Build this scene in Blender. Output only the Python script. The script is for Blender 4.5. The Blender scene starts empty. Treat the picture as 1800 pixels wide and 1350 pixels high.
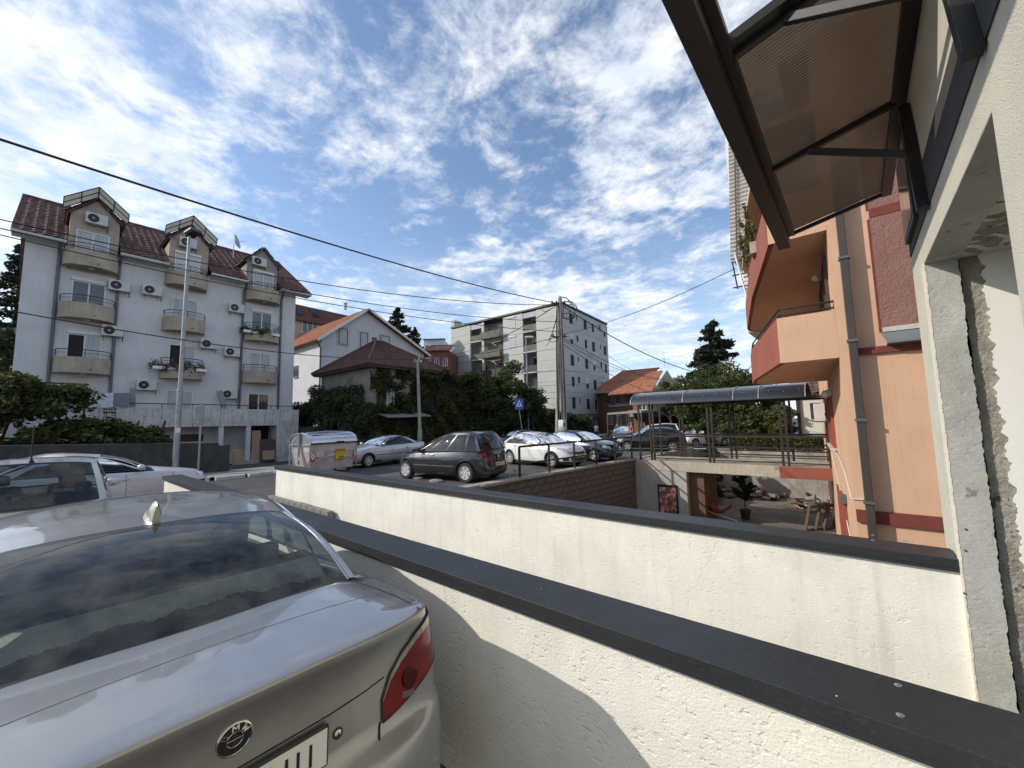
import bpy, bmesh, math, random
import numpy as np
from mathutils import Vector, Matrix

# ---------------------------------------------------------------- camera, sky, sun, exposure
# World axes: +Y runs up the street (away), +X towards the house facade on the right; z = 0 is eye height, the ground lies at z = -1.9
SC = bpy.context.scene
COL = SC.collection
FPX = 707.395                      # focal length in pixels of the 1800 px wide photograph
PITCH, ROLL, AZ = math.radians(5.56), math.radians(-1.219), math.radians(40.368)
_F = Vector((-math.sin(AZ) * math.cos(PITCH), math.cos(AZ) * math.cos(PITCH), math.sin(PITCH)))
_R0 = Vector((math.cos(AZ), math.sin(AZ), 0)); _U0 = _R0.cross(_F)
_R = _R0 * math.cos(ROLL) + _U0 * math.sin(ROLL); _U = _U0 * math.cos(ROLL) - _R0 * math.sin(ROLL)
cam_data = bpy.data.cameras.new('camera'); cam = bpy.data.objects.new('camera', cam_data); COL.objects.link(cam)
cam_data.sensor_width = 36.0; cam_data.lens = 36.0 * FPX / 1800.0; cam_data.clip_start = 0.02; cam_data.clip_end = 3000
cam.matrix_world = Matrix(((_R.x, _U.x, -_F.x, 0), (_R.y, _U.y, -_F.y, 0), (_R.z, _U.z, -_F.z, 0), (0, 0, 0, 1)))
SC.camera = cam
SUN_TRAVEL = Vector((1.1, 1.0, -0.85)).normalized()
EXPOSURE = 0.15
world = bpy.data.worlds.new("World"); SC.world = world; world.use_nodes = True
def build_sky():
    nt = world.node_tree; nt.nodes.clear(); N = nt.nodes.new; L = nt.links.new
    def math_(op, a, b=None, clamp=False):
        n = N('ShaderNodeMath'); n.operation = op; n.use_clamp = clamp
        for i, v in enumerate((a, b)):
            if v is None: continue
            if isinstance(v, (int, float)): n.inputs[i].default_value = v
            else: L(v, n.inputs[i])
        return n.outputs[0]
    out = N('ShaderNodeOutputWorld'); bg = N('ShaderNodeBackground'); bg.inputs['Strength'].default_value = 0.14
    sky = N('ShaderNodeTexSky'); sky.sky_type = 'NISHITA'; sky.sun_disc = False
    sd = -SUN_TRAVEL
    sky.sun_elevation = math.asin(sd.z); sky.sun_rotation = math.atan2(sd.x, sd.y)
    sky.air_density = 1.0; sky.dust_density = 0.6; sky.ozone_density = 2.2; sky.altitude = 300
    tc = N('ShaderNodeTexCoord'); sep = N('ShaderNodeSeparateXYZ'); L(tc.outputs['Generated'], sep.inputs[0])
    zc = math_('MAXIMUM', sep.outputs[2], 0.0); zz = math_('ADD', zc, 0.10)
    px = math_('DIVIDE', sep.outputs[0], zz); py = math_('DIVIDE', sep.outputs[1], zz)
    cmb = N('ShaderNodeCombineXYZ'); L(px, cmb.inputs[0]); L(py, cmb.inputs[1])
    def noise(scale, detail, rough, off, dist=0.0, lac=2.0):
        mp = N('ShaderNodeMapping'); mp.inputs['Location'].default_value = off
        L(cmb.outputs[0], mp.inputs[0])
        n = N('ShaderNodeTexNoise'); n.inputs['Scale'].default_value = scale; n.inputs['Detail'].default_value = detail
        n.inputs['Roughness'].default_value = rough; n.inputs['Distortion'].default_value = dist; n.inputs['Lacunarity'].default_value = lac
        L(mp.outputs[0], n.inputs['Vector']); return n.outputs['Fac']
    big = noise(SKY_BIG, 3, 0.5, SKY_OFF, 0.3)
    puff = noise(4.6, 9, 0.62, (2.3, 7.7, 0), 0.35)
    vor = noise(15.0, 6, 0.7, (1.3, 3.1, 0), 0.2)
    n1 = math_('ADD', math_('MULTIPLY', big, 0.95), math_('ADD', math_('MULTIPLY', puff, 0.75), math_('MULTIPLY', vor, 0.30)))
    mr = N('ShaderNodeMapRange'); mr.inputs['From Min'].default_value = SKY_COVER; mr.inputs['From Max'].default_value = SKY_COVER + 0.27
    mr.interpolation_type = 'SMOOTHSTEP'; L(n1, mr.inputs['Value'])
    # low layer: softer grey-blue cumulus that gathers towards the horizon
    hz = N('ShaderNodeMapRange'); hz.inputs['From Min'].default_value = 0.42; hz.inputs['From Max'].default_value = 0.06; L(sep.outputs[2], hz.inputs['Value'])
    low = noise(1.25, 6, 0.55, (4.1, 0.7, 0), 0.6)
    lowm = N('ShaderNodeMapRange'); lowm.inputs['From Min'].default_value = 0.40; lowm.inputs['From Max'].default_value = 0.62; L(low, lowm.inputs['Value'])
    lowmask = math_('MULTIPLY', hz.outputs[0], math_('ADD', math_('MULTIPLY', lowm.outputs[0], 0.62), 0.30), True)
    # thickness shading of the clouds: lit white to soft grey-blue
    ramp = N('ShaderNodeValToRGB'); e = ramp.color_ramp.elements
    e[0].position = 0.30; e[0].color = (5.0, 5.7, 6.9, 1); e[1].position = 0.72; e[1].color = (8.2, 8.1, 7.9, 1)
    shade = noise(4.2, 7, 0.62, (2.45, 7.78, 0), 0.35)
    L(shade, ramp.inputs[0])
    ramp2 = N('ShaderNodeValToRGB'); e = ramp2.color_ramp.elements
    e[0].position = 0.42; e[0].color = (3.7, 4.5, 5.8, 1); e[1].position = 0.66; e[1].color = (7.4, 7.3, 7.1, 1)
    lowshade = noise(2.6, 6, 0.6, (9.0, 1.0, 0), 0.5); L(lowshade, ramp2.inputs[0])
    tint = N('ShaderNodeMix'); tint.data_type = 'RGBA'; tint.blend_type = 'MULTIPLY'; tint.inputs[0].default_value = 1.0
    L(sky.outputs[0], tint.inputs[6]); tint.inputs[7].default_value = SKY_TINT
    m1 = N('ShaderNodeMix'); m1.data_type = 'RGBA'; L(lowmask, m1.inputs[0]); L(tint.outputs[2], m1.inputs[6]); L(ramp2.outputs[0], m1.inputs[7])
    m2 = N('ShaderNodeMix'); m2.data_type = 'RGBA'; L(math_('MULTIPLY', mr.outputs[0], 0.93), m2.inputs[0]); L(m1.outputs[2], m2.inputs[6]); L(ramp.outputs[0], m2.inputs[7])
    L(m2.outputs[2], bg.inputs['Color']); L(bg.outputs[0], out.inputs['Surface'])
SKY_BIG, SKY_OFF, SKY_COVER, SKY_TINT = 0.85, (0.2, 0.9, 0.0), 0.90, (1.42, 1.38, 1.34, 1)
build_sky()
sun_d = bpy.data.lights.new('sun', 'SUN'); sun = bpy.data.objects.new('sun', sun_d); COL.objects.link(sun)
sun_d.energy = 3.4; sun_d.angle = math.radians(0.6); sun_d.color = (1.0, 0.93, 0.815)
sun.rotation_euler = SUN_TRAVEL.to_track_quat('-Z', 'Y').to_euler(); sun.location = (-20, -20, 30)
vs = SC.view_settings; SC.display_settings.display_device = 'sRGB'
vs.view_transform = 'Standard'; vs.look = 'None'; vs.exposure = EXPOSURE; vs.gamma = 1.0; vs.use_curve_mapping = False
SC.cycles.max_bounces = 6; SC.cycles.transparent_max_bounces = 12
rnd = random.Random(7); nrng = np.random.default_rng(11)

# ---------------------------------------------------------------- measuring: a sight line met with a plane of the place
def ray(px, py):
    return _R * ((px - 900) / FPX) + _U * ((675 - py) / FPX) + _F
def ax(px, py, X): d = ray(px, py); return d * (X / d.x)
def ay(px, py, Y): d = ray(px, py); return d * (Y / d.y)
def az(px, py, Z=-1.9): d = ray(px, py); return d * (Z / d.z)
def apl(px, py, p0, n): d = ray(px, py); n = Vector(n); return d * (Vector(p0).dot(n) / d.dot(n))

# ---------------------------------------------------------------- materials
MATS = {}
def mat(name, col, rough=0.8, metal=0.0, var=0.12, vs_=2.5, bump=0.15, bs=45, coat=0.0, streak=0.0, stain=None, stain_t=0.62, stain_s=3.0, spec=0.5,
        col2=None, emis=None, bd=0.004, pits=0.0, stretch=None, rvar=0.0):
    if name in MATS: return MATS[name]
    m = bpy.data.materials.new(name); m.use_nodes = True; nt = m.node_tree; N = nt.nodes.new; L = nt.links.new
    b = nt.nodes['Principled BSDF']
    b.inputs['Roughness'].default_value = rough; b.inputs['Metallic'].default_value = metal
    b.inputs['Coat Weight'].default_value = coat; b.inputs['Coat Roughness'].default_value = 0.04; b.inputs['Specular IOR Level'].default_value = spec
    tc = N('ShaderNodeTexCoord'); vec = tc.outputs['Object']
    if stretch:
        mp = N('ShaderNodeMapping'); mp.inputs['Scale'].default_value = stretch; L(vec, mp.inputs[0]); vec = mp.outputs[0]
    c = tuple(col) + (1,)
    def noise(s, d=5, r=0.6, v=None):
        n = N('ShaderNodeTexNoise'); n.inputs['Scale'].default_value = s; n.inputs['Detail'].default_value = d; n.inputs['Roughness'].default_value = r
        L(v or vec, n.inputs['Vector']); return n.outputs['Fac']
    def mix(f, a, bcol, blend='MIX'):
        x = N('ShaderNodeMix'); x.data_type = 'RGBA'; x.blend_type = blend
        if isinstance(f, float): x.inputs[0].default_value = f
        else: L(f, x.inputs[0])
        for i, v in ((6, a), (7, bcol)):
            if isinstance(v, tuple): x.inputs[i].default_value = v
            else: L(v, x.inputs[i])
        return x.outputs[2]
    def rng(v, a, b_, lo=0.0, hi=1.0):
        r = N('ShaderNodeMapRange'); r.inputs['From Min'].default_value = a; r.inputs['From Max'].default_value = b_
        r.inputs['To Min'].default_value = lo; r.inputs['To Max'].default_value = hi; L(v, r.inputs['Value']); return r.outputs[0]
    cur = c
    if var > 0:
        dk = tuple(x * (1 - var) for x in col) + (1,); lt = tuple(min(1, x * (1 + var)) for x in (col2 or col)) + (1,)
        cur = mix(rng(noise(vs_), 0.32, 0.68), dk, lt)
        g = rng(noise(vs_ * 14, 3), 0.3, 0.7, 1 - var * 0.45, 1 + var * 0.45)
        gv = N('ShaderNodeVectorMath'); gv.operation = 'SCALE'; L(cur, gv.inputs[0]); L(g, gv.inputs['Scale']); cur = gv.outputs[0]
    if streak > 0:
        mp = N('ShaderNodeMapping'); mp.inputs['Scale'].default_value = (5.5, 5.5, 0.35); L(tc.outputs['Object'], mp.inputs[0])
        cur = mix(rng(noise(1.6, 6, 0.65, mp.outputs[0]), 0.52, 0.74, 0, streak), cur, (0.09, 0.085, 0.075, 1))
    if stain is not None:
        cur = mix(rng(noise(stain_s, 8, 0.68), stain_t, stain_t + 0.05), cur, tuple(stain) + (1,))
    if isinstance(cur, tuple): b.inputs['Base Color'].default_value = cur
    else: L(cur, b.inputs['Base Color'])
    if rvar > 0:
        L(rng(noise(vs_ * 3, 6), 0.35, 0.7, rough, rough + rvar), b.inputs['Roughness'])
    if bump > 0:
        h = noise(bs, 6, 0.65)
        if pits > 0:
            mp = N('ShaderNodeMapping'); mp.inputs['Scale'].default_value = (1.0, 1.0, 1.7); L(vec, mp.inputs[0])
            p = rng(noise(26, 2, 0.5, mp.outputs[0]), 0.34, 0.42); q = rng(noise(5, 3, 0.5), 0.42, 0.62)
            mm = N('ShaderNodeMath'); mm.operation = 'MULTIPLY'; s = N('ShaderNodeMath'); s.operation = 'SUBTRACT'; s.inputs[0].default_value = 1.0
            L(p, s.inputs[1]); L(s.outputs[0], mm.inputs[0]); L(q, mm.inputs[1])
            k = N('ShaderNodeMath'); k.operation = 'MULTIPLY'; k.inputs[1].default_value = pits; L(mm.outputs[0], k.inputs[0])
            su = N('ShaderNodeMath'); su.operation = 'SUBTRACT'; L(h, su.inputs[0]); L(k.outputs[0], su.inputs[1]); h = su.outputs[0]
        bp = N('ShaderNodeBump'); bp.inputs['Strength'].default_value = bump; bp.inputs['Distance'].default_value = bd * 10
        L(h, bp.inputs['Height']); L(bp.outputs[0], b.inputs['Normal'])
    if emis: b.inputs['Emission Color'].default_value = tuple(emis) + (1,); b.inputs['Emission Strength'].default_value = 1
    MATS[name] = m; return m
def glass(name, tint=(0.35, 0.42, 0.42), rough=0.02, f0=1.6, dirt_sheen=0.0):
    if name in MATS: return MATS[name]
    m = bpy.data.materials.new(name); m.use_nodes = True; nt = m.node_tree; nt.nodes.clear(); N = nt.nodes.new; L = nt.links.new
    o = N('ShaderNodeOutputMaterial'); fr = N('ShaderNodeFresnel'); fr.inputs['IOR'].default_value = f0
    tr = N('ShaderNodeBsdfTransparent'); tr.inputs[0].default_value = tuple(tint) + (1,)
    gl = N('ShaderNodeBsdfGlossy'); gl.inputs['Roughness'].default_value = rough
    mx = N('ShaderNodeMixShader'); L(fr.outputs[0], mx.inputs[0]); L(tr.outputs[0], mx.inputs[1]); L(gl.outputs[0], mx.inputs[2])
    res = mx.outputs[0]
    if dirt_sheen > 0:
        tc = N('ShaderNodeTexCoord'); n = N('ShaderNodeTexNoise'); n.inputs['Scale'].default_value = 7; n.inputs['Detail'].default_value = 8; n.inputs['Roughness'].default_value = 0.65
        L(tc.outputs['Object'], n.inputs['Vector'])
        r = N('ShaderNodeMapRange'); r.inputs['From Min'].default_value = 0.35; r.inputs['From Max'].default_value = 0.75; r.inputs['To Max'].default_value = dirt_sheen; L(n.outputs['Fac'], r.inputs['Value'])
        df = N('ShaderNodeBsdfDiffuse'); df.inputs[0].default_value = (0.35, 0.36, 0.34, 1)  # pale diffuse veil: dirt, plus painted cloud reflection on the silver saloon
        m2 = N('ShaderNodeMixShader'); L(r.outputs[0], m2.inputs[0]); L(res, m2.inputs[1]); L(df.outputs[0], m2.inputs[2]); res = m2.outputs[0]
    L(res, o.inputs[0]); MATS[name] = m; return m

# ---------------------------------------------------------------- mesh helpers
class MB:
    def __init__(s): s.v = []; s.f = []; s.m = []; s.mats = []; s.cm = 0
    def use(s, m):
        if m not in s.mats: s.mats.append(m)
        s.cm = s.mats.index(m); return s
    def add(s, vs_, fs):
        o = len(s.v); s.v += [tuple(v) for v in vs_]; s.f += [tuple(i + o for i in f) for f in fs]; s.m += [s.cm] * len(fs); return s
    def box(s, x0, x1, y0, y1, z0, z1):
        return s.add([(x0,y0,z0),(x1,y0,z0),(x1,y1,z0),(x0,y1,z0),(x0,y0,z1),(x1,y0,z1),(x1,y1,z1),(x0,y1,z1)],
                     [(0,3,2,1),(4,5,6,7),(0,1,5,4),(1,2,6,5),(2,3,7,6),(3,0,4,7)])
    def obox(s, c, u, v, w):      # centre and three half-axis vectors
        c = Vector(c); u = Vector(u); v = Vector(v); w = Vector(w)
        P = [c + a*u + b*v + d*w for d in (-1, 1) for a, b in ((-1,-1),(1,-1),(1,1),(-1,1))]
        return s.add(P, [(0,3,2,1),(4,5,6,7),(0,1,5,4),(1,2,6,5),(2,3,7,6),(3,0,4,7)])
    def bar(s, a, b, w, h=None, up=(0,0,1)):   # rectangular bar from a to b, w wide, h tall
        a = Vector(a); b = Vector(b); h = h or w; d = (b - a); L_ = d.length
        if L_ < 1e-6: return s
        d /= L_; up = Vector(up)
        if abs(d.dot(up)) > 0.98: up = Vector((1,0,0))
        r = d.cross(up).normalized(); u = r.cross(d)
        return s.obox((a+b)/2, r*w/2, u*h/2, d*L_/2)
    def poly(s, pts, ext):        # planar polygon extruded by the vector ext
        n = len(pts); e = Vector(ext); P = [Vector(p) for p in pts]
        return s.add(P + [p + e for p in P], [tuple(range(n))[::-1], tuple(range(n, 2*n))] + [(i, (i+1) % n, n + (i+1) % n, n + i) for i in range(n)])
    def tube(s, pts, r, n=6, cap=True):
        P = [Vector(p) for p in pts]; rr = r if isinstance(r, (list, tuple)) else [r] * len(P)
        vs_ = []; fs = []; up = None
        for i, p in enumerate(P):
            d = (P[min(i+1, len(P)-1)] - P[max(i-1, 0)]).normalized()
            if up is None: up = Vector((0,0,1)) if abs(d.z) < 0.95 else Vector((1,0,0))
            a = d.cross(up).normalized(); b = a.cross(d).normalized(); up = b
            for k in range(n):
                t = 2*math.pi*k/n; vs_.append(p + (a*math.cos(t) + b*math.sin(t)) * rr[i])
        for i in range(len(P)-1):
            for k in range(n): fs.append((i*n+k, i*n+(k+1) % n, (i+1)*n+(k+1) % n, (i+1)*n+k))
        if cap: fs += [tuple(range(n))[::-1], tuple(range((len(P)-1)*n, len(P)*n))]
        return s.add(vs_, fs)
    def lathe(s, prof, c, axis=(0,0,1), n=16):  # prof: (radius, height)
        A = Vector(axis).normalized(); q = Vector((0,0,1)).rotation_difference(A); c = Vector(c); vs_ = []; fs = []
        for r, h in prof:
            for k in range(n):
                t = 2*math.pi*k/n; vs_.append(c + q @ Vector((r*math.cos(t), r*math.sin(t), h)))
        for i in range(len(prof)-1):
            for k in range(n): fs.append((i*n+k, i*n+(k+1) % n, (i+1)*n+(k+1) % n, (i+1)*n+k))
        fs += [tuple(range(n))[::-1], tuple(range((len(prof)-1)*n, len(prof)*n))]
        return s.add(vs_, fs)
    def ball(s, c, r, n=8, sz=(1,1,1)):
        prof = []
        c = Vector(c); vs_ = []; fs = []; m_ = max(3, n//2)
        for i in range(m_+1):
            a = -math.pi/2 + math.pi*i/m_
            for k in range(n):
                t = 2*math.pi*k/n; vs_.append(c + Vector((r*math.cos(a)*math.cos(t)*sz[0], r*math.cos(a)*math.sin(t)*sz[1], r*math.sin(a)*sz[2])))
        for i in range(m_):
            for k in range(n): fs.append((i*n+k, i*n+(k+1) % n, (i+1)*n+(k+1) % n, (i+1)*n+k))
        return s.add(vs_, fs)
    def grid(s, P, wrap=False):   # P[i][j] grid of points
        ni, nj = len(P), len(P[0]); fs = []
        for i in range(ni-1):
            for j in range(nj - (0 if wrap else 1)): fs.append((i*nj+j, i*nj+(j+1) % nj, (i+1)*nj+(j+1) % nj, (i+1)*nj+j))
        return s.add([p for r_ in P for p in r_], fs)
    def build(s, name, m=None, parent=None, smooth=False, bevel=0.0, local=False, label=None, cat=None, group=None, kind=None, weld=False, sharp=35):
        me = bpy.data.meshes.new(name); off = (0,0,0)
        if parent is not None and not local: off = wloc(parent)
        V = [(v[0]-off[0], v[1]-off[1], v[2]-off[2]) for v in s.v] if any(off) else s.v
        me.from_pydata(V, [], s.f)
        ms = s.mats if s.mats else [m]
        for q in ms: me.materials.append(q)
        if len(ms) > 1: me.polygons.foreach_set('material_index', s.m)
        if weld:
            bm = bmesh.new(); bm.from_mesh(me); bmesh.ops.remove_doubles(bm, verts=bm.verts, dist=1e-4); bmesh.ops.recalc_face_normals(bm, faces=bm.faces); bm.to_mesh(me); bm.free()
        me.validate(); me.update()
        if smooth:
            me.shade_smooth()
            if sharp: me.set_sharp_from_angle(angle=math.radians(sharp))
        o = bpy.data.objects.new(name, me); COL.objects.link(o)
        if parent is not None: o.parent = parent
        if bevel: 
            b = o.modifiers.new('bevel', 'BEVEL'); b.width = bevel; b.segments = 2; b.limit_method = 'ANGLE'; b.angle_limit = math.radians(40)
        return tag(o, label, cat, group, kind)
def wloc(o):
    v = Vector(o.location); p = o.parent
    while p is not None: v = v + Vector(p.location); p = p.parent
    return tuple(v)
def tag(o, label=None, cat=None, group=None, kind=None):
    if label: o['label'] = label
    if cat: o['category'] = cat
    if group: o['group'] = group
    if kind: o['kind'] = kind
    return o
def T(name, label, cat, loc=(0,0,0), group=None, rz=0.0):
    o = bpy.data.objects.new(name, None); COL.objects.link(o); o.location = loc; o.rotation_euler = (0,0,rz); o.empty_display_size = 0.3
    return tag(o, label, cat, group)
def copytree(o, parent=None, loc=None, rz=None):
    c = o.copy(); COL.objects.link(c)
    if parent is not None: c.parent = parent
    if loc is not None: c.location = loc
    if rz is not None: c.rotation_euler = (0,0,rz)
    for ch in list(o.children): copytree(ch, c)
    return c
def pane_piece(name, src, parent, off):     # copy of one piece sharing its mesh
    c = bpy.data.objects.new(name, src.data); COL.objects.link(c); c.parent = parent; c.location = off; return c

# common materials
M_black = mat('black_metal', (0.012, 0.012, 0.013), 0.5, 0.0, 0.25, 8, 0.04, 60)
M_brownmetal = mat('brown_painted_steel', (0.024, 0.015, 0.013), 0.5, 0.0, 0.25, 6, 0.05, 60)
M_galv = mat('galvanised_steel', (0.30, 0.31, 0.32), 0.45, 0.6, 0.15, 5, 0.05, 40)
M_white = mat('white_plastic', (0.72, 0.72, 0.70), 0.5, 0, 0.06, 6, 0.02, 40)
M_conc = mat('weathered_concrete', (0.33, 0.31, 0.27), 0.92, 0, 0.25, 1.6, 0.35, 30, streak=0.45)
M_dark = mat('dark_interior', (0.02, 0.02, 0.022), 0.9, 0, 0.2, 3, 0, 1)
M_glassd = mat('window_glass', (0.035, 0.045, 0.055), 0.06, 0, 0.35, 0.7, 0.0, 1, spec=0.9)
M_rubber = mat('tyre_rubber', (0.025, 0.025, 0.025), 0.85, 0, 0.2, 8, 0.1, 90)
# ---------------------------------------------------------------- ground, street, yard pit
G = -1.9; YARD = -4.6
def gz(x, y):     # height of the open ground
    t = min(1, max(0, (-19.2 - x) / 11.0)); k = 1 - min(1, max(0, (y - 12.5) / 5.0))
    return G - 0.42 * t * k + 0.0 * y
M_asph = mat('asphalt', (0.060, 0.060, 0.062), 0.85, 0, 0.22, 0.9, 0.5, 70, stain=(0.10, 0.095, 0.085), stain_t=0.60, stain_s=0.8, bd=0.003)
M_asphold = mat('old_parking_asphalt', (0.085, 0.08, 0.072), 0.9, 0, 0.22, 0.8, 0.5, 60, stain=(0.06, 0.055, 0.05), stain_t=0.58, stain_s=1.2, bd=0.003)
M_dirt = mat('yard_concrete', (0.17, 0.15, 0.125), 0.95, 0, 0.3, 0.7, 0.6, 20, stain=(0.05, 0.045, 0.04), stain_t=0.60, stain_s=1.4)
M_soil = mat('grass_and_soil', (0.055, 0.06, 0.03), 0.95, 0, 0.4, 0.6, 0.6, 12)
M_pave = mat('pavement_concrete', (0.24, 0.23, 0.215), 0.9, 0, 0.18, 1.2, 0.35, 40, stain=(0.12, 0.11, 0.10), stain_t=0.62, stain_s=1.5)
M_kerb = mat('kerb_stone', (0.50, 0.49, 0.46), 0.85, 0, 0.15, 3, 0.3, 30)
def sheet(name, xs, ys, m, zf, skip=None, kind='structure', dz=0.0):
    b = MB(); o = 0
    for j in range(len(ys)-1):
        for i in range(len(xs)-1):
            cx, cy = (xs[i]+xs[i+1])/2, (ys[j]+ys[j+1])/2
            if skip and skip(cx, cy): continue
            b.add([(x, y, zf(x, y)+dz) for x, y in ((xs[i],ys[j]),(xs[i+1],ys[j]),(xs[i+1],ys[j+1]),(xs[i],ys[j+1]))], [(0,1,2,3)])
    return b.build(name, m, kind=kind, weld=True)
gx = [-900,-400,-150,-90,-60,-45,-38,-34,-31,-29,-27,-25,-23,-21,-19.2,-14,-11.5,-10.0,-8.55,-7.2,-4,0,0.4,3,8,14,30,90,400,900]
gy = [-900,-200,-60,-20,-8,-4,-1,1.60,1.80,3.60,3.76,6,9,12.5,15,17.5,19,22,25,28.2,34,45,60,90,150,400,900]
def hole(x, y): return (-8.55 < x < 14 and 3.76 < y < 28.2) or (-7.2 < x < 0.4 and 1.8 < y < 3.6)
sheet('ground', gx, gy, M_asph, gz, hole)
sheet('parking_ground', [-14.6,-12,-10,-8.62], [4.2,9,13,16,19,24,28.2], M_asphold, gz, dz=0.005)
b = MB(); b.box(-8.55, 14, 3.76, 28.2, YARD-0.3, YARD); b.build('yard_ground', M_dirt, kind='structure')
b = MB(); b.poly([(-7.2,1.8,G),(0.4,1.8,-4.2),(0.4,3.6,-4.2),(-7.2,3.6,G)], (0,0,-0.15)); b.build('ramp_ground', M_pave, kind='structure')
sheet('hill_ground', [-300,-200,-150,-110,-80,-62,-50,-41,-36.5], [-60,-20,0,20,40,60,90,130,200], M_soil, lambda x, y: G + 0.3 + max(0, -36.5 - x) * 0.17 - (0.9 if x > -37 else 0))
# pavement beyond the kerb, with real kerb stones along the curve of the street
kerb_pts = [(-18.3,-14),(-18.3,-4),(-18.35,2),(-18.5,5.5),(-19.2,8.5),(-20.6,12),(-22.2,17),(-23.2,24),(-24.0,34),(-25.5,60)]
def pave():
    b = MB()
    for (x0,y0),(x1,y1) in zip(kerb_pts, kerb_pts[1:]):
        n = 6
        for k in range(n):
            a, c = k/n, (k+1)/n
            q = [(x0+(x1-x0)*a-0.16, y0+(y1-y0)*a), (x0+(x1-x0)*c-0.16, y0+(y1-y0)*c)]
            xs = [0,-1,-2.0,-4.0]
            for i in range(3):
                P = [(q[0][0]+xs[i],q[0][1]),(q[1][0]+xs[i],q[1][1]),(q[1][0]+xs[i+1],q[1][1]),(q[0][0]+xs[i+1],q[0][1])]
                b.add([(x,y,gz(x,y)+0.11) for x,y in P], [(0,1,2,3)])
    return b.build('pavement', M_pave, kind='structure', weld=True)
pv = pave()
src = None
for (x0,y0),(x1,y1) in zip(kerb_pts, kerb_pts[1:]):
    d = math.hypot(x1-x0, y1-y0); n = max(1, int(d/0.98))
    if y1 < -4 or y0 > 26: continue
    for k in range(n):
        t = (k+0.5)/n; cx, cy = x0+(x1-x0)*t, y0+(y1-y0)*t
        if src is None:
            bb = MB(); bb.box(-0.08,0.08,-0.485,0.485,-0.1,0.13); o = bb.build('kerb_stone', M_kerb, pv, bevel=0.015, local=True); src = o
        else: o = src.copy(); COL.objects.link(o)
        o.location = (cx, cy, gz(cx,cy)-rnd.uniform(0,0.012)); o.rotation_euler = (0,0,-math.atan2(x1-x0, y1-y0)+rnd.uniform(-.01,.01))
# painted markings and patches on the street
M_paint = mat('road_paint', (0.62,0.62,0.60), 0.7, 0, 0.2, 4, 0.05, 40, stain=(0.12,0.12,0.12), stain_t=0.55, stain_s=6)
b = MB()
for k in range(5): b.box(-17.6,-11.8, 29.0+k*1.1, 29.5+k*1.1, G+0.004, G+0.006)
b.build('zebra_crossing', M_paint, kind='structure')

# ---------------------------------------------------------------- the two white retaining walls beside the ramp
M_stucco = mat('scraped_white_render', (0.76, 0.74, 0.665), 0.92, 0, 0.055, 3.0, 0.40, 110, bd=0.0016, pits=1.5, streak=.10, stain=(0.60,0.575,0.50), stain_t=0.70, stain_s=5)
M_stucco2 = mat('smoother_white_render', (0.76, 0.74, 0.67), 0.92, 0, 0.075, 2.2, 0.28, 110, bd=0.0015, pits=1.0, streak=.18, stain=(0.62,0.60,0.53), stain_t=0.66, stain_s=4)
M_cap = mat('anthracite_coping', (0.024, 0.026, 0.029), 0.44, 0.0, 0.12, 3.5, 0.02, 60, spec=0.35, stain=(0.036,0.038,0.041), stain_t=0.56, stain_s=60, rvar=0.08)
M_screw = mat('steel_screw', (0.55,0.55,0.54), 0.35, 0.9, 0.05, 8, 0, 1)
def ret_wall(label, y0, y1, x0, x1, ztop, m, zbot, screws, joints):
    t = T('retaining_wall', label, 'wall', ((x0+x1)/2, (y0+y1)/2, zbot))
    b = MB(); b.box(x0, x1, y0+0.03, y1-0.03, zbot, ztop-0.055); b.build('wall_body', m, t)
    xs = [x0-0.03] + joints + [x1]
    for a, c in zip(xs, xs[1:]):
        b = MB(); b.box(a+0.001, c-0.001, y0, y1, ztop-0.055, ztop)
        b.box(a+0.001, c-0.001, y0+0.004, y0+0.018, ztop-0.075, ztop-0.0551)
        b.box(a+0.001, c-0.001, y1-0.018, y1-0.004, ztop-0.075, ztop-0.0551)
        b.build('coping', M_cap, t, bevel=0.003)
    for sx, sy in screws:
        b = MB(); b.lathe([(0.010,0),(0.010,0.002),(0.006,0.0045)], (sx, sy, ztop), n=10); b.build('screw', M_screw, t, smooth=True)
    return t
nw = ret_wall('near white rendered wall with dark coping running beside the silver car', 1.56, 1.835, -9.9, 1.6, -0.84, M_stucco, -4.3,
         [(az(1579,1205,-0.84).x, az(1579,1205,-0.84).y), (az(1583,1258,-0.84).x, az(1583,1258,-0.84).y)], [-5.9])
fw_ = ret_wall('far white rendered wall with dark coping in front of the sunken yard', 3.50, 3.76, -10.0, 0.385, -0.84, M_stucco2, -4.6,
         [(az(1534,941,-0.84).x, az(1534,941,-0.84).y), (az(1534,950,-0.84).x, az(1534,950,-0.84).y), (az(1591,951,-0.84).x, az(1591,951,-0.84).y)], [az(757,858,-0.84).x])
# grey kerb blocks along the foot of the far wall
M_block = mat('grey_concrete_block', (0.21,0.195,0.185), 0.9, 0, 0.15, 6, 0.3, 60)
t = T('block_edging', 'row of grey concrete edging blocks at the foot of the far white wall', 'edging', (-8.6, 3.46, -1.9))
src = None
for k in range(10):
    x = -7.30 - k*0.285
    bb = MB(); bb.box(-0.136,0.136,-0.055,0.055,-0.5,0.0)
    if src is None: o = bb.build('block', M_block, t, bevel=0.008, local=True); src = o
    else: o = src.copy(); COL.objects.link(o)
    o.location = (x - t.location.x, 3.435-t.location.y, -1.475-t.location.z+rnd.uniform(-.006,.006))

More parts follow.
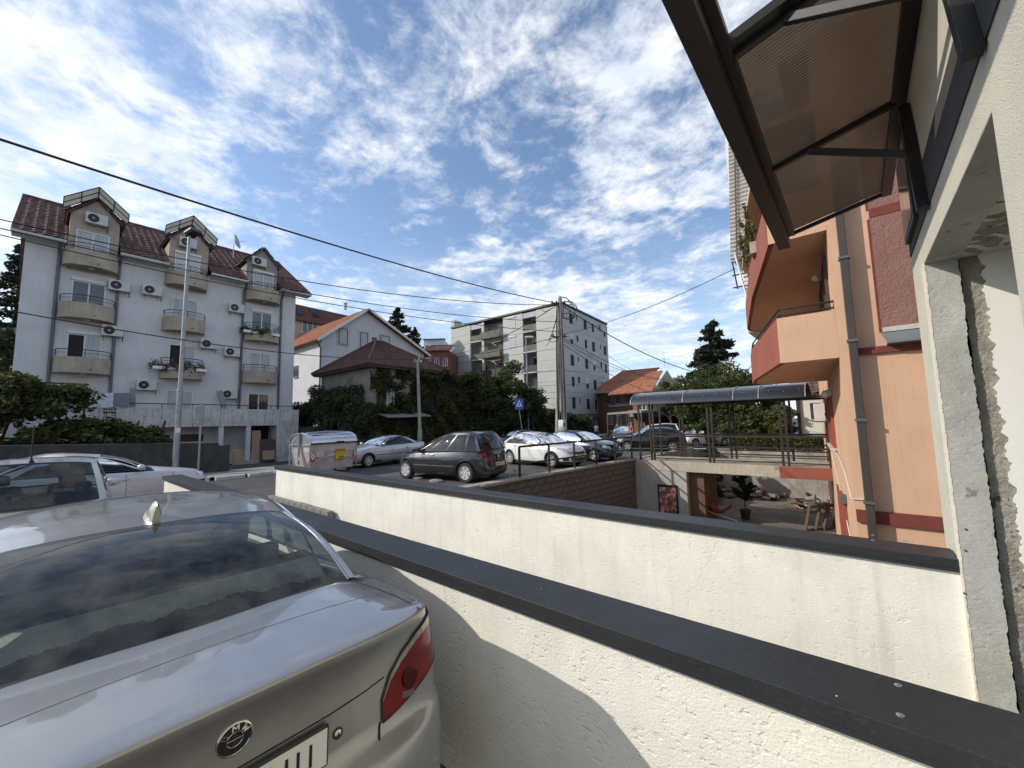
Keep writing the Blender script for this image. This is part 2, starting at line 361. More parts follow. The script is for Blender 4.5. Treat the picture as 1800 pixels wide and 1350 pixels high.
# ---------------------------------------------------------------- our own house: facade, opening, canopy
M_hrend = mat('cream_grained_render', (0.72, 0.685, 0.575), 0.93, 0, 0.05, 3, 0.7, 150, bd=0.0022)
M_cream = mat('cream_thin_render', (0.74,0.70,0.58), 0.9, 0, 0.05, 3, 0.35, 60, bd=0.002)
M_rawconc = mat('raw_grey_concrete', (0.40,0.40,0.37), 0.95, 0, 0.16, 3.5, 0.3, 60, bd=0.002, stain=(0.20,0.19,0.17), stain_t=0.63, stain_s=6, pits=0.8)
M_mortar = mat('rough_mortar', (0.36,0.34,0.285), 0.97, 0, 0.25, 9, 0.7, 40, bd=0.006, stain=(0.10,0.09,0.08), stain_t=0.6, stain_s=9)
M_board = mat('white_plasterboard', (0.74,0.73,0.69), 0.85, 0, 0.03, 4, 0.05, 30)
X0 = 0.39; ZL = 0.925; YJ0, YJ1 = 1.845, 3.55    # facade plane, lintel underside, near and far side of the opening
yc = 4.02
def ragged(p0, p1, n, amp, nrm, seed):
    r = random.Random(seed); P = []
    for i in range(n+1):
        t_ = i/n; a = amp * (r.random()-0.5) * (1 if 0 < i < n else 0); P.append(Vector(p0).lerp(Vector(p1), t_) + Vector(nrm)*a)
    return P
def house():
    t = T('house', 'cream rendered house front with an unfinished opening and a dark glass canopy', 'house', (0.39, 3.5, G))
    b = MB(); b.use(M_hrend)
    b.box(X0, X0+0.36, -3.0, YJ0, -4.2, 5.2)                     # near facade
    b.box(X0, X0+0.36, YJ0, yc, ZL+0.0, 5.2)                     # above the opening
    b.box(X0, X0+0.36, YJ1, yc, -4.6, ZL)                        # strip up to the corner
    b.box(X0+0.36, 7.0, yc-0.3, yc, -4.6, 5.2)                   # gable return towards the yard
    b.build('wall', None, t)
    # cream reveal edge bead of the opening
    b = MB()
    b.box(X0-0.004, X0+0.03, YJ0-0.012, YJ0, -0.84, ZL); b.box(X0-0.004, X0+0.03, YJ0-0.012, YJ1+0.02, ZL, ZL+0.03)
    b = MB(); b.box(X0-0.006, X0-0.0005, -1.0, yc-0.02, 1.125, 1.385); b.build('charcoal_band', mat('charcoal_paint', (0.05,0.05,0.05), 0.85, 0, .08, 3, .3, 150, bd=.0015), t)
    # concrete pillar on the far side of the opening, broken mortar joint, plasterboard beyond
    def vert_strip(name, m, xa, xb, y, seed, amp_a=0.0, amp_b=0.0, z0=-4.2, z1=ZL, th=0.05, n=420):
        r = random.Random(seed); b = MB(); A = []; C = []; w1 = w2 = 0
        for i in range(n+1):
            z = z0 + (z1-z0)*i/n; w1 = w1*0.72 + (r.random()-.5)*amp_a + (r.random() < .06)*(r.random()-.3)*amp_a; w2 = w2*0.5 + (r.random()-.5)*amp_b
            A.append((xa+w1, z)); C.append((xb+w2, z))
        b.grid([[(a[0], y+th, a[1]), (a[0], y, a[1]), (c[0], y, c[1]), (c[0], y+th, c[1])] for a, c in zip(A, C)])
        return b.build(name, m, t)
    vert_strip('pillar_face', M_rawconc, X0+0.004, X0+0.142, YJ1-0.06, 1, 0.0, 0.008, th=0.06)
    vert_strip('pillar_arris', M_cream, X0-0.006, X0+0.0039, YJ1-0.062, 9, 0.0, 0.004, th=0.062)
    vert_strip('mortar_joint', M_mortar, X0+0.152, X0+0.33, YJ1-0.02, 2, 0.006, 0.01, th=0.03)
    vert_strip('board', M_board, X0+0.235, X0+1.5, YJ1-0.035, 3, 0.024, 0.0, th=0.014)
    vert_strip('back_wall', M_mortar, X0+0.13, X0+1.6, YJ1, 5, 0.0, 0.0, th=0.2, n=2)
    # lintel soffit with crumbling mortar
    b = MB(); P = []
    nx, ny = 22, 60; r = random.Random(4)
    for j in range(ny+1):
        row = []
        for i in range(nx+1):
            u = i/nx; x = X0 + 0.02 + u*0.9; y = YJ0 + (YJ1-YJ0)*j/ny
            z = ZL + (0.0 if u < 0.14 else 0.02 + 0.02*math.sin(7*y+3*x) + r.uniform(-0.028, 0.02))
            row.append((x, y, z - 0.001 - (0.02 if 0.16 < u < 0.42 and r.random() < .4 else 0)))
        P.append(row)
    b.grid(P); b.build('lintel_soffit', M_mortar, t, smooth=True)
    b = MB(); b.box(X0+0.001, X0+0.15, YJ0, YJ1-.06, ZL-0.004, ZL+0.02); b.build('lintel_edge', M_rawconc, t)
    # ceiling and inner room walls so that the opening is not see-through
    b = MB(); b.box(X0+0.9, X0+3.2, YJ0-1.0, YJ1+0.2, ZL+0.02, ZL+0.2); b.box(X0+3.2, X0+3.4, -3, YJ1+0.2, -4.2, ZL+0.2); b.build('room_shell', M_cream, t)
    return t
hs = house()
# dark framed plaque on the facade
t = T('wall_plaque', 'dark framed glossy plaque hanging on the house front under the canopy end', 'plaque', (X0, 3.65, 1.5))
b = MB(); b.box(X0-0.03, X0, 3.40, 3.93, 1.20, 1.78); b.build('frame', M_black, t, bevel=0.004)
b = MB(); b.box(X0-0.034, X0-0.0301, 3.43, 3.90, 1.23, 1.75); b.build('face', mat('plaque_glass', (0.10,0.11,0.13), 0.12, 0, 0.6, 9, 0, 1, col2=(0.25,0.27,0.30)), t)
# canopy
def canopy():
    ye = 4.76; yn = 2.09; t = T('entrance_canopy', 'dark steel entrance canopy with bronze ribbed polycarbonate sheet on the house front', 'canopy', (X0, 3.4, 1.9))
    xf, zf, zb = -0.345, 1.815, 1.965
    def zat(x): return zf + (zb-zf)*(x-xf)/(X0-xf)
    # ribbed sheet with real flutes
    m = bpy.data.materials.new('bronze_polycarbonate'); m.use_nodes = True; nt = m.node_tree; N = nt.nodes.new; L = nt.links.new; nt.nodes.clear()
    o = N('ShaderNodeOutputMaterial'); tr = N('ShaderNodeBsdfTransparent'); tr.inputs[0].default_value = (0.08,0.055,0.037,1)
    tl = N('ShaderNodeBsdfTranslucent'); tl.inputs[0].default_value = (0.06,0.045,0.034,1); gl = N('ShaderNodeBsdfGlossy'); gl.inputs['Roughness'].default_value = 0.28; gl.inputs[0].default_value = (0.75,0.7,0.65,1)
    tc = N('ShaderNodeTexCoord'); no = N('ShaderNodeTexNoise'); no.inputs['Scale'].default_value = 1.6; no.inputs['Detail'].default_value = 5; L(tc.outputs['Object'], no.inputs['Vector'])
    r = N('ShaderNodeMapRange'); r.inputs['From Min'].default_value = 0.35; r.inputs['From Max'].default_value = 0.65; r.inputs['To Min'].default_value = 0.45; r.inputs['To Max'].default_value = 0.75; L(no.outputs['Fac'], r.inputs['Value'])
    a = N('ShaderNodeMixShader'); L(r.outputs[0], a.inputs[0]); L(tr.outputs[0], a.inputs[1]); L(tl.outputs[0], a.inputs[2])
    c = N('ShaderNodeMixShader'); c.inputs[0].default_value = 0.10; L(a.outputs[0], c.inputs[1]); L(gl.outputs[0], c.inputs[2]); L(c.outputs[0], o.inputs[0])
    b = MB(); P = []
    ys = [yn+0.03+i*0.006 for i in range(int((ye-yn-0.06)/0.006))]
    for i, y in enumerate(ys):
        w = (0, 0.0035, 0.0045, 0.0035)[i % 4]
        P.append([(x, y, zat(x)+0.02-w+(0.0)) for x in (xf-0.01, xf+0.25, xf+0.5, X0-0.03)])
    b.grid(P); b.build('polycarbonate_sheet', m, t)
    def bar(name, p, q, w, h, **k): b = MB(); b.bar(p, q, w, h); return b.build(name, M_black, t, bevel=0.003, **k)
    M_al = mat('weathered_aluminium', (0.035,0.034,0.033), 0.4, 0.6, 0.1, 6, 0.03, 50)
    b = MB(); b.bar((-0.42,0.55,1.76),(-0.42,ye+0.04,1.76),0.099,0.13); b.build('gutter', M_black, t, bevel=0.003)
    b = MB(); b.bar((-0.345,0.55,1.815),(-0.345,ye,1.815),0.05,0.045); b.build('front_rail', M_al, t, bevel=0.003)
    bar('wall_rail', (X0-0.035,0.5,zb-0.01),(X0-0.035,ye,zb-0.01),0.07,0.05)
    bar('end_bar', (xf,ye-0.02,zf-0.005),(X0-0.03,ye-0.02,zb-0.005),0.03,0.035)
    b = MB(); b.bar((xf,yn,zf+0.01),(X0-0.03,yn,zb+0.01),0.07,0.05); b.build('near_bar', M_al, t, bevel=0.003)
    for y in (3.36, 2.14):
        bar('rafter', (xf+0.02,y,zf-0.02),(X0-0.05,y,zb-0.02),0.035,0.04)
        b = MB(); b.bar((X0-0.03,y-0.10,1.84),(X0-0.03,y-0.34,1.10),0.045,0.05,up=(1,0,0)); b.bar((xf+0.24,y-0.01,1.83),(X0-0.03,y-0.17,1.50),0.035,0.04)
        b.build('bracket', M_black, t, bevel=0.003)
    return t
canopy()
# ---------------------------------------------------------------- cars
def lin(tab, x):
    return float(np.interp(x, [a for a, _ in tab], [b for _, b in tab]))
def sm(tab, x):          # smooth interpolation through table points
    xs = [a for a, _ in tab]
    if x <= xs[0]: return tab[0][1]
    if x >= xs[-1]: return tab[-1][1]
    i = int(np.searchsorted(xs, x)) - 1; i = max(0, min(i, len(xs)-2))
    def sl(j):
        if j <= 0 or j >= len(xs)-1: return 0.0 if False else (tab[min(j+1,len(xs)-1)][1]-tab[max(j-1,0)][1])/(xs[min(j+1,len(xs)-1)]-xs[max(j-1,0)])
        a = (tab[j][1]-tab[j-1][1])/(xs[j]-xs[j-1]); b = (tab[j+1][1]-tab[j][1])/(xs[j+1]-xs[j])
        return 0.0 if a*b <= 0 else 2*a*b/(a+b)
    h = xs[i+1]-xs[i]; t = (x-xs[i])/h; m0, m1 = sl(i)*h, sl(i+1)*h; p0, p1 = tab[i][1], tab[i+1][1]
    return (2*t**3-3*t*t+1)*p0 + (t**3-2*t*t+t)*m0 + (-2*t**3+3*t*t)*p1 + (t**3-t*t)*m1
M_seat = mat('seat_fabric', (0.035,0.035,0.038), 0.85, 0, 0.2, 5, 0.2, 60)
M_trim = mat('black_trim', (0.018,0.018,0.02), 0.35, 0, 0.1, 5, 0.02, 60)
M_chrome = mat('bright_trim', (0.62,0.62,0.62), 0.15, 1.0, 0.02, 5, 0, 1)
M_rim = mat('alloy_silver', (0.62,0.62,0.63), 0.35, 0.5, 0.08, 5, 0, 1)
M_red = mat('red_lamp_lens', (0.16,0.003,0.005), 0.16, 0, 0.25, 8, 0.03, 70, coat=.25, spec=.3)
M_lampw = mat('clear_lamp', (0.55,0.57,0.58), 0.12, 0.4, 0.35, 14, 0.03, 60, coat=1)
M_plate = mat('plate_white', (0.74,0.74,0.70), 0.4, 0, 0.04, 4, 0, 1)
M_carglass = glass('car_glass', (0.20,0.25,0.26), 0.01, 1.7, dirt_sheen=0.03)
class Car:
    def __init__(s, S):
        s.S = S; s.L = S['L']; s.b = S['W']/2; s.zb = S.get('zb', 0.2); a = s.L/2; nr, nf = S.get('nr', 5.5), S.get('nf', 3.6)
        th = np.linspace(math.pi, -math.pi, 2400, endpoint=False); P = []
        for t in th:
            c, d = math.cos(t), math.sin(t); n = nf if c > 0 else nr
            P.append((a + a*np.sign(c)*abs(c)**(2/n), s.b*np.sign(d)*abs(d)**(2/n)))
        P = np.array(P); seg = np.hypot(*(np.roll(P, -1, 0)-P).T); cs = np.concatenate([[0], np.cumsum(seg)])[:-1]; s.tot = seg.sum()
        s.P, s.cs = P, cs
    def at(s, q):        # outline point and outward normal at arc length q
        q = q % s.tot
        def f(u):
            u = u % s.tot
            return np.array([np.interp(u, np.append(s.cs, s.tot), np.append(s.P[:, k], s.P[0, k])) for k in (0, 1)])
        p = f(q); d = f(q+0.02) - f(q-0.02); n = np.array([-d[1], d[0]]); n /= np.linalg.norm(n)
        return p, n
    def zt(s, x, y):
        hw = s.b; f = min(1, abs(y)/hw); zc = sm(s.S['zc'], x); zs = sm(s.S['zs'], x)
        return zc - (zc-zs)*f**s.S.get('fp', 3.2)
    def off(s, n, t, q=None):
        o = lin(s.S['so'], t); w = abs(n[0])**1.5
        return o*(1-w) + w*lin(s.S['ro'] if n[0] < 0 else s.S['fo'], t)
    def surf(s, q, z, out=0.0):
        p, n = s.at(q); zt = s.zt(*p); t = max(0, min(1, (z-s.zb)/(zt-s.zb))); o = s.off(n, t)
        r = s.S.get('rf', 0.05); r = r*(1-abs(n[0])**1.5) + s.S.get('rr', 0.03)*abs(n[0])**1.5
        if z > zt-r: k = min(1, (z-(zt-r))/r); o += r*(1-math.sqrt(max(0, 1-k*k)))
        return Vector((p[0]-n[0]*(o-out), p[1]-n[1]*(o-out), z))
    def q_r(s, y):       # arc length on the rear where y is reached
        i = np.argmax(s.P[:, 1] >= y); return s.cs[i]
    def q_s(s, x):
        i = np.argmax((s.P[:, 0] >= x) & (s.P[:, 1] > 0)); return s.cs[i]
    def q_f(s, y):
        h = len(s.P)//2; idx = [i for i in range(h) if s.P[i, 0] > s.L/2 and s.P[i, 1] <= y]; return s.cs[idx[0]] if idx else s.cs[h]
    def patch(s, cols, out=0.004, nz=4, sub=5, side=1, thick=0.0):   # cols: (arc, z0, z1)
        P = []
        for (a, z0, z1), (b_, w0, w1) in zip(cols, cols[1:]):
            for k in range(sub if (b_, w0, w1) != cols[-1] else sub+1):
                t = k/sub; q = a+(b_-a)*t; lo, hi = z0+(w0-z0)*t, z1+(w1-z1)*t
                P.append([s.surf(q, lo+(hi-lo)*j/nz, out) for j in range(nz+1)])
        if side < 0: P = [[Vector((p.x, -p.y, p.z)) for p in r][::-1] for r in P]
        return P
    def body(s, M=150):
        R = [0, .06, .15, .28, .42, .56, .66, .78, .88]; qs = [s.tot*i/M for i in range(M)]; rows = []
        zrel = s.S.get('rows', R)
        r_s, r_r = s.S.get('rf', 0.05), s.S.get('rr', 0.03); pn = [s.at(q) for q in qs]
        for t in zrel:
            row = []
            for p, n in pn:
                z1 = s.zt(*p) - (r_s*(1-abs(n[0])**1.5)+r_r*abs(n[0])**1.5); z = s.zb + (z1-s.zb)*t; o = s.off(n, (z-s.zb)/(s.zt(*p)-s.zb))
                row.append((p[0]-n[0]*o, p[1]-n[1]*o, z))
            rows.append(row)
        for al in (0, 22, 45, 68, 90):
            row = []; A = math.radians(al)
            for p, n in pn:
                r = r_s*(1-abs(n[0])**1.5)+r_r*abs(n[0])**1.5; o = s.off(n, 1) if al > 0 else s.off(n, 1-r/(s.zt(*p)-s.zb))
                o = s.off(n, 1) + r*(1-math.cos(A)); x, y = p[0]-n[0]*o, p[1]-n[1]*o
                row.append((x, y, s.zt(*p) - r + r*math.sin(A)))
            rows.append(row)
        last = rows[-1]; nj = s.S.get('nj', 9)
        for j in range(1, nj+1):
            t = j/nj; t = t; row = []
            for (x, y, z) in last:
                cx = min(max(x, 0.35), s.L-0.45); X = x+(cx-x)*t; Y = y*(1-t); k = min(1, t*4); row.append((X, Y, z*(1-k)+s.zt(X, Y)*k if k < 1 else s.zt(X, Y)))
            rows.append(row)
        return rows
    def roofpt(s, u, f):
        g = s.S['gh']; xr = g['xrt'] - g.get('rc', 0.05)*(1-f*f)*0 + g.get('rb', 0.06)*f*f; xf = g['xft'] - g.get('fb', 0.10)*f*f
        x = xr + (xf-xr)*u; Y = sm(g['yt'], u); z = sm(g['zr'], u)
        return Vector((x, f*Y, z - g.get('cr', 0.045)*abs(f)**2.6 - 0.015*abs(f)**10))
    def beltpt(s, u):
        g = s.S['gh']; x = g['xrb']+g.get('rbb', 0.14) + (g['xfb']-g.get('fbb', 0.22) - g['xrb'] - g.get('rbb', 0.14))*u
        y = sm(g['yb'], u); return Vector((x, y, s.zt(x, y*0.98) - 0.012))
    def rearpt(s, f):
        g = s.S['gh']; B = s.beltpt(0); x = g['xrb'] + g.get('rbb', 0.14)*f*f; y = B.y*f; return Vector((x, y, s.zt(x, y)-0.012))
    def frontpt(s, f):
        g = s.S['gh']; B = s.beltpt(1); x = g['xfb'] - g.get('fbb', 0.22)*f*f; y = B.y*f; return Vector((x, y, s.zt(x, y)-0.012))
def hermite_side(c, u, v, bulge=0.035):
    a = c.beltpt(u); b = c.roofpt(u, 1.0); p = a.lerp(b, v); p.y += bulge*math.sin(math.pi*v)*0.9; return p
def end_surf(c, f, v, rear=True, bulge=0.04):
    a = c.rearpt(f) if rear else c.frontpt(f); b = c.roofpt(0 if rear else 1, f); p = a.lerp(b, v)
    p.z += bulge*math.sin(math.pi*v); s_ = -1 if rear else 1; p.x += s_*0.02*math.sin(math.pi*v); return p
def panes(c, fn, ulist, vlist, cls, sides=(1, -1), nu=6, nv=6):
    out = {}
    us = sorted(set(ulist)); vs2 = sorted(set(vlist))
    U = []; V = []
    for a, b in zip(us, us[1:]):
        n = max(1, int(nu*(b-a)/(us[-1]-us[0])*3)+1); U += [a+(b-a)*k/n for k in range(n)]
    U.append(us[-1])
    for a, b in zip(vs2, vs2[1:]):
        n = max(1, int(nv*(b-a)*1.5)+1); V += [a+(b-a)*k/n for k in range(n)]
    V.append(vs2[-1])
    return U, V
WHEELS = {}
def wheel(parent, x, y, r, side, style, rimm=M_rim, first=None):
    key = (r, style, rimm.name)
    sgn = 1 if y > 0 else -1
    if key not in WHEELS:
        b = MB(); w = 0.105
        b.lathe([(r*0.60,-w*.8),(r*0.66,-w),(r*0.93,-w),(r*0.985,-w*0.75),(r,-w*0.3),(r,w*0.3),(r*0.985,w*0.75),(r*0.93,w),(r*0.66,w),(r*0.60,w*.8)], (0,0,0), (0,1,0), n=36)
        t = b.build('wheel', M_rubber, None, smooth=True, local=True); t.parent = parent
        q = MB(); q.use(M_dark).lathe([(r*0.10,w*0.35),(r*0.60,w*0.35)], (0,0,0), (0,1,0), n=24)
        q.use(rimm).lathe([(r*0.64,w*0.55),(r*0.665,w*0.98),(r*0.62,w*0.99),(r*0.575,w*0.80),(r*0.60,w*0.5)], (0,0,0), (0,1,0), n=36)
        q.lathe([(r*0.13,w*0.5),(r*0.13,w*0.86),(r*0.06,w*0.92)], (0,0,0), (0,1,0), n=16)
        n, wd = {'hubcap': (6, 0.46), 'five': (5, 0.40), 'ten': (10, 0.20), 'seven': (7, 0.27)}[style]
        for k in range(n):
            A = 2*math.pi*k/n+0.3; d = Vector((math.cos(A), 0, math.sin(A))); p = Vector((-d.z, 0, d.x))
            i0, i1 = r*0.10, r*0.61; h0 = r*wd*0.22; h1 = r*wd*0.5 if style == 'hubcap' else r*wd*0.33
            pts = [d*i0-p*h0+Vector((0,w*.84,0)), d*i0+p*h0+Vector((0,w*.84,0)), d*i1+p*h1+Vector((0,w*.9,0)), d*i1-p*h1+Vector((0,w*.9,0))]
            q.poly(pts, (0,-w*0.35,0))
        rm = q.build('rim', None, t, local=True, smooth=True); WHEELS[key] = (t.data, rm.data)
        WHEELS[key][0].use_fake_user = False
    else:
        t = bpy.data.objects.new('wheel', WHEELS[key][0]); COL.objects.link(t); t.parent = parent
        rm = bpy.data.objects.new('rim', WHEELS[key][1]); COL.objects.link(rm); rm.parent = t
    t.location = (x, y, r); t.rotation_euler = (0, rnd.uniform(0, 1), 0 if sgn > 0 else math.pi)
    return t
def car(name, label, cat, S, root, heading, paint, group=None, detail=1.0, seam=True):
    c = Car(S); t = T(name, label, cat, root, group, rz=math.atan2(heading[1], heading[0])); g = S['gh']
    M = S.get('M', 150); rows = c.body(M); b = MB(); b.use(paint)
    b.grid(rows, wrap=True)
    nfl = len(rows)
    b.add(rows[0], [tuple(range(M))])
    me = bpy.data.meshes.new('body'); me.from_pydata(b.v, [], b.f)
    me.materials.append(paint); me.materials.append(M_trim); me.materials.append(M_dark)
    bm = bmesh.new(); bm.from_mesh(me); bmesh.ops.remove_doubles(bm, verts=bm.verts, dist=2e-4); bmesh.ops.recalc_face_normals(bm, faces=bm.faces)
    yb0 = c.beltpt(0.3).y; low = S.get('low', 0.0)
    for f in bm.faces:
        m_ = f.calc_center_median()
        if f.normal.z > 0.6 and g['xrb']+0.05 < m_.x < g['xfb']-0.12 and abs(m_.y) < yb0-0.05: f.material_index = 2
        elif m_.z < S.get('sill', 0.27) and f.normal.z < 0.5: f.material_index = 1
    bm.to_mesh(me); bm.free()
    body = bpy.data.objects.new('body', me); COL.objects.link(body); body.parent = t
    # wheel arches
    cb = MB(); cut = None
    R = S['r']
    for x in S['wx']:
        for sg in (1, -1): cb.lathe([(R+0.055, 0), (R+0.055, 0.5)], (x, sg*(c.b+0.15), R+0.005), (0, -sg, 0), n=40)
    cm = bpy.data.meshes.new('cut'); cm.from_pydata(cb.v, [], cb.f); cm.materials.append(M_dark)
    cut = bpy.data.objects.new('cut', cm); COL.objects.link(cut); cut.parent = t
    md = body.modifiers.new('arch', 'BOOLEAN'); md.operation = 'DIFFERENCE'; md.object = cut; md.solver = 'EXACT'; md.material_mode = 'TRANSFER'
    bpy.context.view_layer.update(); dg = bpy.context.evaluated_depsgraph_get()
    nm = bpy.data.meshes.new_from_object(body.evaluated_get(dg)); body.modifiers.clear(); body.data = nm; bpy.data.objects.remove(cut)
    nm.shade_smooth(); nm.set_sharp_from_angle(angle=math.radians(38))
    # arch lips
    for x in S['wx']:
        for sg in (1, -1):
            pts = []
            for k in range(19):
                A = math.radians(-8 + 196*k/18); X = x + (R+0.058)*math.cos(A); Z = R+0.005 + (R+0.058)*math.sin(A)
                p = c.surf(c.q_s(X), Z, 0.004); pts.append((p.x, sg*p.y, p.z))
            ab = MB(); ab.tube(pts, 0.012, 5); ab.build('arch_lip', S.get('lipm', paint), body, local=True, smooth=True)
    # roof
    nu, nf_ = 20, 14; P = [[c.roofpt(u/nu, -1+2*f/nf_) for f in range(nf_+1)] for u in range(nu+1)]
    b = MB(); b.grid(P); roof = b.build('roof', S.get('roofm', paint), t, local=True, smooth=True, sharp=0)
    # greenhouse frames and panes
    glassm = S.get('glassm', M_carglass)
    for sg in (1, -1):
        fr = MB(); gl = {}
        brk = sorted({0.0, 1.0, *[q for w in g['win'] for q in w]}); nv = 8; V = [0, .045] + [0.045+0.885*k/nv for k in range(1, nv)] + [.93, 1]
        for a, e in zip(brk, brk[1:]):
            n = max(2, int((e-a)*26)); U = [a+(e-a)*k/n for k in range(n+1)]
            iswin = next((i for i, w in enumerate(g['win']) if abs(w[0]-a) < 1e-6), None)
            G_ = [[hermite_side(c, u, v) for v in V] for u in U]; G_ = [[Vector((p.x, sg*p.y, p.z)) for p in r_] for r_ in G_]
            if iswin is None:
                fr.use(M_trim if 0.15 < (a+e)/2 < 0.9 and e-a < 0.09 else paint); fr.grid(G_)
            else:
                fr.use(M_trim); fr.grid([r_[:2] for r_ in G_]); fr.grid([r_[-2:] for r_ in G_])
                pb = MB(); pb.grid([r_[1:-1] for r_ in G_]); gl[iswin] = pb
        f_o = fr.build('side_frame', None, t, local=True, smooth=True, sharp=40)
        for k, pb in gl.items(): pb.build('side_window', glassm, f_o, local=True, smooth=True, sharp=0)
        if S.get('chrome'):
            cbm = MB(); u0, u1 = g['win'][0][0], g['win'][-1][1]
            pts = [hermite_side(c, u0+(u1-u0)*k/24, 0.02) for k in range(25)] + [hermite_side(c, u1-(u1-u0)*k/24, 0.955) for k in range(25)]
            pts.append(hermite_side(c, u0-0.012, 0.5)); pts.append(pts[0])
            cbm.tube([(p.x, sg*(p.y+0.004), p.z) for p in pts], 0.007, 5); cbm.build('window_trim', M_chrome, f_o, local=True, smooth=True)
    for rear in (True, False):
        fe = g.get('re', 0.93) if rear else 0.95; v0, v1 = (0.03, 0.95) if rear else (0.05, 0.96); V = [0, v0] + [v0+(v1-v0)*k/8 for k in range(1, 8)] + [v1, 1]
        F = [-1, -fe] + [-fe+2*fe*k/16 for k in range(1, 16)] + [fe, 1]; bl = g.get('rbul', 0.03) if rear else 0.05
        G_ = [[end_surf(c, f, v, rear, bl) for v in V] for f in F]; fr = MB(); fr.use(paint if S.get('cpaint', True) else M_trim)
        fr.grid([r_ for r_ in G_[:2]]); fr.grid(G_[-2:]); fr.use(M_trim)
        fr.grid([r_[:2] for r_ in G_[1:-1]]); fr.grid([r_[-2:] for r_ in G_[1:-1]])
        f_o = fr.build('rear_frame' if rear else 'windscreen_frame', None, t, local=True, smooth=True, sharp=0)
        pb = MB(); pb.grid([r_[1:-1] for r_ in G_[1:-1]]); pb.build('rear_window' if rear else 'windscreen', S.get('rglass', glassm) if rear else glassm, t, local=True, smooth=True, sharp=0)
    # seats visible through the glass
    zbel = c.zt(c.L*0.5, 0); zroof = sm(g['zr'], 0.5)
    if S.get('seats', True):
        for xx, ys in ((g['xrb']+0.52*S.get('sk', 1), (-0.38, 0.38)), (g['xfb']-1.25, (-0.36, 0.36))):
            for y in ys:
                b = MB(); b.use(M_seat); b.obox((xx, y, zbel-0.02), (0.06,0,-0.02), (0,0.24,0), (-0.03,0,0.14)); o = b.build('seat', None, t, local=True, bevel=0.05)
                b = MB(); b.obox((xx-0.05, y, zbel+0.21), (0.045,0,-0.01), (0,0.13,0), (-0.015,0,0.075)); b.build('headrest', M_seat, o, local=True, bevel=0.035)
    # wheels, mirrors, handles, lamps, plates
    for x in S['wx']:
        for sg in (1, -1): wheel(t, x, sg*(c.b-S.get('wy', 0.135)), R, sg, S.get('wheel', 'five'), S.get('rimm', M_rim))
    for sg in (1, -1):
        p = hermite_side(c, g['win'][-1][1]-0.01, 0.03); b = MB(); b.use(S.get('mirm', paint)); b.ball((p.x+0.02, sg*(p.y+0.13), p.z+0.06), 0.1, 12, (0.75, 1.0, 0.72)); b.use(M_trim); b.bar((p.x+0.05, sg*(p.y-0.02), p.z), (p.x+0.02, sg*(p.y+0.10), p.z+0.03), 0.04)
        b.build('mirror', None, t, local=True, smooth=True)
        for hx in S.get('handles', []):
            zz = S.get('hz', 0.78); a = c.surf(c.q_s(hx), zz, 0.014); e = c.surf(c.q_s(hx+0.2), zz+0.01, 0.014); b = MB(); b.bar((a.x, sg*a.y, a.z), (e.x, sg*e.y, e.z), 0.02, 0.03); b.build('handle', S.get('handm', M_chrome), t, local=True, bevel=0.006)
        for dx in S.get('doors', []):
            pts = []
            for k in range(13):
                zz = 0.30 + (c.zt(dx, c.b)-0.05-0.30)*k/12; p = c.surf(c.q_s(dx), zz, 0.0005); pts.append((p.x, sg*p.y, p.z))
            b = MB(); b.tube(pts, 0.004, 4); b.build('door_gap', M_dark, body, local=True)
        if S.get('rub'):
            z_ = S['rub']; a0, a1 = S['wx'][0]+R+0.12, S['wx'][1]-R-0.12
            pts = [c.surf(c.q_s(a0+(a1-a0)*k/10), z_, 0.006) for k in range(11)]; b = MB(); b.tube([(p.x, sg*p.y, p.z) for p in pts], 0.016, 5); b.build('rubbing_strip', S.get('rubm', M_trim), body, local=True, smooth=True)
    for nm_, m_, cols, kw in S.get('patch', []):
        cc = [((c.q_r(v) if k == 'r' else c.q_s(v) if k == 's' else c.q_f(v)), z0, z1) for k, v, z0, z1 in cols]
        for sg in kw.get('sides', (1, -1)):
            b = MB(); b.grid(c.patch(cc, kw.get('out', 0.006), side=sg)); b.build(nm_, m_, t, local=True, smooth=True, sharp=0)
    return t, c, body
def place_on(px, py, heading, S, corner):   # root so that the given wheel (x, side) touches the ground at a pixel
    h = Vector((heading[0], heading[1], 0)).normalized(); l = Vector((-h.y, h.x, 0)); g_ = az(px, py, G)
    r = g_ - h*corner[0] - l*corner[1]; return (r.x, r.y, gz(g_.x, g_.y)+0.004)
def paint(name, col, metal=0.5, rough=0.32, dust=0.0):
    return mat(name, col, rough, metal, 0.05, 1.2, 0.012, 300, coat=1.0, rvar=0.1, bd=0.001)
SO = [(0,.075),(.10,.03),(.25,.005),(.5,0),(.72,.006),(.86,.025),(1,.06)]
def base(**k):
    d = dict(so=SO, ro=[(0,.10),(.08,.04),(.2,.0),(.48,.0),(.56,.045),(.8,.05),(1,.09)], fo=[(0,.12),(.1,.04),(.25,0),(.55,0),(.7,.04),(1,.16)])
    d.update(k); return d
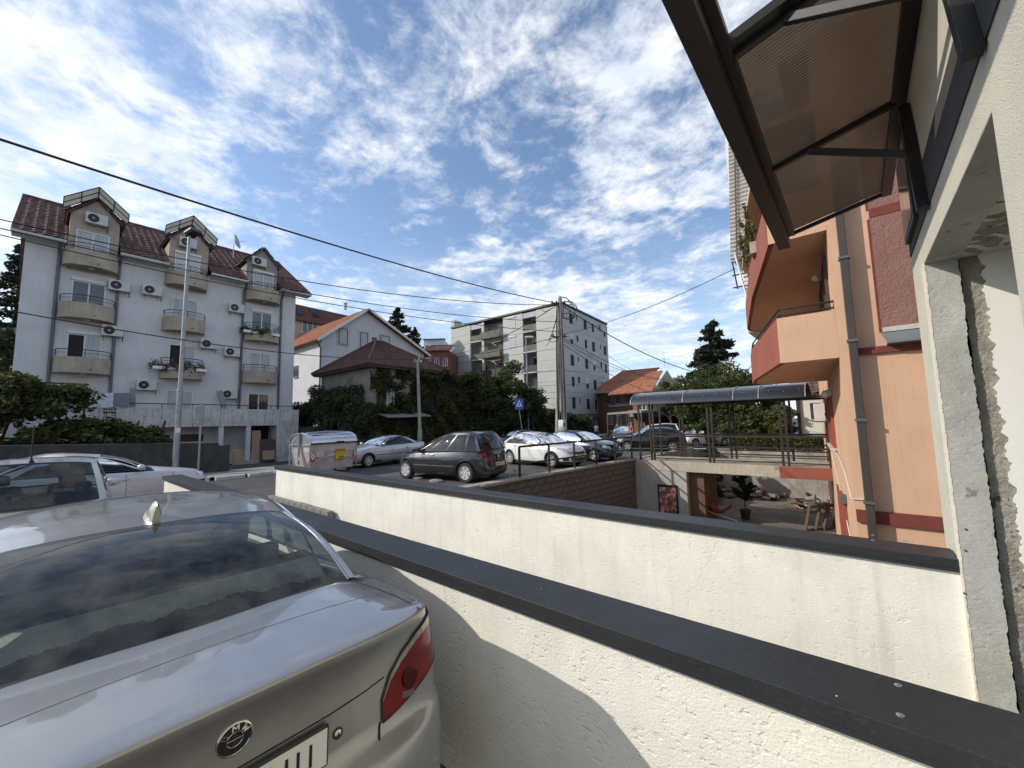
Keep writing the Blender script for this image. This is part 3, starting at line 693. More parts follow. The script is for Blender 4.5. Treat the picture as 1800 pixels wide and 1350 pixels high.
# the big silver saloon in front of us: 4.84 m long, tail towards the camera
M_silver = mat('silver_grey_paint', (0.35,0.35,0.35), 0.30, 0.72, 0.05, 1.0, 0.006, 500, coat=1.0, rvar=0.14, bd=0.0006, stain=(0.52,0.51,0.48), stain_t=0.715, stain_s=70)
S_BIG = base(L=4.84, W=1.846, zb=0.22, nr=7.5, nf=4.0, M=300, rf=0.045, rr=0.013, nj=16, fp=4.2, seats=False,
    rows=[0,.06,.14,.22,.30,.38,.46,.52,.555,.575,.60,.66,.74,.82,.88,.92,.96],
    zc=[(0,1.128),(.045,1.146),(.12,1.136),(.35,1.14),(.62,1.14),(1.6,1.10),(3.4,1.04),(3.7,1.00),(4.3,.90),(4.6,.80),(4.84,.66)],
    zs=[(0,1.105),(.045,1.118),(.12,1.105),(.3,1.098),(.7,1.08),(1.6,1.01),(2.6,.98),(3.6,.93),(4.3,.82),(4.6,.74),(4.84,.62)],
    ro=[(0,.10),(.06,.04),(.2,.0),(.40,.0),(.52,.012),(.555,.03),(.575,.066),(.70,.075),(.85,.078),(.93,.068),(.97,.050),(1,.046)],
    so=[(0,.07),(.1,.03),(.25,.008),(.45,.0),(.6,.004),(.72,.010),(.82,.022),(.92,.050),(1,.10)],
    gh=dict(xrb=.60, xrt=1.36, xft=2.72, xfb=3.50, rbb=.10, rb=.06, fbb=.25, fb=.14, cr=.052, re=.93, rbul=.045,
        yb=[(0,.70),(.15,.775),(.5,.80),(1,.74)], yt=[(0,.635),(.3,.655),(.7,.64),(1,.58)], zr=[(0,1.425),(.3,1.463),(.6,1.468),(1,1.425)],
        win=[(.13,.255),(.27,.555),(.60,.955)]),
    wx=(1.12, 4.006), r=.325, wheel='five', chrome=True, handles=(1.55, 2.45), hz=.84, doors=(1.62, 2.62, 3.55), rglass=glass('rear_glass', (0.62,0.70,0.68), 0.004, 1.62, dirt_sheen=0.22),  # rear pane's grey veil paints pale reflected cloud into the glass
    patch=[])
# ---------------------------------------------------------------- silver saloon in the foreground
big, cb_, bigbody = car('silver_saloon', 'silver grey saloon with red tail lamp and roof fin parked beside the near white wall', 'car', S_BIG, (-1.355, 0.42, G+0.012), (-1, 0), M_silver)
def big_details():
    c, t = cb_, big
    rs = -1   # local -y is the side towards the wall? heading -X: left (local +y) points to world -Y, so the wall side is local -y
    # tail lamps: lower red lens, upper clear band, wrapped round the corner
    for sg in (1, -1):
        cols = [(c.q_r(.475), .795, .87), (c.q_r(.51), .800, .945), (c.q_r(.57), .812, 1.00), (c.q_r(.65), .83, 1.045), (c.q_r(.73), .85, 1.065), (c.q_s(.16), .875, 1.06), (c.q_s(.36), .925, 1.035)]
        P = c.patch(cols, 0.007, nz=12, sub=5, side=sg)
        b = MB(); b.use(M_red); ni, nj = len(P), 13
        b.grid([r_[:11] if sg > 0 else r_[-11:] for r_ in P]); b.use(mat('smoky_clear_lens', (.30,.29,.27), .15, .2, .3, 40, .03, 60, coat=.6)); b.grid([r_[10:] if sg > 0 else r_[:3] for r_ in P])
        lamp = b.build('tail_lamp', None, t, local=True, smooth=True, sharp=0)
        E_ = [r_[0] for r_ in P] + [p for p in P[-1]] + [r_[-1] for r_ in P][::-1] + [p for p in P[0][::-1]]
        q = MB(); q.tube(E_ + [E_[0]], 0.003, 5); q.build('lamp_seal', M_trim, lamp, local=True)
        # bulb bowl and reflector inside
        p = c.surf(c.q_r(.62), .895, 0.0085); q = MB(); q.lathe([(0.044,0),(0.040,0.0008),(0.010,0.0012)], (p.x, sg*p.y, p.z), (-1, 0.25*sg, 0.1), n=20); q.build('lamp_bowl', mat('dark_red_lens', (0.05,0.002,0.003), 0.25, 0, 0.2, 9, 0.02, 50, spec=.2), lamp, local=True, smooth=True)
        p = c.surf(c.q_r(.60), .838, 0.009); q = MB(); q.obox((p.x, sg*p.y, p.z), (0.002,0,0), (0,0.028,0.006), (0,0,0.012)); q.build('reflector', mat('smoked_reflector', (.16,.10,.09), .3, 0, .1, 9, 0, 1), lamp, local=True)
        # boot lid shut line down the lamp and the bumper
        pts = [c.surf(c.q_r(y), z, .0006) for y, z in ((.50,.90),(.468,.80),(.462,.79),(.458,.74),(.452,.66),(.48,.58),(.42,.51),(.30,.47),(0,.455))][1:]
        q = MB(); q.tube([(p.x, sg*p.y, p.z) for p in pts], 0.0045, 5); q.build('boot_gap', M_dark, bigbody, local=True)
        pts = [Vector((x, y, c.zt(x, y)+0.0008)) for x, y in ((.60,.635),(.45,.655),(.28,.665),(.14,.66),(.07,.64))]; q = MB(); q.tube([(p.x, sg*p.y, p.z) for p in pts], 0.003, 5); q.build('boot_gap', M_dark, bigbody, local=True)
        pts = [c.surf(c.q_r(y), z, .0004) for y, z in ((.485,.945),(.40,.932),(.27,.922),(.0,.918))]; q = MB(); q.tube([(p.x, sg*p.y, p.z) for p in pts], 0.0028, 4); q.build('lid_crease', M_dark, bigbody, local=True)
        # bumper parking sensor
        p = c.surf(c.q_r(.70), .545, 0.001); q = MB(); q.lathe([(0.014,0),(0.013,0.003),(0.004,0.004)], (p.x, sg*p.y, p.z), (-1, .3*sg, 0), n=14); q.build('parking_sensor', M_silver, bigbody, local=True, smooth=True)
        # bumper seam under the lamp
        pts = [c.surf(q_, z_, .0004) for q_, z_ in ((c.q_r(.47), .785), (c.q_r(.60), .80), (c.q_r(.72), .835), (c.q_s(.25), .89), (c.q_s(.5), .90))]; q = MB(); q.tube([(p.x, sg*p.y, p.z) for p in pts], 0.003, 4); None
    # crisp lip: soft ridge along the trailing edge
    for sg in (1,-1): q = MB(); q.tube([Vector((.36+.05*(1-(k/10)**2), sg*.62*k/10, c.zt(.36, .62*k/10)+.0006)) for k in range(11)], .0011, 4); q.build('lid_swage', M_galv, bigbody, local=True)
    # badge: black roundel with a chrome ring, quartered centre and letters
    p = c.surf(0, 1.005, 0.0); nrm = (c.surf(0, 1.03, 0)-c.surf(0, .98, 0)).normalized(); up = nrm; out = Vector((-1,0,0)) - up*Vector((-1,0,0)).dot(up); out.normalize(); rt = out.cross(up)*-1
    M_gold = mat('pale_letter_metal', (0.80,0.77,0.62), 0.4, 0.0, 0.03, 5, 0, 1)
    q = MB(); q.use(M_chrome).lathe([(0.046,0.0),(0.046,0.005),(0.0425,0.0065),(0.041,0.004)], p, out, n=40)
    bd = q.build('badge', None, t, local=True, smooth=True)
    q = MB(); q.use(M_trim).lathe([(0.0415,0.0),(0.0415,0.0045),(0.0405,0.0052)], p, out, n=40); q.build('badge_disc', None, bd, local=True, smooth=True)
    q = MB(); n = 40; ring = [p+out*0.0064+(rt*math.cos(2*math.pi*k/n)+up*math.sin(2*math.pi*k/n))*0.0205 for k in range(n+1)]; q.tube(ring, 0.0010, 4, cap=False)
    q.tube([p+out*0.0064-rt*.0205, p+out*0.0064+rt*.0205], 0.0009, 4); q.tube([p+out*0.0064-up*.0205, p+out*0.0064+up*.0205], 0.0009, 4); q.build('badge_ring', M_chrome, bd, local=True)
    def stroke(pts, ang, m_, par, w=0.0030, sc=0.0092):
        e = rt*math.sin(ang)+up*math.cos(ang); s2 = rt*math.cos(ang)-up*math.sin(ang); o = p+out*0.0066+e*0.0320; q = MB(); P = [o+s2*x*sc+e*y*sc for x, y in pts]
        for a, b_ in zip(P, P[1:]): q.bar(a, b_, w, 0.001, up=out)
        return q.build('badge_letter', m_, par, local=True)
    # seen from behind the car's right is the viewer's right
    stroke([(-.55,-.9),(-.55,.9),(.2,.9),(.45,.5),(.2,.05),(-.5,.05),(.3,.05),(.6,-.4),(.3,-.9),(-.55,-.9)], math.radians(-62), M_trim, bd, 0.0010)
    stroke([(-.8,-.9),(-.8,.9),(0,-.3),(.8,.9),(.8,-.9)], 0.0, M_gold, bd)
    stroke([(-1,.9),(-.5,-.9),(0,.5),(.5,-.9),(1,.9)], math.radians(54), M_gold, bd)
    B2 = [(-.55,-.9),(-.55,.9),(.2,.9),(.45,.5),(.2,.05),(-.5,.05),(.3,.05),(.6,-.4),(.3,-.9),(-.55,-.9)]
    stroke(B2, math.radians(-58), M_galv, bd, 0.0020)
    # number plate with the last characters showing, plate frame, lock
    x0 = c.surf(0, .85, 0).x
    pl_w, pl_h, zc_ = 0.26, 0.056, 0.845
    q = MB(); q.use(M_trim).obox((x0-0.012, 0, zc_), (0.006,0,0.001), (0,pl_w+.008,0), (-.001,0,pl_h+.008)); pf = q.build('plate_frame', None, t, local=True, bevel=0.006)
    q = MB(); q.use(M_plate).obox((x0-0.0195, 0, zc_), (0.0012,0,0), (0,pl_w,0), (-.001,0,pl_h)); pp = q.build('number_plate', None, pf, local=True, bevel=0.004)
    for y in (-.235,-.205,-.165): pass
    # rightmost strokes as seen from behind (local -y is the viewer's right)
    for i, (y, kind) in enumerate(((-.207,'I'),(-.152,'U'),(-.075,'7'),(-.005,'1'),(.065,'8'),(.15,'R'))):
        st = {'I': [[(0,1),(0,-1)]], 'U': [[(.8,1),(.8,-1)],[(-.8,1),(-.8,-1)],[(.8,-1),(-.8,-1)]], '7': [[(.8,1),(-.8,1),(.2,-1)]], '1': [[(.4,.5),(0,1),(0,-1)]],
              '8': [[(.7,1),(-.7,1),(-.7,-1),(.7,-1),(.7,1)],[(.7,0),(-.7,0)]], 'R': [[(.8,-1),(.8,1),(-.7,1),(-.7,0),(.8,0)],[(.2,0),(-.7,-1)]]}[kind]
        for s_ in st:
            q = MB()
            for (a, b_), (a2, b2) in zip(s_, s_[1:]):
                q.bar((x0-.0212, y+a*0.021, zc_+b_*0.034), (x0-.0212, y+a2*0.021, zc_+b2*0.034), 0.0095, 0.001, up=(1,0,0))
            q.build('plate_letter', M_trim, pp, local=True)
    p = c.surf(c.q_r(.292), .851, 0.0); q = MB(); q.use(M_trim).lathe([(0.018,0),(0.018,0.004),(0.012,0.005)], (p.x, -p.y, p.z), (-1,0,.1), n=24); lk = q.build('boot_lock', None, t, local=True, smooth=True)
    q = MB(); q.use(M_chrome).lathe([(0.0115,0.0),(0.0115,0.006),(0.009,0.0072)], (p.x, -p.y, p.z), (-1,0,.1), n=20); q.build('lock_barrel', None, lk, local=True, smooth=True)
    q = MB(); q.obox((p.x-.0078, -p.y, p.z), (.0006,0,0), (0,.0012,0), (0,0,.006)); q.build('key_slot', M_dark, lk, local=True)
    # roof fin aerial
    q = MB(); F = []
    for k in range(15):
        s_ = k/14; x = 0.20*s_; h = 0.095*(math.sin(math.pi*min(1, (1-s_)*0.62+0.0))**0.9) * (1 if s_ > 0.0 else .95); wd = 0.040*(math.sin(math.pi*(0.08+0.9*s_)))**0.55
        base_z = c.roofpt(0, 0).z - 0.012 + 0.022*s_
        F.append([(x, -wd, 0), (x, -wd*0.75, h*0.45), (x, -wd*0.28, h*0.9), (x, 0, h), (x, wd*0.28, h*0.9), (x, wd*0.75, h*0.45), (x, wd, 0)])
    x1 = c.roofpt(0, 0).x + 0.03
    F = [[(x1+p_[0], p_[1], c.roofpt(0.02+p_[0]/1.3, 0).z - 0.004 + p_[2]) for p_ in r_] for r_ in F]
    q.grid(F); q.add([F[0][i] for i in range(7)], [tuple(range(7))]); q.build('roof_fin', mat('pale_silver', (0.27,0.26,0.22), 0.35, 0.5, 0.05, 4, 0, 1, coat=1), t, local=True, smooth=True, sharp=50)
    # roof gutter strips
    for sg in (1, -1):
        pts = [c.roofpt(u/20, 0.965)+Vector((0,0,0.003)) for u in range(21)]; q = MB(); q.tube([(p.x, sg*p.y, p.z) for p in pts], 0.006, 5); q.build('roof_strip', M_trim, t, local=True, smooth=True)
        pts = [end_surf(c, .955, v/12, True, .045) for v in range(13)]; q = MB(); q.tube([(p.x-.002, sg*p.y, p.z+.002) for p in pts], 0.005, 5); q.build('glass_trim', M_chrome, t, local=True, smooth=True)
    # interior: parcel shelf, rear bench, headrests, front seats, pillars, headliner, high brake light
    M_shelf = mat('grey_parcel_shelf', (0.42,0.42,0.38), 0.95, 0, 0.15, 6, 0.2, 80)
    zB = c.zt(.8, 0)
    q = MB(); q.poly([(.74,-.56,zB+.002),(.68,0,zB+.004),(.74,.56,zB+.002),(1.12,.68,zB-.002),(1.12,-.68,zB-.002)], (0,0,.012)); q.build('parcel_shelf', M_shelf, t, local=True)
    q = MB(); q.poly([(1.12,-.66,zB-.002),(1.12,.66,zB-.002),(1.2,.66,zB+.02),(1.2,-.66,zB+.02)], (0,0,.012)); q.build('shelf_edge', M_seat, t, local=True)
    for y in (-.38, .38, 0):
        q = MB(); q.obox((1.22, y, zB+(.05 if y else .0)), (.045,0,0), (0,.13,0), (-.012,0,.065 if y else .04)); q.build('headrest', M_seat, t, local=True, bevel=.03)
    q = MB(); q.box(1.16,1.30,-.66,.66,zB-.1,zB+.01); q.build('rear_seat', M_seat, t, local=True, bevel=.03)
    for y in (-.37, .37):
        q = MB(); q.obox((2.05, y, zB-.02), (.06,0,0), (0,.24,0), (-.04,0,.16)); st = q.build('front_seat', M_seat, t, local=True, bevel=.05)
        q = MB(); q.obox((1.99, y, zB+.20), (.045,0,0), (0,.13,0), (-.015,0,.07)); q.build('headrest', M_seat, st, local=True, bevel=.03)
    q = MB(); q.grid([[c.roofpt(u/10, -.9+1.8*f/8)-Vector((0,0,.03)) for f in range(9)] for u in range(11)]); q.build('headliner', mat('headliner_grey', (0.10,0.10,0.10), 0.9, 0, 0.05, 4, 0, 1), t, local=True)
    q = MB(); pts = [end_surf(c, f, .80, True, .045)+Vector((.03,0,-.03)) for f in (-.30,-.27,-.15,0,.15,.27,.30)]
    for a, b_ in zip(pts, pts[1:]): q.bar(a, b_, .05, .012, up=(1,0,1))
    q.build('high_brake_light', M_shelf, t, local=True)
    q = MB(); q.obox((3.02, 0, 1.33), (.012,0,0), (0,.12,0), (0,0,.035)); q.build('inner_mirror', M_trim, t, local=True, bevel=.01)
    # ragged dark tint film along the foot of the rear window
    r = random.Random(3); q = MB(); A = []; w = 0
    for k in range(161):
        f = -.925+1.85*k/160; w = w*.86+r.uniform(-.011,.011); top = .115+.035*math.sin(f*3+1)+w
        A.append([end_surf(c, f, .032, True, .045)+Vector((.006,0,-.003)), end_surf(c, f, max(.05, top), True, .045)+Vector((.006,0,-.003))])
    q.grid(A); q.build('tint_film', glass('peeling_tint_film', (0.07,0.065,0.09), 0.5, 1.15), t, local=True)
big_details()
# ---------------------------------------------------------------- shared building pieces
M_rendw = mat('old_white_render', (0.60,0.60,0.60), 0.92, 0, 0.07, 0.8, 0.3, 25, streak=0.16)
M_rendb = mat('beige_render', (0.40,0.34,0.265), 0.92, 0, 0.14, 1.4, 0.25, 30, streak=0.40, stain=(0.22,0.19,0.16), stain_t=0.68, stain_s=2)
M_rendw2 = mat('stained_white_parapet', (0.56,0.55,0.53), 0.93, 0, 0.15, 1.5, 0.35, 30, streak=0.9, stain=(0.25,0.235,0.215), stain_t=0.60, stain_s=4.5)
M_tile = mat('dark_red_roof_tile', (0.115,0.052,0.045), 0.85, 0, 0.5, 3.5, 0.3, 20, stain=(0.32,0.25,0.22), stain_t=0.57, stain_s=6)
M_tile_o = mat('orange_roof_tile', (0.36,0.14,0.075), 0.85, 0, 0.35, 2.5, 0.3, 20, stain=(0.16,0.08,0.06), stain_t=0.6, stain_s=3)
M_tile_b = mat('brown_roof_tile', (0.115,0.060,0.050), 0.88, 0, 0.4, 3, 0.3, 20, stain=(0.20,0.13,0.11), stain_t=0.60, stain_s=5)
M_frame = mat('white_window_frame', (0.66,0.66,0.64), 0.5, 0, 0.05, 4, 0.0, 1)
M_frameb = mat('brown_window_frame', (0.07,0.045,0.035), 0.6, 0, 0.15, 4, 0.0, 1)
M_blind = mat('roller_blind', (0.55,0.55,0.52), 0.7, 0, 0.08, 3, 0.3, 12, stretch=(0.1,0.1,9))
M_curtain = mat('net_curtain', (0.42,0.44,0.45), 0.8, 0, 0.25, 7, 0, 1, stretch=(1,3,0.1))
M_pipe = mat('grey_downpipe', (0.115,0.12,0.125), 0.5, 0.3, 0.12, 3, 0.03, 30)
M_rail = mat('dark_railing', (0.02,0.022,0.028), 0.5, 0, 0.1, 5, 0, 1)
M_soffit = mat('pale_eaves_board', (0.50,0.50,0.48), 0.8, 0, 0.1, 2, 0.05, 20)
def roof_sheet(name, m, P00, P10, P11, P01, parent, pu=0.36, pv=0.40, amp=0.065, thick=0.06):
    # P00-P10 along the eaves, P01-P11 along the ridge: corrugated tiles stepping up the slope
    P00, P10, P11, P01 = map(Vector, (P00, P10, P11, P01)); w = max((P10-P00).length, (P11-P01).length); h = ((P01-P00).length+(P11-P10).length)/2
    nr = (P10-P00).cross(P01-P00)
    if nr.length < 1e-6: nr = (P10-P00).cross(P11-P00)
    nr.normalize()
    if nr.z < 0: nr = -nr
    nu = max(1, int(w/pu)); nv = max(1, int(h/pv)); b = MB(); rows = []
    for j in range(nv):
        for e in (0, 1):
            v = (j+e)/nv; row = []
            for i in range(nu*4+1):
                u = i/(nu*4); p = P00.lerp(P10, u).lerp(P01.lerp(P11, u), v); lift = amp*(0.5+0.5*math.cos(2*math.pi*i/4)) + (0.035 if e == 0 else 0.0) + (hash((i//4, j)) % 7)*0.0012
                row.append(p + nr*lift)
            rows.append(row)
    b.grid(rows); n = nu*4
    b.poly([P00-nr*thick, P10-nr*thick, P11-nr*thick, P01-nr*thick], nr*thick*0.9)
    return b.build(name+'_tiles', m, parent, kind='stuff')
def window(parent, o, u, n, w, h, mframe=None, panes=2, blind=0.0, box=True, gm=None, open_=None, sill=True, curtain=False, mull=None, deep=0.06):
    # o: lower left corner on the wall, u: along, n: outward; set in a shallow box frame on the wall face
    o, u, n = Vector(o), Vector(u).normalized(), Vector(n).normalized(); z = Vector((0,0,1)); mframe = mframe or M_frame; fw = 0.06
    b = MB(); c = o + u*w/2 + z*h/2
    def bx(cu, cz, hw, hh, d0, d1): b.obox(o+u*cu+z*cz+n*(d0+d1)/2, u*hw, z*hh, n*(d1-d0)/2)
    bx(fw/2, h/2, fw/2, h/2, 0, deep); bx(w-fw/2, h/2, fw/2, h/2, 0, deep); bx(w/2, fw/2, w/2-fw, fw/2, 0, deep-.002); bx(w/2, h-fw/2, w/2-fw, fw/2, 0, deep-.002)
    for k in range(1, panes): bx(w*k/panes, h/2, fw*.6, h/2-fw, 0, deep-.004)
    f = b.build('window', mframe, parent)
    for k in range(panes):
        a0, a1 = w*k/panes + (fw if k == 0 else fw*.6), w*(k+1)/panes - (fw if k == panes-1 else fw*.6)
        q = MB(); m_ = gm or M_glassd
        if open_ == k: m_ = M_dark
        elif curtain: m_ = M_curtain
        q.obox(o+u*(a0+a1)/2+z*h/2+n*0.012, u*(a1-a0)/2, z*(h/2-fw), n*0.008); q.build('pane', m_, f)
    if blind > 0:
        q = MB(); q.obox(o+u*w/2+z*(h-fw-(h-2*fw)*blind/2)+n*0.035, u*(w/2-fw), z*(h-2*fw)*blind/2, n*0.012); q.build('roller_shutter', M_blind, f)
    if box:
        q = MB(); q.obox(o+u*w/2+z*(h+0.09)+n*0.07, u*(w/2+0.02), z*0.088, n*0.068); q.build('shutter_box', M_frame, f, bevel=0.02)
    if sill:
        q = MB(); q.obox(o+u*w/2-z*0.03+n*0.07, u*(w/2+0.05), z*0.025, n*0.068); q.build('sill', M_soffit, f)
    return f
def ac_unit(label, c, n, group=None, s=1.0, fan_side=1):
    c, n = Vector(c), Vector(n).normalized(); z = Vector((0,0,1)); u = z.cross(n)
    t = T('air_conditioner', label, 'air conditioner', tuple(c), group)
    b = MB(); b.obox(c+n*0.20*s, u*0.40*s, z*0.27*s, n*0.14*s); b.build('housing', mat('ac_housing', (0.55,0.55,0.52), 0.6, 0, 0.12, 2, 0, 1), t, bevel=0.015)
    q = MB(); q.use(M_black).lathe([(0.21*s,0),(0.21*s,0.012),(0.19*s,0.016)], c+n*0.341*s-u*0.12*s*fan_side, n, n=20)
    fan = q.build('fan_grille', None, t)
    q = MB(); q.lathe([(0.05*s,0.0),(0.05*s,0.022)], c+n*0.341*s-u*0.12*s*fan_side, n, n=10); q.build('fan_hub', M_galv, fan)
    for k in (-1, 1):
        q = MB(); q.bar(c+u*0.28*s*k-z*0.29*s, c+u*0.28*s*k-z*0.29*s+n*0.36*s, 0.03, 0.03); q.bar(c+u*0.28*s*k-z*0.5*s, c+u*0.28*s*k-z*0.5*s+z*0.2*s, 0.03); q.build('wall_bracket', M_galv, t)
    q = MB(); P = [c+u*0.38*s+n*0.1, c+u*0.43*s-z*0.2*s+n*0.05, c+u*0.42*s-z*0.5*s+n*0.03]; q.tube(P, 0.018, 5); q.build('coolant_pipe', M_black, t)
    return t
def plant_mass(name, pts, size, m, parent=None, label=None, cat=None, kind=None, group=None, up=0.3, seed=0):
    # leaf blades: one small bent quad per point
    r = np.random.default_rng(seed); P = np.array(pts, dtype=np.float64); n = len(P)
    a = r.normal(size=(n,3)); a[:,2] *= 0.6; a /= np.linalg.norm(a, axis=1, keepdims=True)
    t = r.normal(size=(n,3)); b = np.cross(a, t); b /= np.linalg.norm(b, axis=1, keepdims=True)
    s = size*(0.6+0.8*r.random((n,1)))
    V = np.empty((n,4,3)); V[:,0] = P-a*s; V[:,1] = P+b*s*0.45; V[:,2] = P+a*s; V[:,3] = P-b*s*0.45
    V[:,1,2] -= 0.0; off = np.array(wloc(parent)) if parent is not None else 0
    me = bpy.data.meshes.new(name); V = (V-off).reshape(-1,3)
    me.vertices.add(4*n); me.vertices.foreach_set('co', V.ravel()); me.loops.add(4*n); me.loops.foreach_set('vertex_index', np.arange(4*n, dtype=np.int32))
    me.polygons.add(n); me.polygons.foreach_set('loop_start', np.arange(0, 4*n, 4, dtype=np.int32)); me.update(calc_edges=True); me.validate()
    me.materials.append(m); o = bpy.data.objects.new(name, me); COL.objects.link(o)
    if parent is not None: o.parent = parent
    return tag(o, label, cat, group, kind or 'stuff')
def foliage_mat(name, col, lite, trans=0.25):
    if name in MATS: return MATS[name]
    m = bpy.data.materials.new(name); m.use_nodes = True; nt = m.node_tree; N = nt.nodes.new; L = nt.links.new; b = nt.nodes['Principled BSDF']
    b.inputs['Roughness'].default_value = 0.6; b.inputs['Specular IOR Level'].default_value = 0.35
    g = N('ShaderNodeNewGeometry'); tc = N('ShaderNodeTexCoord'); no = N('ShaderNodeTexNoise'); no.inputs['Scale'].default_value = 1.3; no.inputs['Detail'].default_value = 4; L(tc.outputs['Object'], no.inputs['Vector'])
    ad = N('ShaderNodeMath'); ad.operation = 'ADD'; L(g.outputs['Random Per Island'], ad.inputs[0]); L(no.outputs['Fac'], ad.inputs[1])
    r = N('ShaderNodeMapRange'); r.inputs['From Min'].default_value = 0.4; r.inputs['From Max'].default_value = 1.5; L(ad.outputs[0], r.inputs['Value'])
    mx = N('ShaderNodeMix'); mx.data_type = 'RGBA'; L(r.outputs[0], mx.inputs[0]); mx.inputs[6].default_value = tuple(col)+(1,); mx.inputs[7].default_value = tuple(lite)+(1,)
    L(mx.outputs[2], b.inputs['Base Color']); tl = N('ShaderNodeBsdfTranslucent'); L(mx.outputs[2], tl.inputs[0]); ms = N('ShaderNodeMixShader'); ms.inputs[0].default_value = trans
    out = nt.nodes['Material Output']; L(b.outputs[0], ms.inputs[1]); L(tl.outputs[0], ms.inputs[2]); L(ms.outputs[0], out.inputs[0]); MATS[name] = m; return m
F_dark = foliage_mat('dark_foliage', (0.024,0.034,0.014), (0.075,0.10,0.038), .3); F_mid = foliage_mat('green_foliage', (0.028,0.042,0.014), (0.12,0.15,0.045), .35)
F_lite = foliage_mat('olive_foliage', (0.035,0.045,0.015), (0.16,0.17,0.055), .35); F_con = foliage_mat('conifer_needles', (0.013,0.022,0.013), (0.035,0.05,0.026), 0.1)
F_ivy = foliage_mat('ivy_leaves', (0.022,0.033,0.012), (0.11,0.12,0.035), .3); F_red = foliage_mat('autumn_ivy', (0.06,0.03,0.015), (0.14,0.06,0.03)); F_flower = foliage_mat('red_petals', (0.28,0.03,0.05), (0.45,0.10,0.14))
M_bark = mat('bark', (0.07,0.055,0.042), 0.95, 0, 0.3, 5, 0.6, 25)
def clump_pts(c, r, n, seed, nclump=26, hollow=0.55, flat=1.0):
    g = np.random.default_rng(seed); c = np.array(c, dtype=float); r = np.array(r, dtype=float)
    d = g.normal(size=(nclump,3)); d /= np.linalg.norm(d, axis=1, keepdims=True); rad = hollow+(1-hollow)*g.random((nclump,1))
    C = d*rad*r; k = g.integers(0, nclump, n); cr = (0.20+0.22*g.random((nclump,1)))*r.mean()
    o = g.normal(size=(n,3)); o /= np.linalg.norm(o, axis=1, keepdims=True); o *= (g.random((n,1))**0.45)
    o[:,2] *= 0.75*flat
    return C[k]+o*cr[k]+c
def tree(label, base, h, r, seed, m, group=None, n=5200, trunk_r=0.14, leaf=0.11, crown_z=0.6, hollow=0.5, ncl=30, name='tree', cat='tree'):
    t = T(name, label, cat, tuple(base), group); base = Vector(base); g = random.Random(seed); b = MB(); top = base+Vector((g.uniform(-.3,.3), g.uniform(-.3,.3), h*0.8))
    P = [base.lerp(top, k/6)+Vector((g.uniform(-1,1), g.uniform(-1,1), 0))*0.06*h*0.3*(k > 0) for k in range(7)]; b.tube(P, [trunk_r*(1-0.75*k/6) for k in range(7)], 8); b.build('trunk', M_bark, t, smooth=True)
    for k in range(9):
        i = 2+g.randrange(4); s_ = P[i]; a = g.uniform(0, 6.28); e = s_+Vector((math.cos(a)*r[0]*0.7, math.sin(a)*r[1]*0.7, g.uniform(.1,.9)*r[2])); mid = s_.lerp(e, .5)+Vector((0,0,0.15*h*0.2))
        q = MB(); q.tube([s_, mid, e], [trunk_r*.4, trunk_r*.25, trunk_r*.08], 5); q.build('limb', M_bark, t, smooth=True)
    c = base+Vector((0,0,h*crown_z)); pts = clump_pts(c, r, n, seed, ncl, hollow); pts = pts[pts[:,2] > base.z+0.05]
    plant_mass('crown', pts, leaf, m, t, seed=seed); return t
def conifer(label, base, h, r, seed, m=None, n=7000, group=None, gap=0.9, leaf=0.16):
    t = T('conifer', label, 'conifer', tuple(base), group); base = Vector(base); g = np.random.default_rng(seed); b = MB(); b.tube([base, base+Vector((0,0,h*.97))], [0.02*h, 0.01], 7); b.build('trunk', M_bark, t, smooth=True)
    pts = []; nb = int(h*9)
    for k in range(nb):
        v = (k+g.random())/nb; z = h*(0.08+0.92*v); L_ = r*(1-v)**0.8*(0.65+0.5*g.random())+0.12; a = g.random()*6.283; m_ = int(n/nb*(0.35+1.3*(1-v)))
        s_ = g.random(m_)**0.7; sp = 0.10+0.16*L_*(1-s_*0.6)
        X = np.cos(a)*s_*L_+g.normal(size=m_)*sp*0.5; Y = np.sin(a)*s_*L_+g.normal(size=m_)*sp*0.5; Z = z - s_*L_*0.22 + s_**2*L_*0.12 + g.normal(size=m_)*0.10
        pts.append(np.stack([X, Y, Z], 1))
    P = np.concatenate(pts)+np.array(base); plant_mass('needles', P, leaf, m or F_con, t, seed=seed); return t

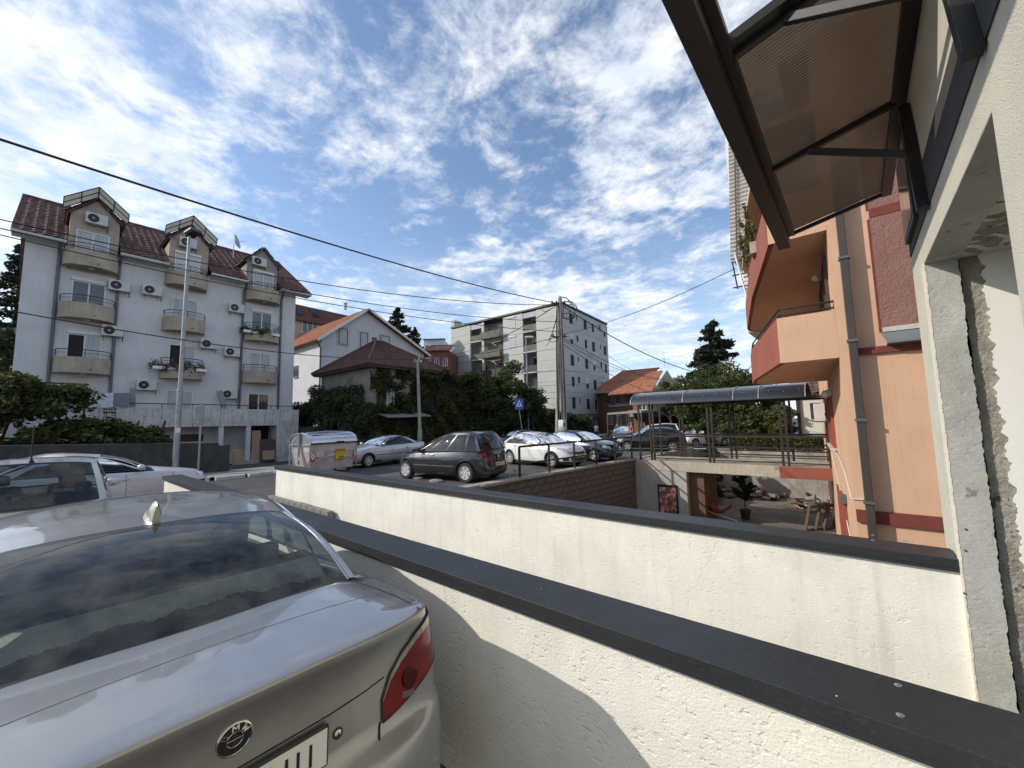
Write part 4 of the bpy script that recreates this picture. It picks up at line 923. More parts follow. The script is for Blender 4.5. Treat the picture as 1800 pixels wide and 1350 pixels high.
# ---------------------------------------------------------------- left apartment house: facade plane x = -32.5
XF = -32.5
def left_house():
    t = T('apartment_house', 'white apartment house with rounded beige balconies, three gabled dormers and dark red tiled roof', 'apartment house', (XF, 6, G-.5))
    y0, y1 = -1.02, 12.44; zb = G-0.75; ztop = 10.30; B = [(0.30,2.52),(4.62,6.80),(9.02,11.25)]; FL = [3.20, 6.20, 9.14]
    b = MB(); b.box(XF-11, XF, y0, y1, zb, ztop); b.build('wall', M_rendw, t)
    # roof: eaves, ridge, verges
    xr, zr = XF-6.2, 14.85; xe, ze = XF+0.75, 10.36
    def rz(x): return ze+(zr-ze)*(xe-x)/(xe-xr)
    dorm = [(0.42,2.52,13.45,12.25),(4.70,6.86,13.45,12.25),(8.98,11.12,13.30,12.05)]
    edges = [-1.5]; 
    for a, c, _, _ in dorm: edges += [a, c]
    edges += [13.3]
    for k in range(0, len(edges), 2):
        roof_sheet('roof', M_tile, (xe, edges[k], ze), (xe, edges[k+1], ze), (xr, edges[k+1], zr), (xr, edges[k], zr), t)
        q = MB(); q.box(xe-0.02, xe+0.10, edges[k], edges[k+1], ze-0.14, ze-0.02); q.build('gutter', M_soffit, t); q = MB(); q.box(XF, xe, edges[k]+.02, edges[k+1]-.02, ze-0.16, ze-0.09); q.build('eaves', M_soffit, t)
    for a, c, _, _ in dorm: roof_sheet('roof', M_tile, (XF-1.4, a, rz(XF-1.4)), (XF-1.4, c, rz(XF-1.4)), (xr, c, zr), (xr, a, zr), t)
    roof_sheet('roof', M_tile, (xr-7, -1.5, ze), (xr-7, 13.3, ze), (xr, 13.3, zr), (xr, -1.5, zr), t, pu=.6, pv=.8)
    q = MB(); q.tube([(xr, -1.5+14.8*k/40, zr+0.05+0.015*(k % 2)) for k in range(41)], 0.11, 6); q.build('ridge_tiles', M_tile, t)
    for yy in (-1.0, 12.42):
        q = MB(); q.poly([(XF, yy, ztop), (xr, yy, zr-.15), (XF-11, yy, ztop)], (0, 0.02 if yy < 0 else -.02, 0)); q.build('gable_wall', M_rendw, t)
    # bays: dormers, windows, balconies
    spec = {0: [(1.0,'blind0'),(0,'open'),(0,'open2')]}
    for bi, (a, c) in enumerate(B):
        mid = (a+c)/2; dl, dr_, dp, de = dorm[bi]; dm = (dl+dr_)/2
        q = MB(); q.poly([(XF+.02, dl+.06, 9.0), (XF+.02, dr_-.06, 9.0), (XF+.02, dr_-.06, de), (XF+.02, dm, dp-0.12), (XF+.02, dl+.06, de)], (-1.8,0,0)); q.build('dormer_wall', M_rendb if bi < 2 else mat('grey_render', (0.30,0.28,0.25), 0.9, 0, .1, 2, .2, 30, streak=.3), t)
        z_e = de+.02
        for sgn, e in ((1, dl-.12), (-1, dr_+.12)):
            roof_sheet('dormer_roof', M_tile if bi < 2 else M_pipe, (XF+.22, e, z_e-.1), (XF-3.6, e, z_e-.1), (XF-3.6, dm, dp), (XF+.22, dm, dp), t)
        # hanging glazed visor above the first two dormers
        if bi < 2:
            for sgn, e in ((1, dl-.25), (-1, dr_+.25)):
                lo, hi = Vector((XF+.25, e, z_e+.05)), Vector((XF+.25, dm, dp+.0)); up = Vector((0.42,0,.46)) 
                q = MB(); q.poly([lo, hi, hi+up, lo+up], (-.015,0,.015)); v = q.build('visor_panel', mat('visor_panel', (0.86,0.84,0.72), 0.5, 0, .08, 3, 0, 1), t)
                q = MB()
                for k in range(3): q.bar(lo.lerp(hi, k/2), lo.lerp(hi, k/2)+up, .04)
                for k in (0,.5,1): q.bar(lo+up*k, hi+up*k, .04)
                q.build('visor_frame', M_black, t)
        w = 1.34; o = mid - w/2 + (0.0)
        for fi, zf in enumerate([0.25]+FL):
            zz = zf+0.08 if fi else 0.95
            kw = {}
            if fi == 3: kw = dict(blind=(0, .62, .0)[bi], box=bi > 0, curtain=True)
            if fi == 0: kw = dict(blind=(1.0, 0, 0)[bi], curtain=bi == 1, box=False, mframe=None); 
            if fi == 1: kw = dict(open_=0 if bi < 2 else None, curtain=bi != 2, gm=None if bi < 2 else M_curtain, box=bi == 0)
            if fi == 2: kw = dict(curtain=bi == 1, box=bi != 1)
            hh = 2.15 if fi else 1.55
            window(t, (XF+(.024 if fi == 3 else 0), o, zz), (0,1,0), (1,0,0), w, hh, panes=2, sill=False, **kw)
        for fi, zf in enumerate(FL): 
            n = 18; cx = XF; R_ = (c-a)/2; dep = 0.98
            def arc(k, off=0.0): A = math.pi*k/n; return (XF+0.0+(dep-off)*math.sin(A)**0.8, mid-(R_-off*0.7)*math.cos(A))
            q = MB(); P = [arc(k) for k in range(n+1)]
            q.add([(x, y, zf+.02) for x, y in P]+[(x, y, zf+.15) for x, y in P], [tuple(range(n+1)), tuple(range(n+1, 2*n+2))[::-1]]); sl = q.build('balcony_floor', M_rendb, t)
            q = MB(); q.grid([[(x, y, zf), (x, y, zf+.86), arc(k, .12)+(zf+.86,), arc(k, .12)+(zf,), (x, y, zf)] for k, (x, y) in enumerate(P)])
            q.build('balcony_parapet', M_rendb, sl, smooth=True, sharp=30)
            q = MB(); 
            for dz in (.22, .40): q.tube([arc(k, .06)+(zf+.86+dz,) for k in range(n+1)], .022 if dz > .3 else .013, 5)
            for k in (1, 9, 17): q.bar(arc(k, .06)+(zf+.86,), arc(k, .06)+(zf+1.27,), .03)
            q.build('balcony_rail', M_rail, sl)
            q = MB(); q.lathe([(.0,0),(.09,.01),(.11,.05),(.08,.07)], (XF+.5, mid, zf-.06), (0,0,1), n=10); q.build('ceiling_lamp', M_white, sl)
            q = MB(); q.tube([(XF+dep-.05, mid+.25, zf+.2),(XF+dep+.12, mid+.25, zf+.17)], .03, 6); q.build('drain_spout', M_black, sl)
    for y, zt_, z0 in ((0.20,10.25,2.4),(2.56,10.25,1.7),(8.93,10.2,1.4),(11.40,10.3,1.4)):
        q = MB(); q.tube([(XF+.75,y,zt_+.05),(XF+.6,y,zt_-.05),(XF+.12,y,zt_-.55),(XF+.12,y,z0)], .075, 8); q.build('downpipe', M_pipe, t, smooth=True)
    # terrace along the ground floor, columns, porch wall and low windows
    xt = -30.9
    q = MB(); q.box(XF, xt, 0.0, 12.28, 0.20, 0.42); q.build('terrace_slab', M_rendw2, t)
    q = MB(); q.box(xt-.14, xt+.02, 0.0, 12.28, 0.42, 1.30); q.build('terrace_parapet', M_rendw2, t)
    q = MB(); q.bar((xt-.05, -.1, 1.58),(xt-.05, 12.2, 1.55),.045,.05)
    for k in range(9): q.bar((xt-.05, .3+k*1.45, 1.3),(xt-.05, .3+k*1.45, 1.56),.035)
    q.build('terrace_rail', M_rail, t)
    for y in (3.5, 7.62, 9.15): q = MB(); q.box(xt-.3, xt-.04, y-.13, y+.13, -2.6, .2); q.build('column', M_rendw, t)
    q = MB(); q.box(xt-1.6, xt-.02, 10.85, 12.28, -2.6, .2); q.build('porch_pier', M_rendw2, t)
    for y in (3.9, 5.6): window(t, (XF+.0, y, -.80), (0,1,0), (1,0,0), 1.5, .6, panes=1, box=False, gm=M_frameb)
    q = MB(); q.box(XF+.001, XF+.06, 9.5, 10.9, -2.6, .2); q.build('garage_door', M_dark, t)
    # satellite dish and its arm on the roof ridge
    d = T('satellite_dish', 'mesh satellite dish on a short mast above the tiled roof ridge', 'satellite dish', (xr+2.3, 9.2, 13.3))
    q = MB(); q.tube([(xr+2.3,9.2,13.2),(xr+2.3,9.2,14.6)], .03, 6); q.build('mast', M_galv, d)
    q = MB(); q.lathe([(0.0,0),(.25,.03),(.45,.11),(.55,.19)], (xr+2.35,9.25,14.75), (0.55,0.82,0.25), n=20); q.build('dish', M_galv, d, smooth=True)
    q = MB(); q.bar((xr+2.35,9.25,14.75),(xr+2.7,9.85,14.9),.02); q.build('feed_arm', M_galv, d)
    return t
lh = left_house()
acs = [(209,503,'white air conditioner by the downpipe above the second left balcony'),(267,511,'white air conditioner on bare wall between left and middle balconies'),(197,582,'air conditioner at the right end of the lower left balcony doors'),
 (415,542,'air conditioner with pale fan below the right downpipe elbow'),(366,605,'air conditioner just right of the flower balcony'),(407,619,'air conditioner with wall cable loop beside the right downpipe'),
 (257,677,'air conditioner above the terrace laundry, left of the street lamp'),(402,693,'lowest air conditioner beside the leaning board on the terrace')]
for px, py, lb in acs: p = ax(px, py, XF+.2); ac_unit(lb, (XF+.02, p.y, p.z), (1,0,0), 'air conditioners on the apartment house front', 1.12)
for px, py, lb in [(170,387,'air conditioner under the gable of the leftmost dormer'),(330,428,'air conditioner on the middle dormer behind the street lamp head'),(455,461,'air conditioner on the grey right dormer')]:
    p = ax(px, py, XF+.2); ac_unit(lb, (XF+.04, p.y, p.z), (1,0,0), 'air conditioners on the apartment house front', 1.12)
# flowers on two balconies
def flower_box(label, px0, px1, py, zoff, flowers, seed):
    a, c = ax(px0, py, XF+.85), ax(px1, py, XF+.85); t = T('flower_box', label, 'flower box', tuple((a+c)/2))
    n = 60; pts = []; g = np.random.default_rng(seed); N_ = 900
    u = g.random(N_); R_ = 0.12+0.10*g.random(N_)
    P = np.stack([np.full(N_, XF+.0)+1.0*np.sin(np.pi*u)**.5+g.normal(size=N_)*.10, a.y+(c.y-a.y)*u+g.normal(size=N_)*.05, a.z+g.normal(size=N_)*.13-.05+0.12*np.sin(u*23)], 1)
    plant_mass('leaves', P, .07, F_mid, t, seed=seed)
    if flowers: plant_mass('blossoms', P[:170]+np.array([.05,0,.06]), .06, F_flower, t, seed=seed+1)
    for k in range(4):
        y = a.y+(c.y-a.y)*(k+.5)/4; q = MB(); q.box(XF+.75, XF+.95, y-.28, y+.28, a.z-.26, a.z-.08); q.build('trough', M_white, t, bevel=.01)
    return t
flower_box('trailing red and green balcony flowers beside the street lamp pole', 266, 366, 640, 0, True, 3)
flower_box('green plants along the rail of the right middle balcony', 428, 492, 577, 0, False, 5)
# laundry, leaning boards and plaques on the terrace
def cloth(label, px0, px1, ptop, pbot, m, seed, cat='towel', name='towel'):
    a, c = ax(px0, ptop, -31.0), ax(px1, ptop, -31.0); zb_ = ax(px0, pbot, -31.0).z; g = random.Random(seed); b = MB(); n = 14; rows = []
    for i in range(n+1):
        u = i/n; y = a.y+(c.y-a.y)*u; w = .03*math.sin(u*19+seed); rows.append([(-30.80+w*k/5, y, (a.z+(c.z-a.z)*u)*(1-k/5)+(zb_+.03*math.sin(u*7))*k/5) for k in range(6)]+[(-31.02, y, a.z+(c.z-a.z)*u-.02)])
    b.grid(rows); return tag(b.build(name, m, smooth=True), label, cat)
cloth('white sheet hanging over the left end of the terrace rail', 140, 163, 689, 716, mat('white_cloth', (.62,.62,.66), .9, 0, .08, 2, .1, 10), 1)
cloth('pale checked cloth hanging on the terrace rail beside the grey blanket', 163, 199, 691, 716, mat('checked_cloth', (.58,.60,.66), .9, 0, .3, 30, .1, 10), 2)
cloth('grey blanket hanging on the terrace rail below the air conditioner', 200, 228, 691, 716, mat('grey_cloth', (.20,.22,.24), .9, 0, .12, 3, .1, 10), 3, 'blanket', 'blanket')
def board(label, px, pyt, pyb, w, m, X=-31.2, lean=.25, name='board', cat='board', shift=0):
    a, c = ax(px, pyt, X), ax(px+shift, pyb, X+lean); b = MB(); u = Vector((0,w/2,0)); b.poly([a-u, a+u, c+u, c-u], (0.04,0,0.01)); o = b.build(name, m, bevel=.004); return tag(o, label, cat)
M_ply = mat('plywood', (.34,.26,.17), .8, 0, .15, 2, .1, 20, stretch=(1,1,.3)); M_greyb = mat('grey_panel', (.22,.22,.21), .7, 0, .12, 2, .05, 20)
board('dark board standing on the terrace right of the grey blanket', 233, 683, 716, .26, M_greyb, -31.3); board('tall grey board leaning on the terrace beside the lowest air conditioner', 386, 688, 718, .35, M_greyb, -31.6, .5, shift=8)
for i, (px, y0, y1, w, m_, lb) in enumerate([(401,791,816,1.0,M_ply,'pale plywood sheet beside the dark slanted wall end'),(422,789,817,.85,M_ply,'cracked plywood sheet left of the white porch column'),(450,757,816,.55,M_ply,'tall narrow plywood sheet right of the white porch column'),
     (452,792,815,.9,mat('stone_slab', (.28,.26,.23), .8, 0, .15, 2, .1, 20),'greyish slab leaning against the porch back wall'),(470,772,812,.95,M_frameb,'dark framed pane behind the light plywood under the porch'),(472,784,808,.75,M_ply,'light square plywood piece in front of the dark frame')]):
    board(lb, px, y0, y1, w, m_, -31.3+.06*i, .35)
t = T('street_plaque', 'small navy street name plaque on the terrace parapet', 'plaque', tuple(ax(193,721,-30.87)))
a, c = ax(182,716,-30.87), ax(204,726,-30.87); q = MB(); q.box(-30.88,-30.855, a.y, c.y, c.z, a.z); q.build('plate', mat('navy_enamel', (.01,.014,.06), .4, 0, .1, 3, 0, 1), t)
for row, (z_, n_, h_) in enumerate(((a.z-.08, 6, .035), (a.z-.19, 12, .06))):
    for k in range(n_): y = (a.y+c.y)/2+(k-(n_-1)/2)*(.07 if row == 0 else .062); q = MB(); q.box(-30.854,-30.850, y-.016-(k % 3)*.004, y+.016, z_-h_/2, z_+h_/2); q.build('lettering', M_white, t)
t = T('number_plaque', 'house number 19 plaque under the navy street plaque', 'plaque', tuple(ax(193,731,-30.87)))
a, c = ax(186,727,-30.87), ax(200,735.5,-30.87); q = MB(); q.box(-30.88,-30.86, a.y, c.y, c.z, a.z); q.build('plate', mat('cream_enamel', (.5,.47,.4), .5, 0, .1, 3, 0, 1), t)
M_redink = mat('red_ink', (.25,.03,.02), .5, 0, 0, 3, 0, 1)
ym, zm = (a.y+c.y)/2, (a.z+c.z)/2
for s_ in ([(-.20,.10),(-.12,.15),(-.12,-.15)], [(.22,.03),(.08,.03),(.08,.15),(.22,.15),(.22,-.15),(.08,-.15)]):
    for (y_0, z_0), (y_1, z_1) in zip(s_, s_[1:]): q = MB(); q.bar((-30.855, ym+y_0, zm+z_0), (-30.855, ym+y_1, zm+z_1), .03, .004, up=(1,0,0)); q.build('digit_stroke', M_redink, t)
# dark stone wall on the pavement edge
t = T('dark_stone_wall', 'dark stone ramp wall with slanted end behind the street lamp', 'wall', (-22, 2, G))
M_dstone = mat('dark_stone', (.050,.047,.045), .85, 0, .3, 2.5, .5, 25, stain=(.10,.095,.085), stain_t=.62, stain_s=3)
q = MB(); q.poly([(-22.0,-9,-2.4),(-22.0,5.95,-2.2),(-22.0,5.35,-.66),(-22.0,-9,-.14)], (-.35,0,0)); q.build('wall_body', M_dstone, t)
for k in range(14): y = -8.2+k*1.0; q = MB(); q.box(-22.0, -21.985, y, y+.98, -2.0+.0*k, -.35-.035*(k-1) if y < 4.3 else -.72); q.build('stone_facing', M_dstone, t, bevel=.004)
q = MB(); q.poly([(-22.0,5.36,-.655),(-22.0,-9,-.135),(-22.42,-9,-.135),(-22.42,5.36,-.655)], (0,0,.05)); q.build('wall_coping', M_dstone, t)
# ---------------------------------------------------------------- garden steps, hedge bank, old house, gabled house
def hbox_house(): pass
t = T('garden_steps', 'concrete garden steps with dark railings right of the white apartment house', 'steps', (-31, 14, G))
for k in range(9): q = MB(); q.box(-31.0-.28*k-.28, -31.0-.28*k, 12.9, 15.6, G-.3, G+.45+.17*(k+1)); q.build('step', M_pave, t)
q = MB(); q.box(-31.0,-30.7,12.6,15.9,G-.3,G+.45); q.build('landing', M_conc, t)
for y in (12.7, 14.2, 15.7):
    q = MB(); q.bar((-30.9,y,G+1.4),(-33.4,y,G+3.0),.045); q.bar((-30.9,y,G+1.0),(-33.4,y,G+2.6),.03)
    for k in range(4): q.bar((-30.9-.8*k,y,G+.3+.5*k),(-30.9-.8*k,y,G+1.4+.51*k),.035)
    q.build('handrail', M_rail, t)
t = T('low_garden_wall', 'low weathered concrete wall under the ivy behind the silver saloon', 'wall', (-25.6, 15, G))
q = MB(); q.box(-25.9,-25.6,11.6,31,G-.3,-.72); q.build('wall_body', mat('mossy_concrete', (.085,.075,.065), .95, 0, .35, 1.5, .5, 20), t)
q = MB()
for k in range(11): q.bar((-25.75, 11.8+.45*k, -.72), (-25.75, 11.8+.45*k, .5), .03)
q.bar((-25.75,11.7,.5),(-25.75,16.4,.5),.04); q.bar((-25.75,11.7,-.5),(-25.75,16.4,-.5),.03); q.build('fence_bars', M_rail, t)
# raised garden behind the wall
q = MB(); q.box(-36.5,-25.9,12.6,40,G-.3,-.9); q.build('garden_ground', M_soil, kind='structure')
# old house with hipped roof
def old_house():
    t = T('old_house', 'old low house with brown hipped tile roof, overgrown with ivy', 'house', (-30.5, 19, G))
    e = 4.3; x0, x1, y0, y1 = -34.2, -25.4, 14.5, 21.9; pk0, pk1 = (-30.2, 18.0, 7.15), (-30.2, 18.6, 7.15)
    M_oldw = mat('old_plaster', (.26,.24,.215), .93, 0, .2, 1.2, .4, 15, streak=.5, stain=(.20,.10,.07), stain_t=.60, stain_s=1.1)
    q = MB(); q.box(x0+.6, x1-.6, y0+.6, y1-.6, -.9, e+.05); q.build('wall', M_oldw, t)
    roof_sheet('roof', M_tile_b, (x1,y0,e), (x1,y1,e), pk1, pk0, t, .26, .34); roof_sheet('roof', M_tile_b, (x0,y0,e), (x1,y0,e), pk0, pk0, t, .26, .34)
    roof_sheet('roof', M_tile_b, (x0,y0,e), (x0,y1,e), pk1, pk0, t, .6, .8); roof_sheet('roof', M_tile_b, (x0,y1,e), (x1,y1,e), pk1, pk1, t, .6, .8)
    q = MB(); q.box(x0+.1,x1-.1,y0+.1,y1-.1,e-.14,e-.04); q.build('eaves', M_frameb, t)
    for a, c in (((x1,y0,e+.12),pk0),((x0,y0,e+.12),pk0),((x1,y1,e+.12),pk1)):
        q = MB(); q.tube([Vector(a).lerp(Vector(c), k/20) for k in range(21)], .10, 6); q.build('hip_tiles', M_tile_b, t)
    q = MB(); q.box(-30.2,-29.9,17.6,17.9,6.4,7.35); q.build('chimney', mat('chimney_brick', (.22,.10,.07), .9, 0, .3, 6, .3, 20), t)
    window(t, (x1-.6, 16.4, 1.2), (0,1,0), (1,0,0), 1.2, 1.5, box=False, panes=2); window(t, (x1-.6, 18.6, 1.2), (0,1,0), (1,0,0), 1.1, 1.5, mframe=M_frameb, box=False)
    q = MB(); q.poly([(x1-.6,15.4,.9),(x1-.6,19.4,.95),(x1+.9,19.3,.65),(x1+.9,15.6,.55)], (0,0,.06)); q.build('porch_roof', M_greyb, t)
    M_rb = mat('red_brick', (.25,.095,.06), .9, 0, .25, 6, .3, 30); src = None
    for r_ in range(15):
        for k in range(9):
            if (r_ < 8 and 2 < k < 6) or r_ > 12 and k % 2: continue
            if src is None: qq = MB(); qq.box(0,.03,-.115,.115,-.035,.035); o = qq.build('brick', M_rb, t, local=True); src = o
            else: o = src.copy(); COL.objects.link(o)
            o.location = (x1-.6+.002-t.location.x, 17.0+.245*k+(.12 if r_ % 2 else 0)-t.location.y, 1.05+.082*r_+.3-t.location.z)
    return t
old_house()
def gabled():
    t = T('gabled_house', 'white gabled house with orange tiled roof behind the old brown-roofed house', 'house', (-45, 26, 0)); X = -45; L_ = 13
    A = [ax(565,700,X), ax(565,592,X), ax(643,545,X), ax(745,622,X), ax(745,700,X)]; zb = -2
    q = MB(); q.poly([(X,A[0].y,zb),(X,A[1].y,A[1].z-.1),(X,A[2].y,A[2].z-.15),(X,A[3].y,A[3].z-.1),(X,A[4].y,zb)], (-L_,0,0)); q.build('wall', mat('cool_white_render', (.55,.55,.56), .92, 0, .06, .8, .3, 20, streak=.2), t)
    o = .7
    def ext(p, q_, d): return p + (p-q_).normalized()*d
    e1 = ext(A[1], A[2], .9); e2 = ext(A[3], A[2], .7)
    roof_sheet('roof', M_tile_o, e1+Vector((o,0,.05)), e1+Vector((-L_-3,0,.05)), A[2]+Vector((-L_-3,0,.05)), A[2]+Vector((o,0,.05)), t, .3, .38)
    roof_sheet('roof', M_tile_o, e2+Vector((o,0,.05)), e2+Vector((-L_-3,0,.05)), A[2]+Vector((-L_-3,0,.05)), A[2]+Vector((o,0,.05)), t, .6, .8)
    for a in (e1, e2): q = MB(); q.bar(a+Vector((o+.03,0,0)), A[2]+Vector((o+.03,0,0)), .06, .26); q.build('verge_board', M_frame, t)
    M_sur = mat('cream_surround', (.52,.45,.36), .9, 0, .05, 3, 0, 1)
    for (px0,py0,px1,py1) in ((595,579,611,604),(633,586,646,609),(668,592,684,607),(600,634,608,643)):
        a, c = ax(px0,py1,X), ax(px1,py0,X); q = MB(); q.box(X-.01, X+.03, a.y-.25, c.y+.25, a.z-.25, c.z+.25); q.build('surround', M_sur, t)
        window(t, (X+.03, a.y, a.z), (0,1,0), (1,0,0), max(.4, c.y-a.y), max(.4, c.z-a.z), mframe=M_frameb, panes=1, box=False, curtain=True)
    y0 = A[1].y; w0, w1 = ay(517,645,y0), ay(525,662,y0); window(t, (w0.x, y0, w1.z), (1,0,0), (0,-1,0), 1.2, 1.4, mframe=M_frameb, box=False)
    q = MB(); q.tube([(X+.1, e1.y+.2, e1.z-.1),(X+.1,y0-.1,e1.z-.7),(X+.1,y0-.1,-1)], .09, 8); q.build('downpipe', M_frameb, t)
gabled()
def longhouse():
    t = T('long_house', 'long red mansard roofed house behind the gabled house', 'house', (-62, 28, 0)); X = -62; a, c = ax(505,522,X), ax(612,548,X); lo = ax(518,562,X); zr = a.z
    q = MB(); q.box(X-10, X, a.y-2, c.y+1.5, -2, lo.z); q.build('wall', M_rendb, t)
    roof_sheet('roof', mat('wine_roof_tile', (.13,.045,.04), .8, 0, .25, 2, .2, 15), (X+.5,a.y-2,lo.z-.1), (X+.5,c.y+1.5,lo.z-.1), (X-2.5,c.y+1.2,zr-.3), (X-2.5,a.y-2,zr+.0), t, .35, .4)
    for px, py in ((524,549),(554,551)):
        p = ax(px, py, X-1); q = MB(); q.obox((p.x+.4, p.y, p.z), (.15,0,.0), (0,.45,0), (-.2,0,.5)); q.build('roof_window', M_glassd, t)
    p = ax(607,540,X-2.5); q = MB(); q.lathe([(.22,0),(.22,.9),(.3,.95),(.3,1.1)], (X-2.5,p.y,p.z-.4), n=10); q.build('chimney_pot', M_galv, t)
    p = ax(531,585,X); window(t, (X,p.y,p.z), (0,1,0), (1,0,0), 2.2, 1.8, panes=3, box=False)
longhouse()
# hillside houses and trees far up the slope
def far_house(label, px0, py0, px1, py1, D, m, roofm, rh=1.5, wins=3, X=None):
    d = ray((px0+px1)/2, (py0+py1)/2); c = d*D; ce = ray(px0, py1)*D; cf = ray(px1, py0)*D; w = (cf-ce).xy.length
    u = Vector((cf.x-ce.x, cf.y-ce.y, 0)).normalized(); n = Vector((u.y, -u.x, 0)); n = n if n.dot(c) < 0 else -n
    t = T('hill_house', label, 'house', (ce.x, ce.y, ce.z)); q = MB(); z0 = ce.z; z1 = cf.z; o = Vector((ce.x, ce.y, z0-6))
    q.poly([o, o+u*w, o+u*w-n*7, o-n*7], (0,0,z1-z0+6)); q.build('wall', m, t)
    a = Vector((ce.x, ce.y, z1)); roof_sheet('roof', roofm, a-u*.4+n*.4, a+u*(w+.4)+n*.4, a+u*(w-.2)-n*3.5+Vector((0,0,rh)), a+u*.2-n*3.5+Vector((0,0,rh)), t, .6, .6)
    for k in range(wins):
        ww = min(1.2, w/(wins*1.8)); window(t, a+u*(w*(k+.5)/wins-ww/2)-Vector((0,0,2.4)), u, n, ww, 1.3, panes=2, box=False, sill=False)
    return t
far_house('small white house high on the slope above the conifer', 672, 566, 690, 582, 92, mat('pale_cream', (.55,.53,.47), .9, 0, .05, 2, 0, 1), M_greyb, .4, 2)
far_house('white flat house with balcony on the hillside skyline', 745, 596, 779, 612, 82, M_rendw, M_greyb, .5, 3)
far_house('red brick house with white windows on the hillside', 746, 616, 790, 660, 62, mat('red_wall', (.20,.075,.06), .9, 0, .2, 2, .2, 10), M_tile, 1.6, 3)
# ---------------------------------------------------------------- grey five-storey block at the end of the street
def grey_block():
    C0 = az(998, 728, 1.0) if False else ray(994, 728) * 54.0; C0 = Vector((C0.x, C0.y, 0)); zb, zt_ = 0.95, 16.35
    dl = ray(793, 640) * 68.5; uL = Vector((dl.x-C0.x, dl.y-C0.y, 0)); WL = uL.length; uL.normalize(); nL = Vector((uL.y, -uL.x, 0)); nL = -nL if nL.dot(C0) > 0 else nL
    # right face direction
    a35 = AZ - math.radians(35.2); uR = Vector((-math.sin(a35), math.cos(a35), 0)); WR = 16.2; nR = Vector((uR.y, -uR.x, 0)); nR = -nR if nR.dot(C0) > 0 else nR
    t = T('grey_apartment_block', 'pale grey five storey panel block with loggias and a shop floor at the street end', 'apartment block', tuple(C0))
    M_pan = mat('pale_green_grey_panel', (.47,.47,.43), .8, 0, .05, .7, .1, 8, streak=.12); M_pan2 = mat('grey_blue_panel', (.43,.44,.43), .8, 0, .05, .7, .1, 8, streak=.22)
    z = Vector((0,0,1)); o = C0+z*zb; H = zt_-zb; back = uR*WR
    def L(px, py): p = apl(px, py, C0, nL); return (p-C0).dot(uL), p.z
    def R_(px, py): p = apl(px, py, C0, nR); return (p-C0).dot(uR), p.z
    # inner core and storey panels on both faces, recesses left open on the left face
    rec = []   # (s0, s1, z0, z1)
    for (x0, x1, rows) in ((783+1350/1350*0+(625)/4.5-3,780+765/4.5,((220,385),(395,540),(560,695),(950,1012))),(780+210/4.5,780+300/4.5,((318,450),(460,595),(605,740),(750,800))),(780+316/4.5,780+470/4.5,((318,420),(455,575),(600,700)))):
        for ya, yb_ in rows:
            a = L(x0, 500+ya/4.5); c = L(x1, 500+yb_/4.5 if True else 0); s0, s1 = sorted((a[0], c[0])); rec.append((s0, s1, min(a[1], c[1]), max(a[1], c[1])))
    # regularise rows to storeys
    F = [zb+.15+k*3.02 for k in range(5)]
    cols = [(L(942,560)[0], L(920,560)[0] if False else L(918.5,560)[0]), (L(846.5,590)[0], L(826.5,590)[0]), (L(884.5,590)[0], L(850.5,590)[0])]
    cols = [tuple(sorted(c)) for c in cols]; xs = sorted({0.0, WL, *[v for c in cols for v in c]})
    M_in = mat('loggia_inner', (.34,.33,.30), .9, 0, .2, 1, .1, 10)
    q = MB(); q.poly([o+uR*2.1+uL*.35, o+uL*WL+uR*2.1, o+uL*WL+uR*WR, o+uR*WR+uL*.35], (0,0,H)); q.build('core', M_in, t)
    for a, c in zip(xs, xs[1:]):
        isrec = any(abs(a-k[0]) < .01 for k in cols)
        for fi, zf in enumerate(F):
            q = MB(); h_ = 3.02-.025; w = c-a-.02
            if not isrec:
                n_ = 2
                for k in range(n_): q.obox(C0+uL*((a+c)/2)+z*(zf+h_/n_*(k+.5))-nL*.15, uL*w/2, z*(h_/n_/2-.012), nL*.15)
                q.build('wall_panel', M_pan, t)
            else:
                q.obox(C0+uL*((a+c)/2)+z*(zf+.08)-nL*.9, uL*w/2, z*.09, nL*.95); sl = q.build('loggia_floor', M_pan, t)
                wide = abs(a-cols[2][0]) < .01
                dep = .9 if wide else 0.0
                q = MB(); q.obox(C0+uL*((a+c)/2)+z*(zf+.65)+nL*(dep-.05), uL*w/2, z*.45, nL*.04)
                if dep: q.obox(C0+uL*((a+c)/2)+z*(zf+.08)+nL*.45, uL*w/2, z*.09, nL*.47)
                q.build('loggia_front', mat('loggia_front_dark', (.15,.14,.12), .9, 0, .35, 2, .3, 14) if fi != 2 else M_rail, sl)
                o_w = C0+uL*(a+.4)+z*(zf+.3)-nL*1.95; window(sl, o_w, uL, nL, min(2.2, w*.7), 2.2, panes=2, box=fi % 2 == 0, sill=False, blind=(0,.6,0,.3,.2)[fi])
                if not wide and fi == 4: q = MB(); q.obox(C0+uL*((a+c)/2)+z*(zf+2.55)-nL*.1, uL*w/2, z*.38, nL*.03); q.build('awning', M_curtain, sl)
    for (px, py) in ((900,568),(901,602)):
        s_, zz = L(px, py); window(t, C0+uL*(s_-.6)+z*(zz-.7), uL, nL, 1.4, 1.5, panes=1, box=True, sill=False, curtain=True)
    # right face
    q = MB(); q.poly([o+uL*.34+uR*.34, o+uL*1.6+uR*2.0, o+uL*1.6+uR*WR, o+uR*(WR+.01)+uL*.34], (0,0,H)); q.build('core', M_pan2, t)
    for fi, zf in enumerate(F):
        for k in range(4):
            q = MB(); q.obox(C0+uR*(WR*(k+.5)/4)+z*(zf+1.5)-nR*.15, uR*(WR/8-.012), z*1.495, nR*.15); q.build('wall_panel', M_pan2, t)
